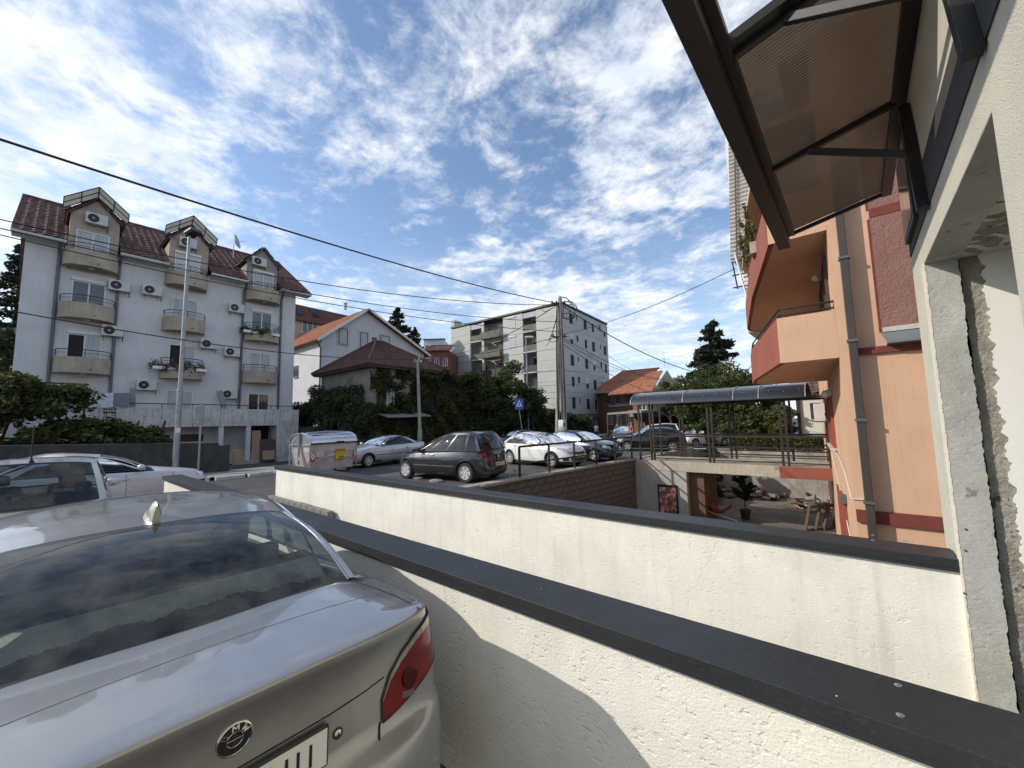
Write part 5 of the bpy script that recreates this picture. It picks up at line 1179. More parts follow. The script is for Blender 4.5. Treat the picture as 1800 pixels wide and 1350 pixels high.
    cx = [780+v/4.5 for v in (1018,1065,1130,1190,1245,1280)]; ss = [R_(x, 640)[0] for x in cx]; ws = (1.0,.55,1.0,1.0,.6,1.0)
    for fi, zf in enumerate(F):
        for k, (s_, w) in enumerate(zip(ss, ws)):
            h_ = 1.55 if w > .8 else .9; window(t, C0+uR*(s_-w/2)+z*(zf+.75+(0 if w > .8 else .7))+nR*.002, uR, nR, w, h_, mframe=M_frame if (fi+k) % 2 else M_frameb, panes=1, box=False, sill=False, blind=(.0,.5,0,0)[(fi*3+k) % 4] if w > .8 else 0, deep=.03, gm=M_dark)
    # roof edge, undercroft and shops
    q = MB(); q.poly([o-nL*-.1+z*H, o+uL*WL+nL*.1+z*H, o+uL*WL+back+z*H, o+uR*WR+nR*.1+z*H], (0,0,.25)); q.build('roof_edge', M_black, t)
    q = MB(); q.obox(o+uL*(WL-.4)+z*(H+.7)-nL*1, uL*.35, z*.7, nL*.9); q.build('chimney', M_pan, t)
    q = MB(); q.poly([o+z*-.3, o+uL*WL-z*.3, o+uL*WL+back-z*.3, o+back-z*.3], (0,0,.28)); q.build('underside', M_conc, t)
    gz_ = G; q = MB(); q.poly([C0-uL*-.8-nL*1.2+uR*.6+z*gz_, C0+uL*WL-nL*1.2+z*gz_, C0+uL*WL+back+z*gz_, C0+back-nR*.6+uL*0+z*gz_], (0,0,zb-.3-gz_)); q.build('shop_wall', mat('shop_wall_grey', (.30,.31,.32), .85, 0, .1, 1, .1, 10), t)
    for k in range(5): q = MB(); q.obox(C0+uR*(1.2+3.4*k)+z*(zb-.45)+nR*.1, uR*.15, z*.15, nR*.2); q.build('bracket', M_pan2, t)
    sw = C0-nR*.58
    def shop(s0, s1, z0, z1, m_, nm, d=.03): q = MB(); q.obox(sw+uR*((s0+s1)/2)+z*((z0+z1)/2)+nR*(d/2), uR*(s1-s0)/2, z*(z1-z0)/2, nR*d/2); return q.build(nm, m_, t)
    shop(6.2,9.6,G+.05,G+2.5,M_greyb,'roller_door'); shop(12.4,14.0,G+.1,G+2.3,M_dark,'shop_door'); s = shop(12.2,14.4,G+2.35,G+2.85,M_rail,'shop_sign',.08)
    for k in range(6): q = MB(); q.obox(sw+uR*(12.5+.3*k)+z*(G+2.6)+nR*.09, uR*.09, z*.14, nR*.01); q.build('lettering', M_white, s)
    # wooden kiosk front with cut-out top
    k = T('wooden_kiosk', 'ochre wooden kiosk front with signboard under the grey block corner', 'kiosk', tuple(sw+uR*2+z*G)); M_och = mat('ochre_board', (.30,.17,.05), .7, 0, .2, 2, .1, 10)
    def kb(s0, s1, z0, z1, m_, nm, d0=.0, d1=.1): q = MB(); q.obox(sw+uR*((s0+s1)/2)+z*((z0+z1)/2)+nR*((d0+d1)/2), uR*(s1-s0)/2, z*(z1-z0)/2, nR*(d1-d0)/2); return q.build(nm, m_, k)
    kb(.8,4.6,G+2.0,G+2.75,M_och,'signboard',.6,.7); kb(.5,5.0,G+1.85,G+2.0,M_och,'canopy_board',.1,1.2); kb(1.2,1.6,G,G+1.9,M_och,'post',.6,.8); kb(3.9,4.3,G,G+1.9,M_och,'post',.6,.8); kb(1.6,3.9,G,G+1.85,M_dark,'opening',.1,.2); kb(2.2,3.3,G+.9,G+1.6,M_white,'poster',.2,.25); kb(1.6,3.9,G,G+.7,M_och,'counter',.6,.75)
    q = MB()
    for i in range(5): q.obox(sw+uR*(1.5+.6*i)+z*(G+2.38)+nR*.71, uR*.18, z*.2, nR*.01)
    q.build('lettering', M_frameb, k)
    return t
grey_block()
# ---------------------------------------------------------------- brick houses beyond the block, carport, right-hand trees
def brick_house():
    t = T('brick_house', 'brown brick house with an orange tiled hipped roof right of the grey block', 'house', (-28, 62, G))
    M_bw = mat('brown_brick', (.17,.095,.065), .9, 0, .2, 3, .2, 30)
    c = ray(1116, 700)*58; c.z = 0; u = Vector((-math.sin(AZ-.60), math.cos(AZ-.60), 0)); w = Vector((u.y, -u.x, 0))
    # frontal wing
    a, b_ = ray(1072, 690)*60, ray(1116, 690)*54; a.z = b_.z = G; ze = 4.5
    d = (a-b_).normalized(); n = Vector((-d.y, d.x, 0)); n = n if n.dot(a) > 0 else -n
    q = MB(); q.poly([b_, a+d*4, a+d*4+n*9, b_+n*9], (0,0,ze-G)); q.build('wall', M_bw, t)
    A = Vector((b_.x, b_.y, ze)); B_ = Vector((a.x, a.y, ze))+d*4; roof_sheet('roof', M_tile_o, A-d*1-n*.8-Vector((0,0,.5)), B_-n*.8+Vector((0,0,.1)), B_+n*5+Vector((0,0,3.6)), A+n*5+d*1.0+Vector((0,0,2.9)), t, .4, .5)
    q = MB(); q.bar(A-d*1-n*.9-Vector((0,0,.6)), B_-n*.9, .2, .25); q.build('eaves', M_sur2, t)
    for k in range(3):
        window(t, A+d*(1.2+2.4*k)-Vector((0,0,2.0)), d, -n, 1.0, 1.3, mframe=M_frameb, panes=2, box=False); window(t, A+d*(1.2+2.4*k)-Vector((0,0,5.0)), d, -n, 1.0, 1.3, panes=2, box=False)
    q = MB(); q.obox(A+d*3.2-Vector((0,0,2.3))-n*.02, d*3.5, Vector((0,0,.12)), n*.05); q.build('string_course', M_sur2, t)
    # right wing with higher roof
    e0, e1 = ray(1112, 690)*52, ray(1147, 690)*50; e0.z = e1.z = G; d2 = (e1-e0).normalized(); n2 = Vector((-d2.y, d2.x, 0)); n2 = n2 if n2.dot(e0) > 0 else -n2
    q = MB(); q.poly([e0, e1, e1+n2*8, e0+n2*8], (0,0,3.6-G)); q.build('wall', M_bw, t)
    E0, E1 = Vector((e0.x,e0.y,3.5)), Vector((e1.x,e1.y,3.5)); roof_sheet('roof', M_tile_o, E0-d2*3.4-n2*.5, E1-n2*.5+d2*.2, E1+n2*4.5+Vector((0,0,3.1))-d2*.7, E0+n2*4.5+Vector((0,0,3.1))-d2*2.0, t, .4, .5)
    q = MB(); q.poly([E1+n2*-.3, E1+n2*8, E1+n2*4+Vector((0,0,3.0))], d2*.15); q.build('gable_wall', M_rendb, t)
    for k in range(2): window(t, E0+d2*(.7+2.3*k)-Vector((0,0,2.2)), d2, -n2, 1.1, 1.3, panes=2, box=False, gm=M_glassd)
    q = MB(); q.obox(E0+d2*2-Vector((0,0,2.6))-n2*.5, d2*2.2, Vector((0,0,.4)), n2*.5); q.build('balcony', M_conc, t)
    q = MB(); q.tube([A+n*5+Vector((0,0,3)), A+n*5+Vector((0,0,5))], .03, 5); q.bar(A+n*5+Vector((-.5,0,4.8)), A+n*5+Vector((.5,0,4.8)), .03); q.build('aerial', M_galv, t)
    return t
M_sur2 = mat('pale_band', (.42,.38,.31), .9, 0, .05, 3, 0, 1)
brick_house()
def carport():
    t = T('carport', 'low dark carport roof with open front below the brick house', 'carport', (-22, 45, G)); a, c = ray(1068, 740)*50, ray(1128, 740)*42; z = 1.1
    a.z = c.z = z-.3; d = (c-a).normalized(); n = Vector((-d.y, d.x, 0)); n = n if n.dot(a) > 0 else -n
    q = MB(); q.poly([a, c, c+n*8+Vector((0,0,.5)), a+n*8+Vector((0,0,.5))], (0,0,.22)); q.build('roof', M_greyb, t)
    for k in range(4): p = a.lerp(c, k/3); q = MB(); q.bar((p.x,p.y,G),(p.x,p.y,z-.3),.15); q.build('post', M_frameb, t)
    q = MB(); q.poly([a+n*7.8+Vector((0,0,-1.5+G-z+1.5)), c+n*7.8+Vector((0,0,G-z))], (0,0,2.6)) if False else q.poly([Vector((a.x,a.y,G))+n*7.8, Vector((c.x,c.y,G))+n*7.8, Vector((c.x,c.y,G))+n*8, Vector((a.x,a.y,G))+n*8], (0,0,2.8)); q.build('back_wall', M_frameb, t)
carport()
# ---------------------------------------------------------------- vegetation
def px_tree(label, px, pybase, D, hpx_top, rw, seed, m, **k):
    b = ray(px, 742)*D; top = (ray(px, hpx_top)*D).z; base = Vector((b.x, b.y, k.pop('zb', G))); h = top-base.z
    return tree(label, base, h, rw, seed, m, **k)
# ivy over the garden bank: one dense mass in two kinds of leaf
def bank(name, label, cat, box, n, seed, m, leaf, prof):
    g = np.random.default_rng(seed); x0, x1, y0, y1 = box; y = y0+(y1-y0)*g.random(n); u = (y-y0)/(y1-y0)
    top = np.interp(u, [p[0] for p in prof], [p[1] for p in prof]) + .28*np.sin(y*2.1)+.16*np.sin(y*5.3+1)
    v = g.random(n)**.8; zl = -1.2; z = zl+(top-zl)*v; bul = .35*np.sin(y*3.1+z*2.0)+.3*np.sin(y*1.3-z*1.7)
    x = x1 + bul - (v**2)*1.6*g.random(n) - np.abs(g.normal(size=n))*.3 - v*.8
    cap = g.random(n) < .25; x = np.where(cap, x0+(x1-x0)*g.random(n), x); z = np.where(cap, top-.15+g.normal(size=n)*.12, z)
    t = T(name, label, cat, (x1, (y0+y1)/2, -1.2)); q = MB(); yy = [y0+(y1-y0)*k/20 for k in range(21)]
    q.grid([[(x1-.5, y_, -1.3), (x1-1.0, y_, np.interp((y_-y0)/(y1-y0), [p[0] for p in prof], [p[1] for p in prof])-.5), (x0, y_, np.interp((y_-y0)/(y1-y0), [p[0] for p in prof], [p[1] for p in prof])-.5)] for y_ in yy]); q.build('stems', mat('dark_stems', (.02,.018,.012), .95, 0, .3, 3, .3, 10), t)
    plant_mass('leaves', np.stack([x, y, z], 1), leaf, m, t, seed=seed); return t
bank('ivy_hedge', 'tall dark ivy hedge along the pavement behind the thin concrete pole', 'hedge', (-29,-25.1,16.6,29.5), 52000, 5, F_ivy, .13, [(0,3.0),(.12,3.9),(.3,4.15),(.6,4.1),(.85,3.9),(1,3.6)])
bank('low_hedge', 'lower dark hedge in front of the grey block left of the crossing sign', 'hedge', (-27.5,-24.6,25,44), 26000, 6, F_dark, .15, [(0,1.0),(.4,1.6),(.7,.9),(1,.2)])
bank('garden_creeper', 'creeper hanging under the porch of the old house', 'creeper', (-26.4,-25.2,14.6,19.0), 14000, 16, F_ivy, .11, [(0,.6),(.3,1.3),(.7,1.0),(1,2.6)])
g_ = np.random.default_rng(8); n_ = 11000; y_ = 15.1+6.4*g_.random(n_)**1.1; z_ = 4.4-(g_.random(n_)**1.4)*(1.5+1.9*np.abs(np.sin(y_*2.3))); x_ = -26.0+.14*g_.random(n_)+.25*np.sin(y_*4)*np.abs(np.sin(z_))
k_ = ~((y_ > 16.9) & (y_ < 18.9) & (z_ < 3.5) & (z_ > 1.6)); x_, y_, z_ = x_[k_], y_[k_], z_[k_]
tt = T('wall_ivy', 'ivy curtain hanging from the eaves of the old brown-roofed house', 'ivy', (-26, 17, 4)); plant_mass('leaves', np.stack([x_,y_,z_],1), .10, F_ivy, tt, seed=9); q = MB(); q.tube([(-26.05,15.6,4.3),(-26.05,15.8,2.5),(-26.02,15.5,-.5)], .04, 5); q.build('stem', M_bark, tt)
px_tree('large grey-green shrub in front of the old house wall', 592, 780, 29.5, 660, (2.6,1.4,2.7), 21, F_dark, n=16000, crown_z=.52, name='shrub', cat='shrub', leaf=.11, zb=-1.6)
px_tree('dark bush under the eaves corner of the old house', 632, 780, 27.5, 690, (1.3,1.2,1.7), 24, F_dark, n=7000, crown_z=.55, name='shrub', cat='shrub', leaf=.11, zb=-1.6)
px_tree('dark shrub above the garden steps by the apartment house', 545, 770, 32.5, 688, (1.9,1.3,2.2), 22, F_dark, n=10000, crown_z=.5, name='shrub', cat='shrub', leaf=.11, zb=-1.6)
px_tree('small dark shrub under the white gabled house wall', 528, 770, 40, 712, (1.4,1.4,1.0), 42, F_dark, n=3000, crown_z=.5, name='shrub', cat='shrub', leaf=.11, zb=-1.6)
# deciduous tree before the grey block
px_tree('leafy street tree with pointed top in front of the grey block', 878, 780, 37, 612, (2.9,2.9,2.7), 31, F_mid, n=11000, crown_z=.55, leaf=.14, ncl=34, hollow=.35)
px_tree('dark bushy tree half hiding the loggias of the grey block', 862, 780, 35.5, 655, (1.8,1.8,2.0), 32, F_dark, n=5000, crown_z=.5, leaf=.13)
px_tree('dark tree crown right of the street lamp post before the grey block', 936, 780, 39, 664, (1.9,1.9,1.4), 33, F_dark, n=4500, crown_z=.66, leaf=.13)
# far left: dark mixed trees and the creeper bush
b0 = ray(8, 742)*44; conifer('tall dark conifer at the left edge beside the apartment house', (b0.x, b0.y, G), 23.5, 6.5, 51, n=15000, leaf=.24)
b0 = ray(-55, 742)*38; tree('dark leafy tree at the left picture edge behind the creeper', (b0.x, b0.y, G-.3), 15, (5,5,5.2), 52, F_dark, n=12000, leaf=.2, crown_z=.55)
b0 = ray(-30, 742)*31; tree('mid green bushy tree left of the apartment house wall', (b0.x, b0.y, G-.3), 8, (3.4,3.0,3.0), 53, F_mid, n=9000, leaf=.15, crown_z=.5)
def creeper_bush():
    t = T('creeper_bush', 'large creeper covered bush at the left end of the terrace above the dark stone wall', 'bush', (-27, 1, G)); g = np.random.default_rng(14)
    P = np.concatenate([clump_pts((-27.0,-1.0,.35), (1.6,3.0,2.4), 19000, 15, 40, .5), clump_pts((-26.4,2.0,-.6), (1.2,1.9,1.1), 7000, 16, 26, .5), clump_pts((-27.2,-4.5,.3), (1.6,2.2,2.2), 6000, 17, 26, .5), clump_pts((-26.2,3.9,-.7), (.7,.9,.4), 1200, 18, 12, .5)])
    P = P[P[:,2] > -2.3]; plant_mass('leaves', P, .12, F_ivy, t, seed=15)
    q = MB(); 
    for k in range(9): q.tube([(-27+.3*math.sin(k), -4+k, -2.4), (-27, -4+k, -.5), (-26.8, -3.8+k, .5)], .05, 5)
    q.build('stems', M_bark, t)
    for y in (-3.0, .6, 1.4): q = MB(); q.bar((-28.3,y,-2.3),(-28.3,y,2.35),.08); q.build('pergola_post', M_frameb, t)
    q = MB(); q.bar((-28.3,-5,2.35),(-28.3,1.5,2.3),.08); q.build('pergola_beam', M_frameb, t)
creeper_bush()
# hillside conifers and greenery
def at_px(px, D): v = ray(px, 742)*D; return v
v = at_px(698, 66); conifer('broad dark conifer on the slope behind the gabled house', (v.x,v.y,2), (ray(708,574)*66).z+1.5, 7.5, 61, n=16000, leaf=.26)
v = at_px(728, 64); conifer('rounded dark conifer right of the gabled house roof', (v.x,v.y,1), (ray(728,596)*64).z+1.0, 6.5, 62, n=12000, leaf=.25)
v = at_px(765, 72); tree('light green tree below the hillside houses', (v.x,v.y,5), 7.5, (4,4,2.4), 63, F_mid, n=3500, leaf=.25)
# right-hand trees beyond the footbridge
v = at_px(1264, 41); conifer('tall dark conifer rising above the footbridge roof', (v.x,v.y,G), (ray(1263,567)*41).z-G+.3, 6.0, 71, n=34000, leaf=.19)
for i, (px, D, top, r, lb, m_, n, s_) in enumerate([(1180,36,646,(1.6,1.6,1.9),'loose olive tree at the left end of the footbridge roof',F_lite,5000,72),(1215,33,655,(1.7,1.7,2.2),'olive green tree below the cable crossing beside the conifer',F_lite,6000,73),
      (1290,31,640,(2.6,2.4,2.6),'full olive green tree in front of the tall conifer',F_lite,11000,74),(1240,31,652,(2.2,2.2,2.4),'bushy green tree left of the thin grey post',F_mid,9000,75),(1335,33,662,(2.2,2.2,2.4),'green tree beside the red balcony corner',F_mid,8000,76)]):
    v = at_px(px, D); tree(lb, (v.x,v.y,G), (ray(px,top)*D).z-G, r, s_, m_, n=n, leaf=.12, crown_z=.58, hollow=.4)
for i, (x0, x1, y0, y1, h_, lb, s_, m_) in enumerate([(-7.2,-3.6,28.9,30.6,2.6,'dense green bushes behind the middle of the footbridge',81,F_mid),(-4.2,-2.9,28.6,30.6,2.9,'tall shrub in front of the white wall beyond the footbridge',82,F_lite),(-9.4,-7.0,29.0,31.0,1.9,'low shrub beside the parked white car beyond the footbridge',83,F_mid)]):
    t = T('bush', lb, 'bush', ((x0+x1)/2,(y0+y1)/2,G)); P = clump_pts(((x0+x1)/2,(y0+y1)/2,G+h_*.5), ((x1-x0)/2,(y1-y0)/2,h_*.55), 9000, s_, 34, .5); plant_mass('leaves', P, .10, m_, t, seed=s_); q = MB(); q.tube([((x0+x1)/2,(y0+y1)/2,G),((x0+x1)/2,(y0+y1)/2,G+h_*.6)], .05, 6); q.build('stem', M_bark, t)
t = T('clipped_hedge', 'clipped leafy hedge along the yard edge behind the footbridge rail', 'hedge', (-3.4, 28.4, G)); g = np.random.default_rng(84)
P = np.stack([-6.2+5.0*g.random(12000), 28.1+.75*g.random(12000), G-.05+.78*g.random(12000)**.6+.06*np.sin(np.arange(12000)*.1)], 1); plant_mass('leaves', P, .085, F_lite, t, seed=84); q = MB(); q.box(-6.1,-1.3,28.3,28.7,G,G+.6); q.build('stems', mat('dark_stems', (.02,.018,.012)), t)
# ---------------------------------------------------------------- yard walls, block wall with railing, footbridge
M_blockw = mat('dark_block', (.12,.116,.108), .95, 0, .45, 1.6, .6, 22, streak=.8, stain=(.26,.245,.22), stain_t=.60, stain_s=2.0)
M_beam = mat('bridge_concrete', (.42,.385,.31), .93, 0, .15, 1.6, .4, 25, streak=.35, stain=(.24,.22,.18), stain_t=.6, stain_s=3)
M_redp = mat('red_brown_paint', (.26,.075,.050), .85, 0, .12, 1.2, .2, 30, streak=.15)
def block_wall():
    p0, p1 = Vector((-9.0, 3.9, 0)), Vector((-8.32, 18.86, 0)); t = T('block_wall', 'dark concrete block retaining wall under the street railing', 'wall', (-8.7, 11, YARD))
    d = (p1-p0).normalized(); n = Vector((d.y, -d.x, 0)); Lw = (p1-p0).length
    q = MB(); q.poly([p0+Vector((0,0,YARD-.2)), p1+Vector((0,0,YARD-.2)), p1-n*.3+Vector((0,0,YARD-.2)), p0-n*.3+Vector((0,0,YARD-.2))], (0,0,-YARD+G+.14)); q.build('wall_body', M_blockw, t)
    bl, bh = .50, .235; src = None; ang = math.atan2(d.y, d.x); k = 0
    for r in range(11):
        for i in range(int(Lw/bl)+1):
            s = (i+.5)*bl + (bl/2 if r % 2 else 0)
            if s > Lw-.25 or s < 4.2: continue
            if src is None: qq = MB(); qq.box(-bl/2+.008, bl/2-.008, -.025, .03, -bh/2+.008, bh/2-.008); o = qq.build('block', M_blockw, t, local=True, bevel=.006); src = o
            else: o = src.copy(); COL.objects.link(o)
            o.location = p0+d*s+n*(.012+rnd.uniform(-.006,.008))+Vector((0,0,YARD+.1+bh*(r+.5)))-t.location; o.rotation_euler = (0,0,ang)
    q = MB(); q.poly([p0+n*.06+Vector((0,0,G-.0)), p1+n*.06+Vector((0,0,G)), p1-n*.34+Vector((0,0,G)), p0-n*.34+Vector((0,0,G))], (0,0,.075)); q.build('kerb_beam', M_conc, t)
    # railing on top
    r = T('street_railing', 'dark brown tube railing on top of the block wall beside the parked white hatchback', 'railing', tuple(p0+d*7+Vector((0,0,G))))
    s0, s1 = 6.75, Lw-.1; hh = 1.10
    P = [p0+d*s-n*.1 for s in (s0, s1)]
    q = MB(); q.bar(P[0]+Vector((0,0,G+hh)), P[1]+Vector((0,0,G+hh)), .07, .07); q.build('top_rail', M_brownmetal, r, bevel=.01)
    q = MB(); q.bar(P[0]+Vector((0,0,G+.52)), P[1]+Vector((0,0,G+.52)), .05, .05); q.build('middle_rail', M_brownmetal, r)
    for k in range(6): p = P[0].lerp(P[1], k/5); q = MB(); q.bar(p+Vector((0,0,G+.05)), p+Vector((0,0,G+hh)), .06); q.build('post', M_brownmetal, r)
    return t
block_wall()
def footbridge():
    V = 18.86; W = 2.5; t = T('footbridge', 'covered footbridge with brown steel railings and smoked arched roof to the orange house', 'footbridge', (-4.4, V, G))
    q = MB(); q.box(-8.5, -.75, V, V+W, G-.42, G+.02); q.build('deck_beam', M_beam, t)
    q = MB(); q.box(-2.45, -.75, V-.012, V+.0, G-.43, G+.015); q.build('painted_edge', M_redp, t)
    q = MB(); q.box(-8.5, -5.98, V+.02, V+.3, YARD, G-.42); q.build('abutment', mat('pale_abutment', (.40,.39,.35), .93, 0, .15, 1.5, .35, 25, streak=.35), t)
    q = MB(); q.box(-5.98, -5.35, V+.35, V+2.4, YARD, G-.42); q.build('side_pier', mat('brown_board', (.12,.075,.045), .9, 0, .2, 2, .2, 20), t)
    def post(x, y, z1=.76): q = MB(); q.bar((x,y,G),(x,y,z1),.078); return q.build('post', M_brownmetal, t)
    for x in (-8.05,-7.5,-7.36,-4.95,-4.79,-2.30,-2.12,-.85): post(x, V+.05, .74)
    for x in (-7.9,-6.9,-6.75,-4.6,-4.4,-2.2,-.95): post(x, V+W-.1, .74)
    for y in (V+.05, V+W-.1):
        for z_, w in ((G+1.15,.075),(G+.70,.055),(G+.42,.05),(G+.14,.04)):
            q = MB(); q.bar((-7.45,y,z_),(-.8,y,z_),w); q.build('rail', M_brownmetal, t)
        q = MB(); q.bar((-8.1,y,.76),(-.8,y,.76),.06,.08); q.build('roof_beam', M_brownmetal, t)
    # arched roof: five smoked sheets with pale joint strips and screw caps
    M_sm = mat('smoked_roof_sheet', (.022,.026,.032), .25, .0, .08, .8, .0, 20, coat=.4, rvar=.05); M_j = mat('pale_joint', (.50,.49,.46), .5, .3, .08, 4, 0, 1)
    ya, yb = V-.30, V+W+.25; z0, zr = .76, 1.38
    def arc(k, n=12, lift=0.0): A = math.pi*k/n; return ((ya+yb)/2-(yb-ya)/2*math.cos(A)*1.0, z0+(zr-z0+lift)*math.sin(A)**.8)
    js = [-8.28,-5.85,-3.83,-2.92,-1.40]
    for a, c in zip(js, js[1:]):
        q = MB(); q.grid([[(x,)+arc(k) for k in range(13)] for x in (a+.02, (a+c)/2, c-.02)]); q.grid([[(x,)+tuple(v-(0 if i == 0 else .02) for i, v in enumerate(arc(k))) for k in range(13)] for x in (a+.02, c-.02)]); sh = q.build('roof_sheet', M_sm, t, smooth=True, sharp=0)
        for k in range(int((c-a)/.5)): x = a+.35+k*.5; y, z = arc(1.15 if k % 2 else 1.5); q = MB(); q.lathe([(.022,0),(.02,.008)], (x, y, z+.004), (0,-.7,.7), n=8); q.build('screw_cap', M_screw, sh)
    for x in js:
        q = MB(); P = [(x,)+arc(k, lift=.01) for k in range(13)]
        for a, c in zip(P, P[1:]): q.bar(a, c, .055, .02, up=(1,0,0))
        q.build('joint_strip', M_j, t)
    for x in (-7.4,-4.9,-2.2):
        q = MB(); P = [(x,)+arc(k, lift=-.05) for k in range(13)]
        for a, c in zip(P, P[1:]): q.bar(a, c, .03, .03, up=(1,0,0))
        q.build('roof_rib', M_brownmetal, t)
    return t
footbridge()
# yard walls
def yard_wall(label, x0, x1, y0, y1, z1, m=None):
    t = T('yard_wall', label, 'wall', ((x0+x1)/2,(y0+y1)/2,YARD)); q = MB(); q.box(x0,x1,y0,y1,YARD-.1,z1); q.build('wall_body', m or M_conc, t)
    n = int((z1-YARD)/.55)
    for k in range(n): q = MB(); q.box(x0+.02, x1-.02, y0-.012, y0-.001, YARD+.04+k*.55, YARD+.04+k*.55+.53); q.build('shutter_board_course', m or M_conc, t)
    return t
yard_wall('pale concrete wall closing the sunken yard behind the footbridge', -8.4, 3.0, 28.0, 28.25, G-.02)
t = T('yard_side_wall', 'concrete side wall of the yard between footbridge and back wall', 'wall', (-8.5,23,YARD)); q = MB(); q.box(-8.55,-8.3,18.9+.4,28.0,YARD-.1,G-.02); q.build('wall_body', M_conc, t); q = MB(); q.box(-8.6,-8.28,19.3,28.0,G-.02,G+.06); q.build('wall_coping', M_conc, t)
# yard things
t = T('framed_picture', 'rust red and white picture in a dark frame on the wall under the footbridge', 'picture', (-6.8, 18.85, -3.4))
a, c = ay(1158,853,18.84), ay(1191,898,18.84); a.x, c.x = min(a.x,c.x), max(a.x,c.x)
q = MB(); q.box(a.x-.05, c.x+.05, 18.80, 18.879, c.z-.35, a.z+.05); q.build('frame', M_black, t); q = MB(); q.box(a.x+.02, c.x-.02, 18.79, 18.7999, c.z-.3, a.z-.06); q.build('picture_sheet', mat('blotchy_picture', (.28,.09,.05), .6, 0, .5, 3, 0, 1, stain=(.5,.48,.46), stain_t=.52, stain_s=5), t)
def pot(b, r, h, m_=None, name='pot'): b = Vector(b); q = MB(); q.lathe([(r*.7,0),(r*.95,h*.9),(r*1.08,h*.9),(r*1.08,h),(r*.9,h),(r*.85,h*.85)], b, n=16); return q
M_potb = mat('black_plastic_pot', (.02,.02,.02), .5, 0, .1, 5, 0, 1); M_terra = mat('pale_pot', (.36,.31,.24), .8, 0, .15, 4, .1, 20)
t = T('potted_pine', 'young potted pine in a black tub in the middle of the yard', 'potted tree', tuple(az(1311,912,YARD))); b = Vector(t.location)
pot(b, .24, .42).build('pot', M_potb, t, smooth=True); q = MB(); q.tube([b+Vector((0,0,.5)), b+Vector((.03,0,1.2)), b+Vector((0,0,2.0))], [.03,.025,.01], 6); q.build('trunk', M_bark, t)
g = np.random.default_rng(3); P = []
for k in range(22): A = g.random()*6.28; z_ = .8+1.15*g.random(); L_ = .55*(1-(z_-.7)/1.9)+.15; s_ = g.random(130); P.append(np.stack([b.x+np.cos(A)*L_*s_+g.normal(size=130)*.03, b.y+np.sin(A)*L_*s_+g.normal(size=130)*.03, b.z+z_+.25*s_+g.normal(size=130)*.04], 1))
plant_mass('needles', np.concatenate(P), .06, F_con, t, seed=3)
for lb, px, py, r, h_, cr, n, m_, cat, zc in (('large leafy bush in a pale pot by the dark pier in the yard',1252,878,.28,.5,(.7,.7,1.1),5000,F_dark,'potted bush',1.9),('round dark bush in a pale tub at the yard back wall',1366,871,.42,.45,(.75,.75,.85),6000,F_dark,'potted bush',1.25)):
    p = az(px, py, YARD); t = T('potted_bush', lb, cat, tuple(p)); pot(p, r, h_).build('pot', M_terra, t, smooth=True); P = clump_pts((p.x,p.y,p.z+zc), cr, n, int(px), 22, .4); plant_mass('leaves', P, .08, m_, t, seed=int(px)); q = MB(); q.tube([p+Vector((0,0,.3)), p+Vector((0,0,zc))], .04, 6); q.build('stem', M_bark, t)
M_tarp = mat('red_tarpaulin', (.26,.015,.02), .45, 0, .15, 3, .2, 8)
p = Vector((-4.85,19.9,YARD)); t = T('wheelbarrow', 'red wheelbarrow tipped beside the dark pier in the yard', 'wheelbarrow', tuple(p)); q = MB(); q.grid([[(p.x-.55+.9*i/5, p.y-.3+.6*j/4, p.z+.35+.35*abs(i-2.5)/2.5+.12*abs(j-2)/2) for j in range(5)] for i in range(6)]); q.build('tray', M_tarp, t, smooth=True)
wb = MB(); wb.lathe([(.17,-.04),(.19,0),(.17,.04)], (p.x+.6,p.y,p.z+.19), (0,1,0), n=18); wb.build('wheel', M_rubber, t, smooth=True)
q = MB(); q.tube([(p.x+.6,p.y-.12,p.z+.2),(p.x-.1,p.y-.28,p.z+.4),(p.x-.9,p.y-.32,p.z+.62)], .018, 6); q.tube([(p.x+.6,p.y+.12,p.z+.2),(p.x-.1,p.y+.28,p.z+.4),(p.x-.9,p.y+.32,p.z+.62)], .018, 6); q.build('handle_frame', M_galv, t)
rr = random.Random(5)
def rubble(label, px, py, n, spread, ms, s=.2, name='debris_heap', cat='debris heap'):
    p = az(px, py, YARD); t = T(name, label, cat, tuple(p))
    for k in range(n):
        c = p+Vector((rr.uniform(-1,1)*spread[0], rr.uniform(-1,1)*spread[1], rr.uniform(.02,.3))); a = rr.uniform(0,3.1); q = MB(); u = Vector((math.cos(a),math.sin(a),rr.uniform(-.3,.3))); v = Vector((-math.sin(a),math.cos(a),0)); q.obox(c, u*s*rr.uniform(.6,2.2), v*s*rr.uniform(.3,.8), Vector((0,0,1))*s*rr.uniform(.1,.4)); q.build('scrap_piece', ms[k % len(ms)], t, bevel=.01)
    return t
rubble('heap of boards and sacks against the yard back wall', 1302, 874, 34, (1.7,.7), [M_ply,M_dstone,M_greyb,M_conc,M_frameb], .24)
rubble('low heap of reddish garden things right of the boards', 1345, 875, 12, (.8,.4), [M_redp,M_greyb,M_ply,M_white], .2)
rubble('small tools and toys scattered near the orange house wall', 1432, 890, 26, (.8,2.0), [M_redp,M_black,M_ply,M_white,M_tarp], .13)
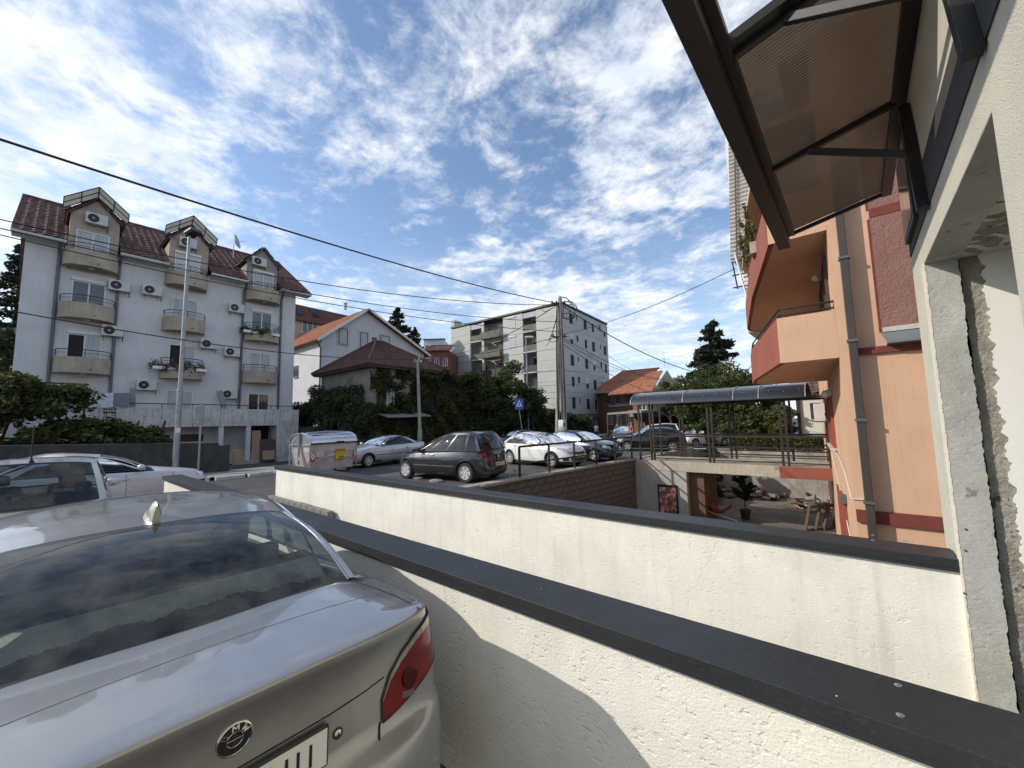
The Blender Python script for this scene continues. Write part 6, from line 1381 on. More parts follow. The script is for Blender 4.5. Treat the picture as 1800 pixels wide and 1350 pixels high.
for i, (px, py) in enumerate(((1432,932),(1450,930),(1465,929))):
    p = az(px, py, YARD); t = T('timber_rack', ('outermost of three wooden frames leaning by the orange house wall','middle wooden frame leaning between two others in the yard','wooden frame nearest the orange house wall in the yard')[i], 'timber rack', tuple(p), 'wooden frames leaning in the yard')
    u, v = Vector((.55,1.0,0)).normalized()*.62, Vector((.22,-.1,.95)); c = p+Vector((0,0,.05)); P = [c-u*.9, c+u*.9, c+u*.9+v, c-u*.9+v]
    for a, e in zip(P, P[1:]+P[:1]): q = MB(); q.bar(a, e, .06, .09); q.build('frame_bar', mat('weathered_timber', (.11,.085,.06), .85, 0, .2, 3, .2, 20), t)
p = az(1455,905,YARD); t = T('bench', 'white metal bench frame beside the wooden frames', 'bench', tuple(p)); q = MB(); q.bar(p+Vector((-.4,0,.45)), p+Vector((.4,.2,.45)), .05)
for dx in (-.4,.4): q.bar(p+Vector((dx,0,0)), p+Vector((dx,0,.9)), .045)
q.build('bench_frame', M_galv, t); q = MB(); q.obox(p+Vector((0,.15,.45)), (.4,0,0), (0,.2,0), (0,0,.02)); q.build('seat', M_frameb, t)
for lb, px, py, r_, s_, m_ in (('pale terracotta pot with low plant right of the dark pier',1268,886,.22,.35,F_mid),('small grey pot with dark leaves at the yard back wall',1388,870,.2,.3,F_dark),('small pot of bright leaves on the yard edge by the orange wall',1424,878,.16,.28,F_lite)):
    p = az(px, py, YARD); t = T('plant_pot', lb, 'plant pot', tuple(p)); pot(p, r_, s_).build('pot', M_terra, t, smooth=True); plant_mass('leaves', clump_pts((p.x,p.y,p.z+s_+.3), (.35,.35,.35), 1500, int(px), 9, .3), .08, m_, t, seed=int(px))
# ---------------------------------------------------------------- orange house
M_or = mat('orange_render', (.64,.40,.262), .93, 0, .06, 1.1, .45, 75, bd=.003, streak=.14); M_mauve = mat('mauve_rough_render', (.30,.158,.128), .95, 0, .10, 2, .9, 28, bd=.006)
M_rband = mat('dark_red_band', (.17,.042,.030), .9, 0, .08, 3, .3, 60); M_redpar = mat('red_parapet', (.28,.085,.052), .8, 0, .10, .8, .15, 20, streak=.25)
def orange_house():
    V = 9.6; t = T('orange_house', 'orange rendered house with red banded facade, chamfered balconies and grey downpipe', 'house', (0, V, YARD)); xc = -.155
    def xs(y): return xc-(y-V)*.072       # skewed side face
    ye = 27.0; zt_ = 7.6; pil = .14
    q = MB(); q.poly([(xc,V,YARD),(5.5,V,YARD),(5.5,ye,YARD),(xs(ye),ye,YARD)], (0,0,zt_-YARD)); q.build('wall', M_or, t)
    for z0, z1, x0, nm in ((-1.87,-1.66,-.14,'band'),(1.095,1.215,.10,'band'),(3.56,3.72,.46,'band')): q = MB(); q.box(x0, 5.45, V-.06, V-.0005, z0, z1); q.build(nm, M_rband, t)
    for z0, z1 in ((1.46,3.555),(3.725,5.6)):
        q = MB(); q.box(.46, 5.4, V-.05, V-.0007, z0, z1); q.build('rough_field', M_mauve, t)
        q = MB(); q.box(.425, .458, V-.012, V-.001, z0, z1+.0); q.build('field_edge', M_rband, t)
    q = MB(); q.poly([(.47,V-.05,1.455),(5.4,V-.05,1.455),(5.4,V-.05,1.56),(.47,V-.05,1.535)], (0,-.012,0)); q.build('mortar_fillet', mat('pale_mortar', (.50,.48,.43), .95, 0, .12, 6, .4, 30), t)
    q = MB(); q.poly([(.44,V-.03,1.45),(5.4,V-.03,1.45),(5.4,V-.24,1.25),(.50,V-.24,1.25)], (0,0,.015)); q.poly([(.50,V-.24,1.25),(5.4,V-.24,1.25),(5.4,V-.06,1.235),(.50,V-.06,1.235)], (0,0,-.02)); q.build('metal_sill', mat('grey_blue_sheet', (.19,.21,.22), .45, .3, .08, 2, .03, 30), t)
    # downpipe with brackets
    q = MB(); q.box(-.01, .115, V-.23, V-.11, YARD+.1, 5.4); q.build('downpipe', mat('dusty_brown_pipe', (.045,.036,.033), .6, 0, .08, 2, .03, 40), t, bevel=.012)
    for z_ in (-1.52,-.10,1.32,2.86,4.2): q = MB(); q.box(-.03,.135,V-.25,V-.09,z_,z_+.05); q.box(.04,.07,V-.09,V,z_,z_+.03); q.build('pipe_bracket', M_pipe, t, bevel=.004)
    # balconies: chamfered slabs with solid parapets
    def balcony(z0, z1, pts, cols, rail=True):
        q = MB(); q.poly([(x+.014,y+.014,z0) for x, y in pts], (0,0,.17)); sl = q.build('balcony_floor', M_or, t)
        n = len(cols)
        for (p0, p1), m_ in zip(zip(pts, pts[1:]), cols):
            if m_ is None: continue
            a, b_ = Vector((*p0,0)), Vector((*p1,0)); d = (b_-a).normalized(); nn = Vector((-d.y,d.x,0)); nn = nn if nn.dot(Vector((.6,V+4,0))-a) > 0 else -nn
            q = MB(); q.poly([a+Vector((0,0,z0-.004)), b_+Vector((0,0,z0-.004)), b_+nn*.1+Vector((0,0,z0-.004)), a+nn*.1+Vector((0,0,z0-.004))], (0,0,z1-z0)); q.build('parapet', m_, sl)
        if rail:
            for dz in (.05,.17):
                q = MB(); P = [Vector((x,y,z1+dz)) for (x,y), m_ in zip(pts, list(cols)+[1])]
                q.tube([Vector((P[0].x+0.0, P[0].y+.05, z1+dz))]+[p+(Vector((xc+.3,p.y,p.z))-p).normalized()*.05 for p in P[1:len(cols)+1]], .02, 6); q.build('balcony_rail', M_brownmetal, sl)
            q = MB(); q.bar((pts[0][0]-.0,V+.05,z1),(pts[0][0]-.0,V+.05,z1+.2),.03)
            for p in pts[1:len(cols)]: q.bar((p[0]+.05,p[1]+.05,z1),(p[0]+.05,p[1]+.05,z1+.2),.03)
            q.build('rail_post', M_brownmetal, sl)
        return sl
    P1 = [(xc,V-.002),(-1.08,V-.002),(-2.18,13.4),(-2.45,14.8),(-2.2,15.6),(xs(15.6),15.6)]
    balcony(1.09, 2.0, P1, [M_or, M_redpar, M_redpar, mat('purple_brown_parapet', (.13,.065,.055), .8, 0, .1, 2, .1, 20), None])
    P2 = [(xc,V-.002),(-1.11,V-.002),(-2.1,13.6),(-3.05,18.2),(-3.1,18.9),(-2.6,19.4),(xs(19.9),19.9)]
    balcony(3.57, 4.5, P2, [M_or, M_redpar, M_redpar, M_redpar, M_redpar, None])
    q = MB(); q.poly([(x,y,6.05) for x, y in P2], (0,0,.15)); q.build('upper_slab', M_or, t)
    # doors and lamp behind the lower balcony
    d_ = Vector((-.072,1,0)).normalized(); nn = Vector((-1,-.072,0)).normalized()
    for y, z, w, h in ((10.6,1.3,1.0,2.1),(12.6,1.3,1.4,2.1),(10.8,3.75,1.0,2.1),(13,3.75,1.6,2.1)):
        window(t, (xs(y)+nn.x*.002,y,z), d_, nn, w, h, mframe=M_frameb, panes=1 if w < 1.2 else 2, box=False, sill=False)
    q = MB(); q.lathe([(.02,0),(.07,.05),(.08,.12),(.03,.16)], (xs(11.9)-.15, 11.9, 3.38), (-.2,-.3,-1), n=10); q.build('balcony_lamp', M_frame, t)
    # shuttered side windows, ledge and cables
    for k, y in enumerate((13.9, 15.0, 16.1)):
        window(t, (xs(y), y, -.85), d_, nn, .75, 1.45, mframe=mat('red_shutter', (.28,.07,.045), .7, 0, .1, 2, .05, 20), gm=mat('red_shutter', (.28,.07,.045)), panes=2, box=False)
        window(t, (xs(y-2), y-2, -3.6), d_, nn, .6, 1.7, mframe=MATS['red_shutter'], gm=M_redp, panes=2, box=False)
    q = MB(); q.tube([(xs(14)-.03,14,-.95),(xs(12.2)-.03,12.2,-1.0),(xs(11)-.03,11,-1.15),(xs(9.75)-.03,9.75,-1.45),(xs(9.6)-.02,V-.03,-1.48),(-.02,V-.03,-1.48)], .009, 5); q.build('wall_cable', M_white, t)
    q = MB(); q.tube([(xs(17)-.03,17,-1.2),(xs(13)-.03,13,-2.0),(xs(11)-.03,11,-2.6),(xs(9.75)-.03,9.75,-2.75),(-.12,V-.03,-2.75),(-.05,V-.03,-2.75)], .009, 5); q.build('wall_cable', M_white, t)
    q = MB(); q.box(xs(11.8)-.12, xs(11.8), 11.72, 11.92, -1.95, -1.75); q.build('junction_box', M_pipe, t, bevel=.01)
    # corrugated tin cladding of the loft beyond the top balcony
    M_tin = mat('corrugated_tin', (.50,.48,.44), .55, .2, .12, 2, .05, 20, streak=.25)
    q = MB(); rows = []; n = 34
    for i in range(n*4+1):
        z_ = 7.0+6.2*i/(n*4); o_ = .035*math.cos(math.pi*i/2); rows.append([(-3.72+.05*(z_-7),19.6+o_,z_),(-1.5,19.6+o_,z_-.10),(.6,19.6+o_,z_-.2)])
    q.grid(rows); q.build('tin_cladding', M_tin, t)
    q = MB(); q.box(-3.6,.6,19.75,23,6.9,13.0); q.box(-3.3,.6,19.75,23,3.7,6.9); q.build('loft_wall', M_white, t)
    for x in (-3.45,-2.0): q = MB(); q.bar((x,19.52,7.0),(x+.3,19.52,13.2),.05); q.build('cladding_batten', M_frameb, t)
    q = MB()
    for k in range(7): q.bar((-3.65+.5*k,19.55,6.9),(-3.55+.5*k,19.75,5.7),.05)
    for z_ in (6.9,6.3,5.75): q.bar((-3.7,19.6,z_),(.2,19.6,z_-.1),.05)
    q.build('awning_frame', M_black, t)
    for x in (-3.5,-2.9): q = MB(); q.bar((x,19.4,7.2),(x+.5,18.9,4.5),.05); q.build('awning_strut', M_white, t)
    q = MB(); q.box(xs(17)-.02, 5, 10, 20, 7.55, 7.7); q.build('roof_slab', M_conc, t)
    return t, xs
oh, oxs = orange_house()
t = T('balcony_plant', 'spindly green plants growing out over the top red balcony parapet', 'plant', (-1.7, 12, 4.6)); g = np.random.default_rng(4); P = []
for k in range(14): y = 11+2.6*g.random(); x = -1.11-(y-9.6)*.26; L_ = .3+.5*g.random(); s_ = g.random(26); P.append(np.stack([x-.25*s_*g.random(), y+s_*(g.random()-.5)*.6, 4.6+L_*s_*1.3+g.normal(size=26)*.04], 1))
plant_mass('leaves', np.concatenate(P), .07, F_lite, t, seed=4); q = MB(); q.box(-1.75,-1.5,11.6,12.6,4.2,4.5); q.build('planter', M_terra, t)
ac_unit('cream air conditioner on the orange house side wall above the footbridge end', (oxs(18.4), 18.4, .15), (-1,-.07,0), None, 1.15, -1)
for k, (y, z) in enumerate(((14.4,.65),(13.3,.62))):
    t = T('security_light', ('white security light further along the orange side wall','white security light nearer the corner of the orange side wall')[k], 'light', (oxs(y), y, z)); q = MB(); q.lathe([(.05,0),(.09,.06),(.09,.16),(.03,.2)], (oxs(y)-.02, y, z), (-1,-.3,-.2), n=12); q.build('lamp_head', M_white, t, smooth=True); q = MB(); q.box(oxs(y)-.03, oxs(y), y-.07, y+.07, z-.08, z+.1); q.build('bracket', M_galv, t)
# white house beyond the footbridge
def white_house():
    t = T('white_house', 'white rendered house wall seen past the footbridge end', 'house', (-1.5, 29.5, G)); q = MB(); a = ay(1400,705,29.5); c = ay(1446,795,29.5)
    q.box(a.x, 6, 29.5, 36, G, 1.35); q.build('wall', mat('bright_white_render', (.66,.64,.58), .92, 0, .05, 1, .2, 20), t)
    roof_sheet('roof', M_tile_b, (a.x-.4, 29.1, 1.35), (6, 29.1, 1.35), (6, 33, 3.0), (a.x-.4, 33, 3.0), t, .5, .5)
    window(t, (ay(1426,737,29.5).x, 29.5, ay(1426,737,29.5).z), (1,0,0), (0,-1,0), .9, .95, mframe=M_frameb, panes=1, box=False)
    q = MB(); q.box(a.x-.02, a.x+.14, 29.35, 29.49, G, 1.3); q.build('downpipe', M_brownmetal, t)
white_house()
far_house('distant brick chimney house between trees and the footbridge roof', 1373, 722, 1391, 745, 38, mat('far_brick', (.25,.11,.08), .9, 0, .2, 2, .2, 10), M_tile_o, .5, 1)

# ---------------------------------------------------------------- poles, lamps, signs
def street_lamp():
    p = Vector((-21.2, 3.72, G)); top = ax(334,412,-21.2); t = T('street_lamp', 'tall galvanised street lamp with dark flat head in front of the apartment house', 'street lamp', tuple(p)); e = Vector((-21.2, top.y-.02, top.z-.1))
    q = MB(); q.tube([p, p.lerp(e,.35), p.lerp(e,.352), e], [.115,.098,.082,.055], 12); q.build('pole', M_galv, t, smooth=True)
    q = MB(); q.obox(e+Vector((.10,.10,.18)), (.28,.085,.052), (-.08,.22,0), (0,0,.07)); q.build('lamp_head', M_pipe, t, bevel=.05); q = MB(); q.obox(e+Vector((.12,.10,.09)), (.27,.08,.05), (-.06,.17,0), (0,0,.02)); q.build('lamp_glass', M_black, t, bevel=.01)
    q = MB(); q.obox(p+Vector((.105,.0,1.9)), (.01,0,0),(0,.07,0),(0,0,.1)); q.build('sticker', M_white, t)
street_lamp()
def thin_post():
    p = Vector((-20.6,4.35,G)); t = T('post_with_box', 'thin steel post with a grey sign box back, right of the street lamp', 'post', tuple(p)); q = MB(); q.tube([p, p+Vector((0,0,3.0))], .04, 8); q.build('post', M_galv, t, smooth=True)
    a, c = ax(342,714,-20.6), ax(359,738,-20.6); q = MB(); q.box(-20.65,-20.55,a.y,c.y,c.z,a.z); q.build('sign_back', M_galv, t, bevel=.01)
thin_post()
def wood_pole():
    p = ax(738,792,-22.8); p = Vector((-22.8, p.y, G)); top = ax(734,634,-22.8); t = T('concrete_pole', 'thin concrete utility pole in front of the ivy hedge', 'utility pole', tuple(p)); e = Vector((-22.8, top.y, top.z))
    q = MB(); q.tube([p, p+Vector((0,0,1.6)), p+Vector((0,0,1.62)), e], [.16,.15,.115,.085], 10); q.build('pole', M_conc, t, smooth=True); q = MB(); q.bar(e+Vector((0,-.3,-.1)), e+Vector((0,.35,-.05)), .06); q.tube([e+Vector((0,.05,0)), e+Vector((0,.18,.3)), e+Vector((0,.4,.42)), e+Vector((0,.5,.2))], .022, 6); q.build('hook_arm', M_galv, t)
    for y in (-.25,.3): q = MB(); q.lathe([(.03,0),(.05,.03),(.03,.06),(.05,.09),(.02,.12)], e+Vector((0,y,-.02)), n=8); q.build('insulator', M_white, t)
    return e
wp_top = wood_pole()
PB = Vector((-16.2, 23.6, G)); PT = Vector((-15.95, 24.1, 7.05)); PT.z = (ray(990,524)*PT.length).z if False else 7.1
def big_pole():
    d = ray(990,700); s_ = 27.6/Vector((d.x,d.y)).length; b = Vector((d.x*s_, d.y*s_, G)); dt = ray(989,524)*(1.0); k = Vector((b.x,b.y)).length/Vector((dt.x,dt.y)).length; top = Vector((b.x, b.y, dt.z*k))
    t = T('utility_pole', 'tall concrete utility pole carrying tangled cables and a white meter box', 'utility pole', tuple(b)); q = MB(); q.tube([b, top], [.20,.145], 12); q.build('pole', M_conc, t, smooth=True)
    q = MB(); q.tube([b+Vector((-.38,-.33,0)), b.lerp(top,.45)+Vector((-.26,-.2,0)), top+Vector((-.08,-.05,-.5))], [.16,.14,.10], 12); q.build('pole_brace', M_conc, t, smooth=True)
    r = Vector((math.cos(AZ), math.sin(AZ), 0))
    q = MB(); q.box(b.x-.05,b.x+.32,b.y-.62,b.y-.30,G+1.0,G+2.05); bx = q.build('meter_box', M_white, t, bevel=.015)
    q = MB(); q.box(b.x+.321,b.x+.34,b.y-.55,b.y-.4,G+1.2,G+1.4); q.box(b.x+.321,b.x+.34,b.y-.55,b.y-.4,G+1.6,G+1.85); q.build('meter_glass', M_black, bx)
    g = random.Random(6)
    # cable coils, drops and clamps near the head
    for k, (cx, cz, R) in enumerate(((.55,-.85,.62),(.42,-.7,.45),(.75,-1.0,.55),(-.95,-.7,.26),(-.5,-2.9,.22))):
        c = top+r*cx+Vector((0,0,cz)); P = [c+r*math.cos(a)*R*(1+.12*math.sin(3*a+k))+Vector((0,0,math.sin(a)*R*(.95+.1*math.sin(2*a))))+Vector((0,-.1,0)) for a in [2*math.pi*i/26 for i in range(24)]]; q = MB(); q.tube(P, .028 if k < 3 else .02, 5); q.build('cable_coil', M_black, t)
    q = MB(); q.tube([top+r*.02+Vector((0,0,.1)), top+r*.45+Vector((0,0,.02)), top+r*.95+Vector((0,0,-.5)), top+r*1.02+Vector((0,0,-1.1)), top+r*.8+Vector((0,0,-1.5))], .035, 6); q.build('cable_loop', M_black, t)
    for k in range(5): q = MB(); x_ = (-.26,-.22,.2,.23,.05)[k]; q.tube([top+r*x_*.6+Vector((0,-.15,-.4)), b.lerp(top,.62)+r*x_+Vector((0,-.2,g.uniform(-.2,.2))), b.lerp(top,.3)+r*x_*(1+.2*g.random())+Vector((0,-.22,0)), b.lerp(top,.18)+r*x_*.9+Vector((0,-.22,0))], .02+.008*(k % 2), 5); q.build('drop_cable', M_black, t)
    for k in range(4): q = MB(); e = top+Vector((0,0,-.45-.0*k)); q.tube([e, e+r*(-.45-.12*k)+Vector((0,0,-1.6-.35*k)), e+r*(-.62-.16*k)+Vector((0,0,-2.0-.3*k))], .018, 5); q.build('cable_tail', M_black, t)
    for z_ in (-.4,-2.75): q = MB(); q.bar(top+r*-.55+Vector((0,-.1,z_)), top+r*.45+Vector((0,-.1,z_)), .07); q.build('cross_arm', M_black, t)
    for x_, z_ in ((-.5,-.3),(-.2,-.3),(.35,-.35),(-.5,-2.65),(.3,-2.65)): q = MB(); q.lathe([(.05,-.05),(.06,.0),(.045,.04),(.06,.08),(.03,.12)], top+r*x_+Vector((0,-.1,z_)), n=8); q.build('insulator', M_black, t)
    q = MB(); q.lathe([(.10,0),(.07,.12),(.02,.2)], top, n=10); q.build('pole_cap', M_conc, t)
    return b, top
pb, ptop = big_pole()
def cross_sign():
    d = ray(922,780); s_ = 33/d.length; b = Vector((d.x*s_, d.y*s_, G)); t = T('crossing_sign', 'blue square pedestrian crossing sign on a grey post', 'road sign', tuple(b))
    tp = ray(913,722)*(33/ray(913,722).length); q = MB(); q.tube([b, Vector((tp.x,tp.y,tp.z-.1)), Vector((tp.x,tp.y,tp.z+1.0))], .04, 8); q.build('post', M_galv, t, smooth=True)
    u = (_R0*.94+Vector((0,0,-.08))); n = -Vector((tp.x,tp.y,0)).normalized(); u = Vector((-n.y,n.x,0)); u = u if u.dot(_R0) > 0 else -u; c = Vector((tp.x,tp.y,tp.z+.55))+n*.06; z = Vector((0,0,1))
    q = MB(); q.obox(c, u*.34, n*.012, z*.46); q.build('sign_plate', mat('sign_blue', (.01,.12,.48), .4, 0, .05, 3, 0, 1), t); 
    q = MB(); q.poly([c+n*.014+u*-.27-z*.22, c+n*.014+u*.27-z*.22, c+n*.014+z*.34], n*.004); q.build('white_triangle', M_white, t)
    q = MB(); q.tube([c+n*.024+u*.0+z*.16, c+n*.024+u*.01+z*.10], .035, 6); q.bar(c+n*.022+z*.1, c+n*.022+z*-.03, .06, .01, up=n); q.bar(c+n*.022+z*-.02, c+n*.022-u*.09-z*.18, .04, .01, up=n); q.bar(c+n*.022+z*-.02, c+n*.022+u*.09-z*.18, .04, .01, up=n); q.build('walking_figure', M_black, t)
cross_sign()
def lamp2():
    d = ray(929,770); s_ = 40/d.length; b = Vector((d.x*s_, d.y*s_, G)); tp = ray(927,592)*(40/ray(927,592).length); t = T('slim_street_lamp', 'slim street lamp with white head before the grey block', 'street lamp', tuple(b)); q = MB(); q.tube([b, Vector((b.x,b.y,tp.z))], [.11,.06], 10); q.build('pole', M_galv, t, smooth=True); q = MB(); q.obox((b.x+.25,b.y+.2,tp.z+.15), _R0*.42, (-.1,.12,0), (0,0,.10)); q.build('lamp_head', M_white, t, bevel=.05)
lamp2()
d = ray(1274,720); s_ = 37/d.length; t = T('grey_post', 'short grey pole standing between the trees behind the footbridge roof', 'post', (d.x*s_, d.y*s_, G)); tp = ray(1273,662)*(37/ray(1273,662).length); q = MB(); q.tube([(d.x*s_,d.y*s_,G),(d.x*s_,d.y*s_,tp.z)], .10, 8); q.build('pole', M_galv, t, smooth=True); q = MB(); q.bar((d.x*s_-.4,d.y*s_,tp.z-.1),(d.x*s_+.1,d.y*s_,tp.z),.06); q.build('arm', M_black, t)
# ---------------------------------------------------------------- overhead cables
def cable(label, a, b_, sag, r, n=28):
    a, b_ = Vector(a), Vector(b_); P = []
    for k in range(n+1): u = k/n; p = a.lerp(b_, u); p.z -= sag*4*u*(1-u); P.append(p)
    q = MB(); q.tube(P, r, 5); return tag(q.build('overhead_cable', M_black, smooth=True), label, 'cable')
pp = ptop+Vector((0,-.1,-.4)); pl2 = ptop+Vector((0,-.1,-2.7))
def far(px, py, D): return ray(px, py)*(D/ray(px, py).length)
cable('thick black cable sweeping from the top left edge of the sky to the pole head', far(-150,196,13), pp, .35, .028)
cable('upper thin cable passing in front of the dormers to the pole head', far(-120,357,24), pp+Vector((0,0,-.1)), .9, .022)
cable('middle cable skimming the apartment house gutter on its way to the pole', far(-120,372,24), pl2+Vector((0,0,1.0)), .8, .020)
cable('lower gutter height cable running to the lower arm of the pole', far(-120,384,25), pl2+Vector((0,0,.3)), .7, .020)
cable('low cable crossing the apartment house front to the thin concrete pole', far(-120,520,20), wp_top+Vector((0,.0,.1)), .55, .020)
cable('short cable rising from the thin concrete pole to the tall pole', wp_top+Vector((0,.3,.1)), pl2, .3, .018)
cable('cable from the grey block corner loggia to the tall pole head', far(793,622,60), pp, .8, .03)
cable('thick cable falling from the pole head to the trees on the right', pp, far(1225,655,40), .6, .035)
cable('thin cable rising from the pole to the orange house eaves', pl2+Vector((0,0,.1)), far(1292,472,20.5), .35, .016)
cable('cable dropping from the lower pole arm to the right end of the brick house', pl2, far(1160,668,50), .5, .025)
cable('second cable from the lower pole arm towards the brick house aerial', pl2+Vector((.1,0,-.2)), far(1140,652,50), .9, .022)
cable('third low cable sagging behind the tall pole to the olive trees', pl2+Vector((0,0,-.4)), far(1190,700,46), .8, .02)
cable('faint cable running over the brick house roof', far(1070,626,45), far(1200,668,44), .8, .018)
for k, (ya, yb_, lb) in enumerate(((640,648,'first'),(668,664,'second'),(690,688,'third'))):
    cable(lb+' of three wires strung across the right face of the grey block', far(880,ya+12,30), far(1165,yb_,44), .15, .012)
# ---------------------------------------------------------------- parked cars
ROB = [(0,.09),(.08,.03),(.2,.0),(.45,.0),(.55,.03),(.8,.06),(1,.10)]
def spec_hatch(**k):
    d = base(L=4.1, W=1.74, zb=.2, nr=4.6, nf=3.4, zc=[(0,.98),(.3,1.02),(3.0,1.0),(3.35,.96),(3.9,.80),(4.1,.62)], zs=[(0,.93),(.5,.95),(2.9,.90),(3.4,.85),(3.9,.70),(4.1,.56)],
        gh=dict(xrb=.12, xrt=.62, xft=2.25, xfb=3.25, rbb=.12, rb=.08, fbb=.35, fb=.18, yb=[(0,.74),(.3,.80),(1,.76)], yt=[(0,.56),(.4,.60),(1,.54)], zr=[(0,1.40),(.4,1.47),(1,1.41)], win=[(.05,.22),(.245,.56),(.585,.96)]),
        wx=(.72,3.24), r=.30, wheel='seven', handles=(1.1,2.0), hz=.80, doors=(1.15,2.05,3.0))
    d.update(k); return d
def spec_sedan(**k):
    d = base(L=4.78, W=1.80, zb=.2, nr=5.5, nf=4.0, zc=[(0,1.02),(.1,1.04),(.6,1.08),(3.4,1.02),(3.7,.97),(4.5,.80),(4.78,.62)], zs=[(0,.95),(.6,.99),(3.5,.90),(4.4,.74),(4.78,.56)],
        gh=dict(xrb=.62, xrt=1.38, xft=2.62, xfb=3.45, rbb=.12, rb=.06, fbb=.30, fb=.14, yb=[(0,.68),(.3,.78),(1,.74)], yt=[(0,.54),(.4,.58),(1,.52)], zr=[(0,1.37),(.4,1.43),(1,1.38)], win=[(.12,.25),(.27,.54),(.575,.955)]),
        wx=(1.05,3.88), r=.315, wheel='ten', handles=(1.5,2.4), hz=.80, doors=(1.6,2.55,3.5), rub=.55)
    d.update(k); return d
lampsR = lambda z0, z1, y=.50: ('tail_lamp', M_red, [('r',y,z0,z1),('r',y+.12,z0,z1+.01),('s',.12,z0+.02,z1),('s',.32,z0+.08,z1-.04)], {})
def lampsF(L, z0, z1, y=.45, back=.45): return ('headlamp', M_lampw, [('s',L-back,z1-.07,z1),('s',L-back*.55,z0+.04,z1),('f',y+.15,z0+.01,z1-.03),('f',y,z0,z1-.06)], {})
def plateP(z, x='r'): return ('number_plate', M_plate, [(x,-.0,z,z+.11)], {})
def add_plate(t, c, z, rear=True, y=0):
    p = c.surf(0 if rear else c.tot/2, z, .012); s_ = -1 if rear else 1; q = MB(); q.obox((p.x+s_*.004, y, z), (.006,0,0), (0,.26,0), (0,0,.056)); o = q.build('number_plate', M_plate, t, local=True, bevel=.004)
    q = MB(); q.obox((p.x+s_*.0115, -.235 if not rear else .235, z), (.001,0,0), (0,.018,0), (0,0,.05)); q.build('plate_band', mat('plate_blue', (.01,.05,.30), .5, 0, 0, 1, 0, 1), o, local=True)
    for k in range(7): q = MB(); q.obox((p.x+s_*.0115, -.17+.055*k, z), (.001,0,0), (0,.014 if k != 2 else .004,0), (0,0,.032)); q.build('plate_letter', M_black, o, local=True)
# dark grey people carrier
S_MPV = base(L=4.26, W=1.81, zb=.22, nr=4.2, nf=3.2, fp=4, zc=[(0,1.02),(.3,1.06),(3.0,1.06),(3.25,1.0),(3.9,.88),(4.26,.66)], zs=[(0,.98),(.5,1.0),(2.9,.93),(3.3,.88),(3.9,.76),(4.26,.58)],
    ro=[(0,.10),(.08,.03),(.2,.0),(.42,.0),(.50,.05),(.8,.07),(1,.12)],
    gh=dict(xrb=.11, xrt=.40, xft=2.15, xfb=3.35, rbb=.13, rb=.10, fbb=.40, fb=.22, cr=.05, re=.84, yb=[(0,.76),(.3,.83),(1,.78)], yt=[(0,.60),(.4,.63),(1,.58)], zr=[(0,1.60),(.25,1.655),(.6,1.65),(1,1.56)], win=[(.055,.20),(.23,.50),(.535,.80),(.815,.965)]),
    wx=(.80,3.49), r=.325, wheel='hubcap', handles=(1.05,2.1), hz=.88, doors=(1.25,2.2,3.1), rub=.52, handm=M_chrome, rubm=M_pipe,
    patch=[('tail_lamp', M_red, [('r',.60,.80,.97),('r',.70,.78,1.04),('s',.12,.80,1.06),('s',.34,.93,1.07)], {}), lampsF(4.26,.66,.86)])
M_anth = paint('anthracite_paint', (.014,.016,.022), .2, .25)
hd = (-1.0,-.16); ro = place_on(821,849,hd,S_MPV,(.80,.76)); mp, cm_, _ = car('people_carrier', 'dark grey people carrier with red tail lamps parked above the block wall', 'car', S_MPV, ro, hd, M_anth, 'cars parked along the street railing')
add_plate(mp, cm_, .58); q = MB(); p = cm_.surf(0,.84,.004); q.lathe([(.045,0),(.03,.004)], p, (-1,0,.15), n=4); q.build('badge', M_chrome, mp, local=True)
q = MB(); q.tube([end_surf(cm_,.05,.06)+Vector((-.02,0,0)), end_surf(cm_,-.45,.10)+Vector((-.02,0,0))], .01, 5); q.build('rear_wiper', M_trim, mp, local=True)
for sg in (1,-1): q = MB(); q.tube([(lambda p: (p.x, sg*abs(p.y), p.z+.025))(cm_.roofpt(.05+.85*k/8, .93)) for k in range(9)], .014, 5); q.build('roof_rail', M_trim, mp, local=True, smooth=True)
# silver saloon across the street
S_E = spec_sedan(chrome=False, patch=[lampsF(4.78,.60,.76,.42,.40), lampsR(.72,.92,.5), ('grille', M_trim, [('f',.30,.55,.74),('f',.06,.55,.76)], {})])
M_sil2 = paint('pale_silver_paint', (.46,.46,.48), .55, .3)
hd = (.12,-1.0); ro = place_on(646,822,hd,S_E,(3.88,.78)); car('parked_saloon', 'pale silver saloon parked against the far kerb facing the camera side', 'car', S_E, ro, hd, M_sil2)
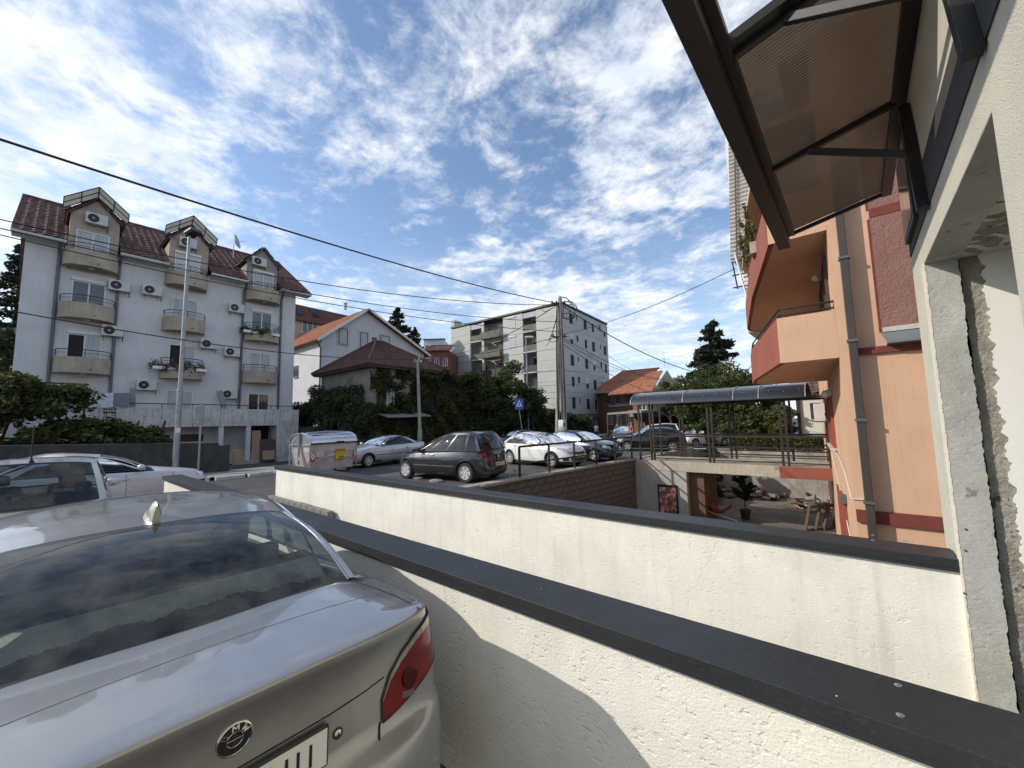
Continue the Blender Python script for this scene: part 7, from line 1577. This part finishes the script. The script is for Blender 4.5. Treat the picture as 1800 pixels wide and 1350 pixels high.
# white hatchback with angular lamps
S_C4 = spec_hatch(L=4.33, W=1.79, zc=[(0,.99),(.3,1.03),(3.0,1.03),(3.35,.99),(3.95,.88),(4.33,.70)], zs=[(0,.96),(.5,.98),(2.9,.93),(3.4,.89),(3.95,.78),(4.33,.62)], wx=(.82,3.43), r=.325, wheel='ten', doors=(1.25,2.15,3.1), handles=(1.15,2.1), hz=.86,
    gh=dict(xrb=.14, xrt=.75, xft=2.35, xfb=3.35, rbb=.13, rb=.08, fbb=.38, fb=.20, yb=[(0,.74),(.3,.82),(1,.78)], yt=[(0,.57),(.4,.61),(1,.55)], zr=[(0,1.40),(.4,1.49),(1,1.42)], win=[(.07,.20),(.235,.56),(.59,.96)]),
    patch=[('headlamp', M_lampw, [('s',3.72,.78,.84),('s',4.0,.66,.82),('f',.60,.60,.76),('f',.44,.60,.70)], {}), lampsR(.80,.98), ('grille', M_trim, [('f',.50,.30,.44),('f',.02,.28,.46)], {}), ('grille_bar', M_trim, [('f',.42,.57,.67),('f',.02,.54,.66)], {}), ('fog_lamp', M_trim, [('f',.72,.32,.44),('f',.58,.31,.45)], {})])
M_wh = paint('white_paint', (.72,.72,.70), .0, .3)
hd = (1.0,-.14); ro = place_on(971,823,hd,S_C4,(3.43,-.78)); c4, c4c, _ = car('white_hatchback', 'white hatchback with dark alloy wheels nosing up to the street railing', 'car', S_C4, ro, hd, M_wh, 'cars parked along the street railing'); add_plate(c4, c4c, .50, False)
# navy hatchback beside it
S_G = spec_hatch(L=4.2, W=1.78, patch=[lampsF(4.2,.58,.76,.42,.42), lampsR(.78,.98), ('grille', M_trim, [('f',.30,.56,.66),('f',.02,.55,.66)], {}), ('lower_grille', M_trim, [('f',.55,.26,.40),('f',.02,.26,.42)], {})], wheel='five', wx=(.8,3.38))
M_navy = paint('navy_paint', (.008,.014,.035), .4, .25)
hd = (1.0,-.10); ro = place_on(1046,812,hd,S_G,(3.38,-.77)); gt, gc, _ = car('navy_hatchback', 'navy blue hatchback parked between the white hatchback and the utility pole', 'car', S_G, ro, hd, M_navy, 'cars parked along the street railing'); add_plate(gt, gc, .46, False)
hd = (-.2,-1.0); S_B = spec_sedan(patch=[lampsF(4.78,.60,.76)]); v = far(935,752,29); car('blue_saloon', 'dark blue saloon roof showing behind the white hatchback', 'car', S_B, (v.x-1.0,v.y+2.4,G), hd, paint('steel_blue_paint', (.03,.045,.08), .5, .3))
# black car and white cars by the footbridge
S_K = spec_hatch(L=4.35, W=1.8, patch=[lampsF(4.35,.60,.78), lampsR(.78,.98)], wheel='five', wx=(.85,3.5), zc=[(0,1.0),(.3,1.04),(3.1,1.02),(3.5,.97),(4.1,.82),(4.35,.62)],
    gh=dict(xrb=.14, xrt=.75, xft=2.3, xfb=3.35, rbb=.13, rb=.08, fbb=.38, fb=.20, yb=[(0,.74),(.3,.80),(1,.76)], yt=[(0,.57),(.4,.60),(1,.54)], zr=[(0,1.40),(.4,1.47),(1,1.40)], win=[(.07,.22),(.245,.56),(.585,.96)]))
hd = (-.98,-.35); ro = place_on(1103,793,hd,S_K,(3.5,.78)); car('black_hatchback', 'black hatchback parked crosswise left of the footbridge posts', 'car', S_K, ro, hd, paint('black_paint', (.008,.009,.011), .3, .22))
hd = (-.95,-.3); v = far(1150,775,33); car('white_estate', 'white estate car with tall roof behind the black hatchback', 'car', spec_hatch(L=4.5, W=1.82, gh=dict(xrb=.12, xrt=.42, xft=2.5, xfb=3.4, rbb=.12, rb=.08, fbb=.35, fb=.18, yb=[(0,.74),(.3,.80),(1,.76)], yt=[(0,.60),(.4,.63),(1,.56)], zr=[(0,1.60),(.4,1.66),(1,1.56)], win=[(.05,.30),(.33,.6),(.63,.96)]), wx=(.85,3.6)), (v.x+2.0,v.y+.8,G), hd, M_wh)
hd = (-.5,-1.0); v = far(1222,775,31); car('white_crossover', 'white crossover half hidden by posts behind the footbridge middle', 'car', spec_hatch(L=4.4, W=1.84, gh=dict(xrb=.12, xrt=.5, xft=2.3, xfb=3.3, rbb=.12, rb=.08, fbb=.35, fb=.18, yb=[(0,.74),(.3,.80),(1,.76)], yt=[(0,.60),(.4,.63),(1,.56)], zr=[(0,1.58),(.4,1.66),(1,1.56)], win=[(.05,.30),(.33,.6),(.63,.96)]), wx=(.85,3.5)), (v.x+1.2,v.y+2.2,G), hd, M_wh)
hd = (.3,-1.0); v = far(1101,775,40); car('grey_hatchback', 'small dark grey hatchback under the carport edge behind the person in red', 'car', spec_hatch(), (v.x,v.y,G), hd, paint('mid_grey_paint', (.12,.13,.14), .5, .3))
# white cars at the left
S_WS = spec_sedan(L=4.6, glassm=glass('privacy_glass', (.03,.035,.04), .01, 1.45), patch=[lampsF(4.6,.62,.80,.40,.5), lampsR(.72,.92,.5), ('indicator', M_red, [('s',4.15,.56,.60),('s',4.3,.54,.60)], {})], zc=[(0,1.04),(.1,1.06),(.6,1.10),(3.2,1.04),(3.5,.99),(4.3,.84),(4.6,.66)], zs=[(0,.97),(.6,1.0),(3.3,.92),(4.2,.78),(4.6,.60)], rub=None,
    gh=dict(xrb=.50, xrt=1.25, xft=2.35, xfb=3.25, rbb=.12, rb=.06, fbb=.30, fb=.14, yb=[(0,.70),(.3,.80),(1,.76)], yt=[(0,.54),(.4,.59),(1,.53)], zr=[(0,1.38),(.4,1.46),(1,1.39)], win=[(.11,.22),(.24,.52),(.555,.955)]), wx=(.98,3.66))
hd = (-.30,1.0); p = az(353,838,-1.25); h = Vector((hd[0],hd[1],0)).normalized(); l = Vector((-h.y,h.x,0)); rt_ = Vector((p.x,p.y,0))-h*4.2+l*.72
car('white_saloon', 'white saloon with dark glass passing behind the silver car roof', 'car', S_WS, (rt_.x, rt_.y, G), hd, paint('pearl_white_paint', (.58,.58,.60), .1, .3))
S_WL = spec_hatch(L=3.9, W=1.68, patch=[lampsR(.66,.86), lampsF(3.9,.60,.78)], wheel='seven', wx=(.68,3.14), gh=dict(xrb=.06, xrt=.40, xft=2.1, xfb=3.0, rbb=.10, rb=.07, fbb=.35, fb=.18, re=.90, yb=[(0,.72),(.3,.78),(1,.74)], yt=[(0,.60),(.4,.61),(1,.54)], zr=[(0,1.52),(.4,1.56),(1,1.48)], win=[(.05,.22),(.245,.56),(.585,.96)]), glassm=glass('pale_car_glass', (.55,.60,.60), .01, 1.6, .12))
hd = (-1.0,.04); p0_ = az(160,818,-.46); car_l, cl_, _ = car('pale_hatchback', 'pale silver blue hatchback with thin roof aerial seen from behind at the left edge', 'car', S_WL, (p0_.x+.45, p0_.y-.56, G), hd, paint('pale_blue_silver_paint', (.50,.54,.57), .3, .3))
pt_ = cl_.roofpt(.03, .0); q = MB(); q.lathe([(.035,0),(.02,.03),(.008,.06)], pt_, n=10); q.tube([pt_+Vector((0,0,.05)), pt_+Vector((-.05,0,.48))], .009, 5); q.build('aerial', M_black, car_l, local=True)
# ---------------------------------------------------------------- steel refuse container with domed lid
def container():
    M_steel = mat('dull_steel', (.34,.36,.38), .38, .55, .12, 2.5, .05, 15, streak=.2); M_side = mat('stained_reflection_tint_steel', (.60,.54,.50), .42, .35, .2, 1.6, .08, 8, streak=.35); M_lid = mat('lid_steel', (.50,.53,.58), .22, .75, .06, 1.5, .02, 20)  # side steel: pinkish reflection put into the base colour, with dark streaks over it
    c0 = az(545,838,G); ang = math.atan2(1.0, .16); t = T('refuse_container', 'steel refuse container with domed lid, warning chevrons and yellow notice', 'refuse container', tuple(c0), rz=0.0)
    u = Vector((-.2,.98,0)).normalized(); w = Vector((-.98,-.2,0)).normalized(); z = Vector((0,0,1)); L_, W_, H_ = 2.15, 1.3, 1.22; o = Vector(c0)
    def pt(a, b_, h): return o+u*a+w*b_+z*h
    q = MB(); q.grid([[pt(x,y,h) for (x,y) in ((0+i_,0+i_),(L_-i_,0+i_),(L_-i_,W_-i_),(0+i_,W_-i_),(0+i_,0+i_))] for h, i_ in ((.18,.10),(.6,.05),(.95,.0),(H_,0))]); q.add([pt(0,0,H_),pt(L_,0,H_),pt(L_,W_,H_),pt(0,W_,H_)], [(0,1,2,3)]); q.build('bin_body', M_side, t)
    q = MB()
    for h in (.95,1.05,1.15): q.bar(pt(-.01,-.012,h), pt(L_+.01,-.012,h), .03,.03)
    q.tube([pt(.15,-.02,.55), pt(L_*.35,-.02,.72), pt(L_*.5,-.02,.76), pt(L_*.65,-.02,.72), pt(L_-.1,-.02,.58)], .02, 6); q.build('pressed_rib', M_side, t)
    n = 12; rows = []
    for k in range(n+1):
        A = math.pi*(.0+k/n); y = W_/2-W_/2*math.cos(A)*1.06; h = H_+.02+.46*math.sin(A)**.75; rows.append([pt(-.03,y,h), pt(.08,y,h+.0), pt(.1,y,h-.012), pt(L_-.1,y,h-.012), pt(L_-.08,y,h), pt(L_+.03,y,h)])
    q = MB(); q.grid(rows); q.build('lid', M_lid, t, smooth=True, sharp=30)
    q = MB()
    for k in (3,5): A = math.pi*k/n; y = W_/2-W_/2*math.cos(A)*1.06; h = H_+.02+.46*math.sin(A)**.75; q.tube([pt(.15,y,h+.0), pt(L_/2,y,h+.045), pt(L_-.15,y,h)], .02, 6)
    q.build('lid_rib', M_lid, t, smooth=True)
    q = MB(); q.bar(pt(-.03,-.05,H_+.03), pt(L_+.03,-.05,H_+.03), .05,.06); q.tube([pt(L_*.5,-.08,H_+.05),pt(L_*.5,-.14,H_+.08),pt(L_*.66,-.14,H_+.08),pt(L_*.66,-.08,H_+.05)], .018, 6); q.build('lid_edge', M_black, t)
    for x in (-.02, L_+.02):
        q = MB(); P = [pt(x, W_/2-W_/2*math.cos(math.pi*k/10)*1.04, H_+.44*math.sin(math.pi*k/10)**.75) for k in range(11)]; q.tube(P, .035, 8); q.bar(pt(x,-.02,H_-.02), pt(x,W_+.02,H_-.02), .06); q.build('end_frame', M_steel, t, smooth=True)
        q = MB(); P2 = [pt(x,y_,h_) for y_, h_ in [(0.02,H_)]+[(W_/2-W_/2*math.cos(math.pi*k/10), H_+.42*math.sin(math.pi*k/10)**.75) for k in range(11)]+[(W_-.02,H_)]]; q.add(P2, [tuple(range(len(P2)))]); q.build('end_panel', M_steel, t)
        q = MB(); q.bar(pt(x-.05 if x < 0 else x+.05, W_*.5, .45), pt(x-.05 if x < 0 else x+.05, W_*.5, H_+.48), .07,.07); q.tube([pt(x-.06,W_*.5+.06,H_+.3),pt(x-.08,W_*.5+.28,H_+.12),pt(x-.08,W_*.5+.32,H_-.25)], .02, 6); q.build('hinge_arm', M_steel, t)
    q = MB(); q.use(M_steel); q.bar(pt(-.02,.01,.2), pt(-.02,.01,H_), .05); q.bar(pt(-.02,W_-.01,.2), pt(-.02,W_-.01,H_), .05); q.bar(pt(L_+.01,-.01,.2), pt(L_+.01,-.01,H_), .05); q.build('corner_post', None, t)
    # chevrons, notices
    M_chr = mat('sign_red', (.50,.02,.02), .5, 0, .08, 4, 0, 1)
    def chevron(a0, a1, h0, h1, b_=-.016):
        q = MB(); q.poly([pt(a0,b_,h0), pt(a1,b_,h0), pt(a1,b_,h1), pt(a0,b_,h1)], w*-.004); s_ = q.build('chevron_plate', M_chr, t); m_ = (a0+a1)/2; hh = h1-h0
        for k in (0,1): q = MB(); y = h0+hh*(.28+.36*k); q.poly([pt(a0,b_-.005,y+.10),pt(m_,b_-.005,y-.05),pt(a1,b_-.005,y+.10),pt(a1,b_-.005,y+.19 if k == 0 else y+.16),pt(m_,b_-.005,y+.05),pt(a0,b_-.005,y+.19 if k == 0 else y+.16)], w*-.003); q.build('chevron', M_white, s_)
    chevron(.0,.17,.55,.92); chevron(L_-.12,L_-.0,.55,.92)
    q = MB(); q.poly([pt(.22,-.03,.74),pt(.52,-.03,.74),pt(.52,-.03,.93),pt(.22,-.03,.93)], w*-.004); l1 = q.build('paper_notice', M_white, t)
    for k in range(3): q = MB(); q.poly([pt(.26,-.036,.88-.05*k),pt(.48,-.036,.88-.05*k),pt(.48,-.036,.895-.05*k),pt(.26,-.036,.895-.05*k)], w*-.002); q.build('lettering', M_chr, l1)
    q = MB(); q.poly([pt(1.10,-.03,.56),pt(1.58,-.03,.56),pt(1.58,-.03,.99),pt(1.10,-.03,.99)], w*-.004); yl = q.build('yellow_notice', mat('notice_yellow', (.60,.55,.03), .5, 0, .05, 4, 0, 1), t)
    for h0, h1, m_ in ((.89,.985,M_chr),(.56,.595,M_chr)): q = MB(); q.poly([pt(1.105,-.036,h0),pt(1.575,-.036,h0),pt(1.575,-.036,h1),pt(1.105,-.036,h1)], w*-.003); q.build('notice_band', m_, yl)
    for k in range(9): q = MB(); a = 1.15+.043*k; q.poly([pt(a,-.041,.915),pt(a+.028,-.041,.915),pt(a+.028,-.041,.955),pt(a,-.041,.955)], w*-.002); q.build('lettering', MATS['notice_yellow'], yl)
    for r_ in range(3):
        for k in range(8): q = MB(); a = 1.15+.05*k; h = .84-.045*r_; q.poly([pt(a,-.036,h),pt(a+.03,-.036,h),pt(a+.03,-.036,h+.018),pt(a,-.036,h+.018)], w*-.002); q.build('lettering', M_chr if r_ == 0 else M_black, yl)
    for a in (1.28,1.40): q = MB(); q.poly([pt(a,-.036,.62),pt(a+.08,-.036,.62),pt(a+.08,-.036,.70),pt(a,-.036,.70)], w*-.002); q.build('pictogram', M_black, yl)
    for a, b_ in ((.2,.2),(L_-.2,.2),(.2,W_-.2),(L_-.2,W_-.2)): q = MB(); q.lathe([(.09,-.03),(.1,0),(.09,.03)], pt(a,b_,.1), w, n=14); q.build('castor', M_rubber, t)
    q = MB(); q.tube([pt(-.1,W_*.3,.45),pt(-.14,W_*.42,.75),pt(-.1,W_*.5,.5)], .025, 6); q.build('foot_pedal', M_white, t)
container()
# concrete lumps on the parking edge, rope on the railing post
for k, (px, py, s_, lb) in enumerate(((767,847,.30,'pale flat stone on the ground under the people carrier sill'),(735,842,.22,'pale flat stone between the people carrier wheels near the front'),(840,856,.28,'broken concrete lump at the near end of the block wall'))):
    p = az(px, py, G); q = MB(); q.ball((p.x,p.y,G+.03), s_, 10, (1,.7,.22)); tag(q.build('loose_stone', M_pave, smooth=True), lb, 'stone')
a = az(905,838,G)+Vector((0,0,.2)); t = T('rope', 'thin pale rope tied to the foot of the first railing post', 'rope', tuple(a)); q = MB(); q.tube([a, a+Vector((.1,-.3,-.02)), a+Vector((.35,-.9,-.35)), a+Vector((.5,-1.4,-.9))], .015, 5); q.build('rope_line', mat('pale_rope', (.40,.33,.28), .9, 0, .1, 9, 0, 1), t); q = MB(); q.ball(a, .06, 8); q.build('knot', mat('pink_rope', (.45,.2,.2), .9, 0, .1, 9, 0, 1), t)
# ---------------------------------------------------------------- people on the far pavement
M_skin = mat('skin', (.42,.25,.18), .6, 0, .05, 6, 0, 1)
def person(label, px, D, top, shirt, trousers, hair, yaw, seed):
    v = far(px, 760, D); base_ = Vector((v.x, v.y, G)); t = T('person', label, 'person', tuple(base_), rz=yaw); g = random.Random(seed); H = 1.74; sw = .14*g.choice((-1,1))
    def skin_mesh(name, verts, edges, radii, m_, root=0):
        me = bpy.data.meshes.new(name); me.from_pydata(verts, edges, []); o = bpy.data.objects.new(name, me); COL.objects.link(o); o.parent = t; s_ = o.modifiers.new('skin', 'SKIN'); o.modifiers.new('sub', 'SUBSURF').levels = 1; o.modifiers['sub'].render_levels = 1
        for i, r in enumerate(radii): me.skin_vertices[0].data[i].radius = (r, r*.8)
        me.skin_vertices[0].data[root].use_root = True; bpy.context.view_layer.update(); dg = bpy.context.evaluated_depsgraph_get(); nm = bpy.data.meshes.new_from_object(o.evaluated_get(dg)); o.modifiers.clear(); o.data = nm; nm.materials.clear(); nm.materials.append(m_); nm.shade_smooth(); return o
    V = [(0,0,.95),(0,0,1.15),(0,0,1.38),(0,0,1.47),(0,.0,1.56),(0,.0,1.66),(0,.17,1.40),(.03,.23,1.14),(.10,.24,.90),(.12,.24,.82),(0,-.17,1.40),(-.03,-.23,1.14),(.05,-.25,.90),(.07,-.25,.82),(0,.09,.90),(sw,.10,.50),(sw*1.3,.10,.08),(sw*1.3+.14,.10,.03),(0,-.09,.90),(-sw,-.10,.50),(-sw*1.6,-.10,.08),(-sw*1.6+.14,-.10,.03)]
    E_ = [(0,1),(1,2),(2,3),(3,4),(4,5),(2,6),(6,7),(7,8),(8,9),(2,10),(10,11),(11,12),(12,13),(0,14),(14,15),(15,16),(16,17),(0,18),(18,19),(19,20),(20,21)]
    Rr = [.15,.14,.15,.055,.085,.08,.065,.045,.032,.035,.065,.045,.032,.035,.10,.065,.045,.04,.10,.065,.045,.04]
    body = skin_mesh('body', V, E_, Rr, M_skin)
    sh = skin_mesh('shirt', [V[0],V[1],V[2],V[6],(.01,.21,1.24),V[10],(-.01,-.21,1.24)], [(0,1),(1,2),(2,3),(3,4),(2,5),(5,6)], [.17,.165,.168,.085,.068,.085,.068], shirt)
    tr = skin_mesh('trousers', [(0,0,.97),(0,.09,.88),V[15],(sw*1.25,.10,.14),(0,-.09,.88),V[19],(-sw*1.5,-.10,.14)], [(0,1),(1,2),(2,3),(0,4),(4,5),(5,6)], [.155,.11,.08,.06,.11,.08,.06], trousers)
    q = MB(); q.ball((-.012,0,1.665), .098, 12, (1,.9,1.05)); hr = q.build('hair', hair, t, local=True, smooth=True)
    q = MB(); q.ball((.088,0,1.60), .014, 6); q.ball((.074,.03,1.625), .010, 6); q.ball((.074,-.03,1.625), .010, 6); q.build('face', M_skin, body, local=True)
    for s_ in (1,-1): q = MB(); q.box(-.08+(sw*1.3 if s_ > 0 else -sw*1.6), .2+(sw*1.3 if s_ > 0 else -sw*1.6), s_*.10-.045, s_*.10+.045, 0, .08); q.build('shoe', M_black, t, local=True, bevel=.02)
M_redsh = mat('red_shirt', (.42,.02,.03), .8, 0, .08, 6, .1, 30); M_whsh = mat('white_shirt', (.60,.62,.66), .8, 0, .05, 6, .1, 30); M_den = mat('dark_trousers', (.03,.035,.05), .85, 0, .1, 6, .1, 30); M_hair = mat('grey_hair', (.28,.26,.24), .8, 0, .1, 20, 0, 1); M_hairb = mat('brown_hair', (.03,.02,.015), .7, 0, .1, 20, 0, 1)
person('person in a red shirt walking on the street left of the footbridge', 1110, 36, 0, M_redsh, M_den, M_hair, -2.0, 1)
person('person in a white shirt walking away below the grey block shops', 1048, 40, 0, M_whsh, M_den, M_hairb, 1.4, 2)
person('person in dark clothes standing in the shade of the carport', 1085, 43, 0, M_den, M_den, M_hairb, -1.2, 3)
# ---------------------------------------------------------------- fine wear on the near surfaces
M_crack = mat('hairline_crack', (.52,.51,.47), .95, 0, .1, 9, 0, 1)
def crack(parent, p, y, n, step, seed, lean):
    r = random.Random(seed); P = [Vector(p)]
    for k in range(n): P.append(P[-1]+Vector((r.uniform(-1,1)*step*.6+lean*step, 0, -step*r.uniform(.5,1.1))))
    q = MB(); q.tube([(v.x, y, v.z) for v in P], [.0009*(1-.7*k/n) for k in range(n+1)], 4); q.build('crack', M_crack, parent)
for k, (x, z, n, s_, l_) in enumerate(((-1.9,-.93,9,.025,.3),(-4.6,-.93,12,.05,.2),(.05,-1.3,12,.03,.5))): crack(nw, (x,0,z), 1.5895, n, s_, k+3, l_)
for k, (x, z, n, s_, l_) in enumerate(((-3.3,-.93,18,.045,.2),(-.9,-.95,24,.04,-.35),(-6.4,-.93,10,.06,.3))): crack(fw_, (x,0,z), 3.5295, n, s_, k+13, l_)
# plaster crumbs and fallen bits lying on the coping
r_ = random.Random(12)
for k in range(6):
    x = r_.uniform(-3.6,.25); y = r_.uniform(1.60,1.79); s_ = r_.uniform(.0015,.003); q = MB(); q.ball((x,y,-.84+s_*.5), s_, 6, (1,.8,.6)); q.build('plaster_crumb', M_stucco2, nw)
# small rust screws and a plug in the concrete pillar
for z_, nm in ((-.78,'wall_plug'),(-.66,'wall_plug'),(-1.02,'wall_plug')):
    q = MB(); q.lathe([(.006,0),(.006,.004),(.003,.006)], (X0+.02+(z_+.8)*.1, YJ1-.061, z_), (0,-1,0), n=8); q.build(nm, M_pipe, hs)
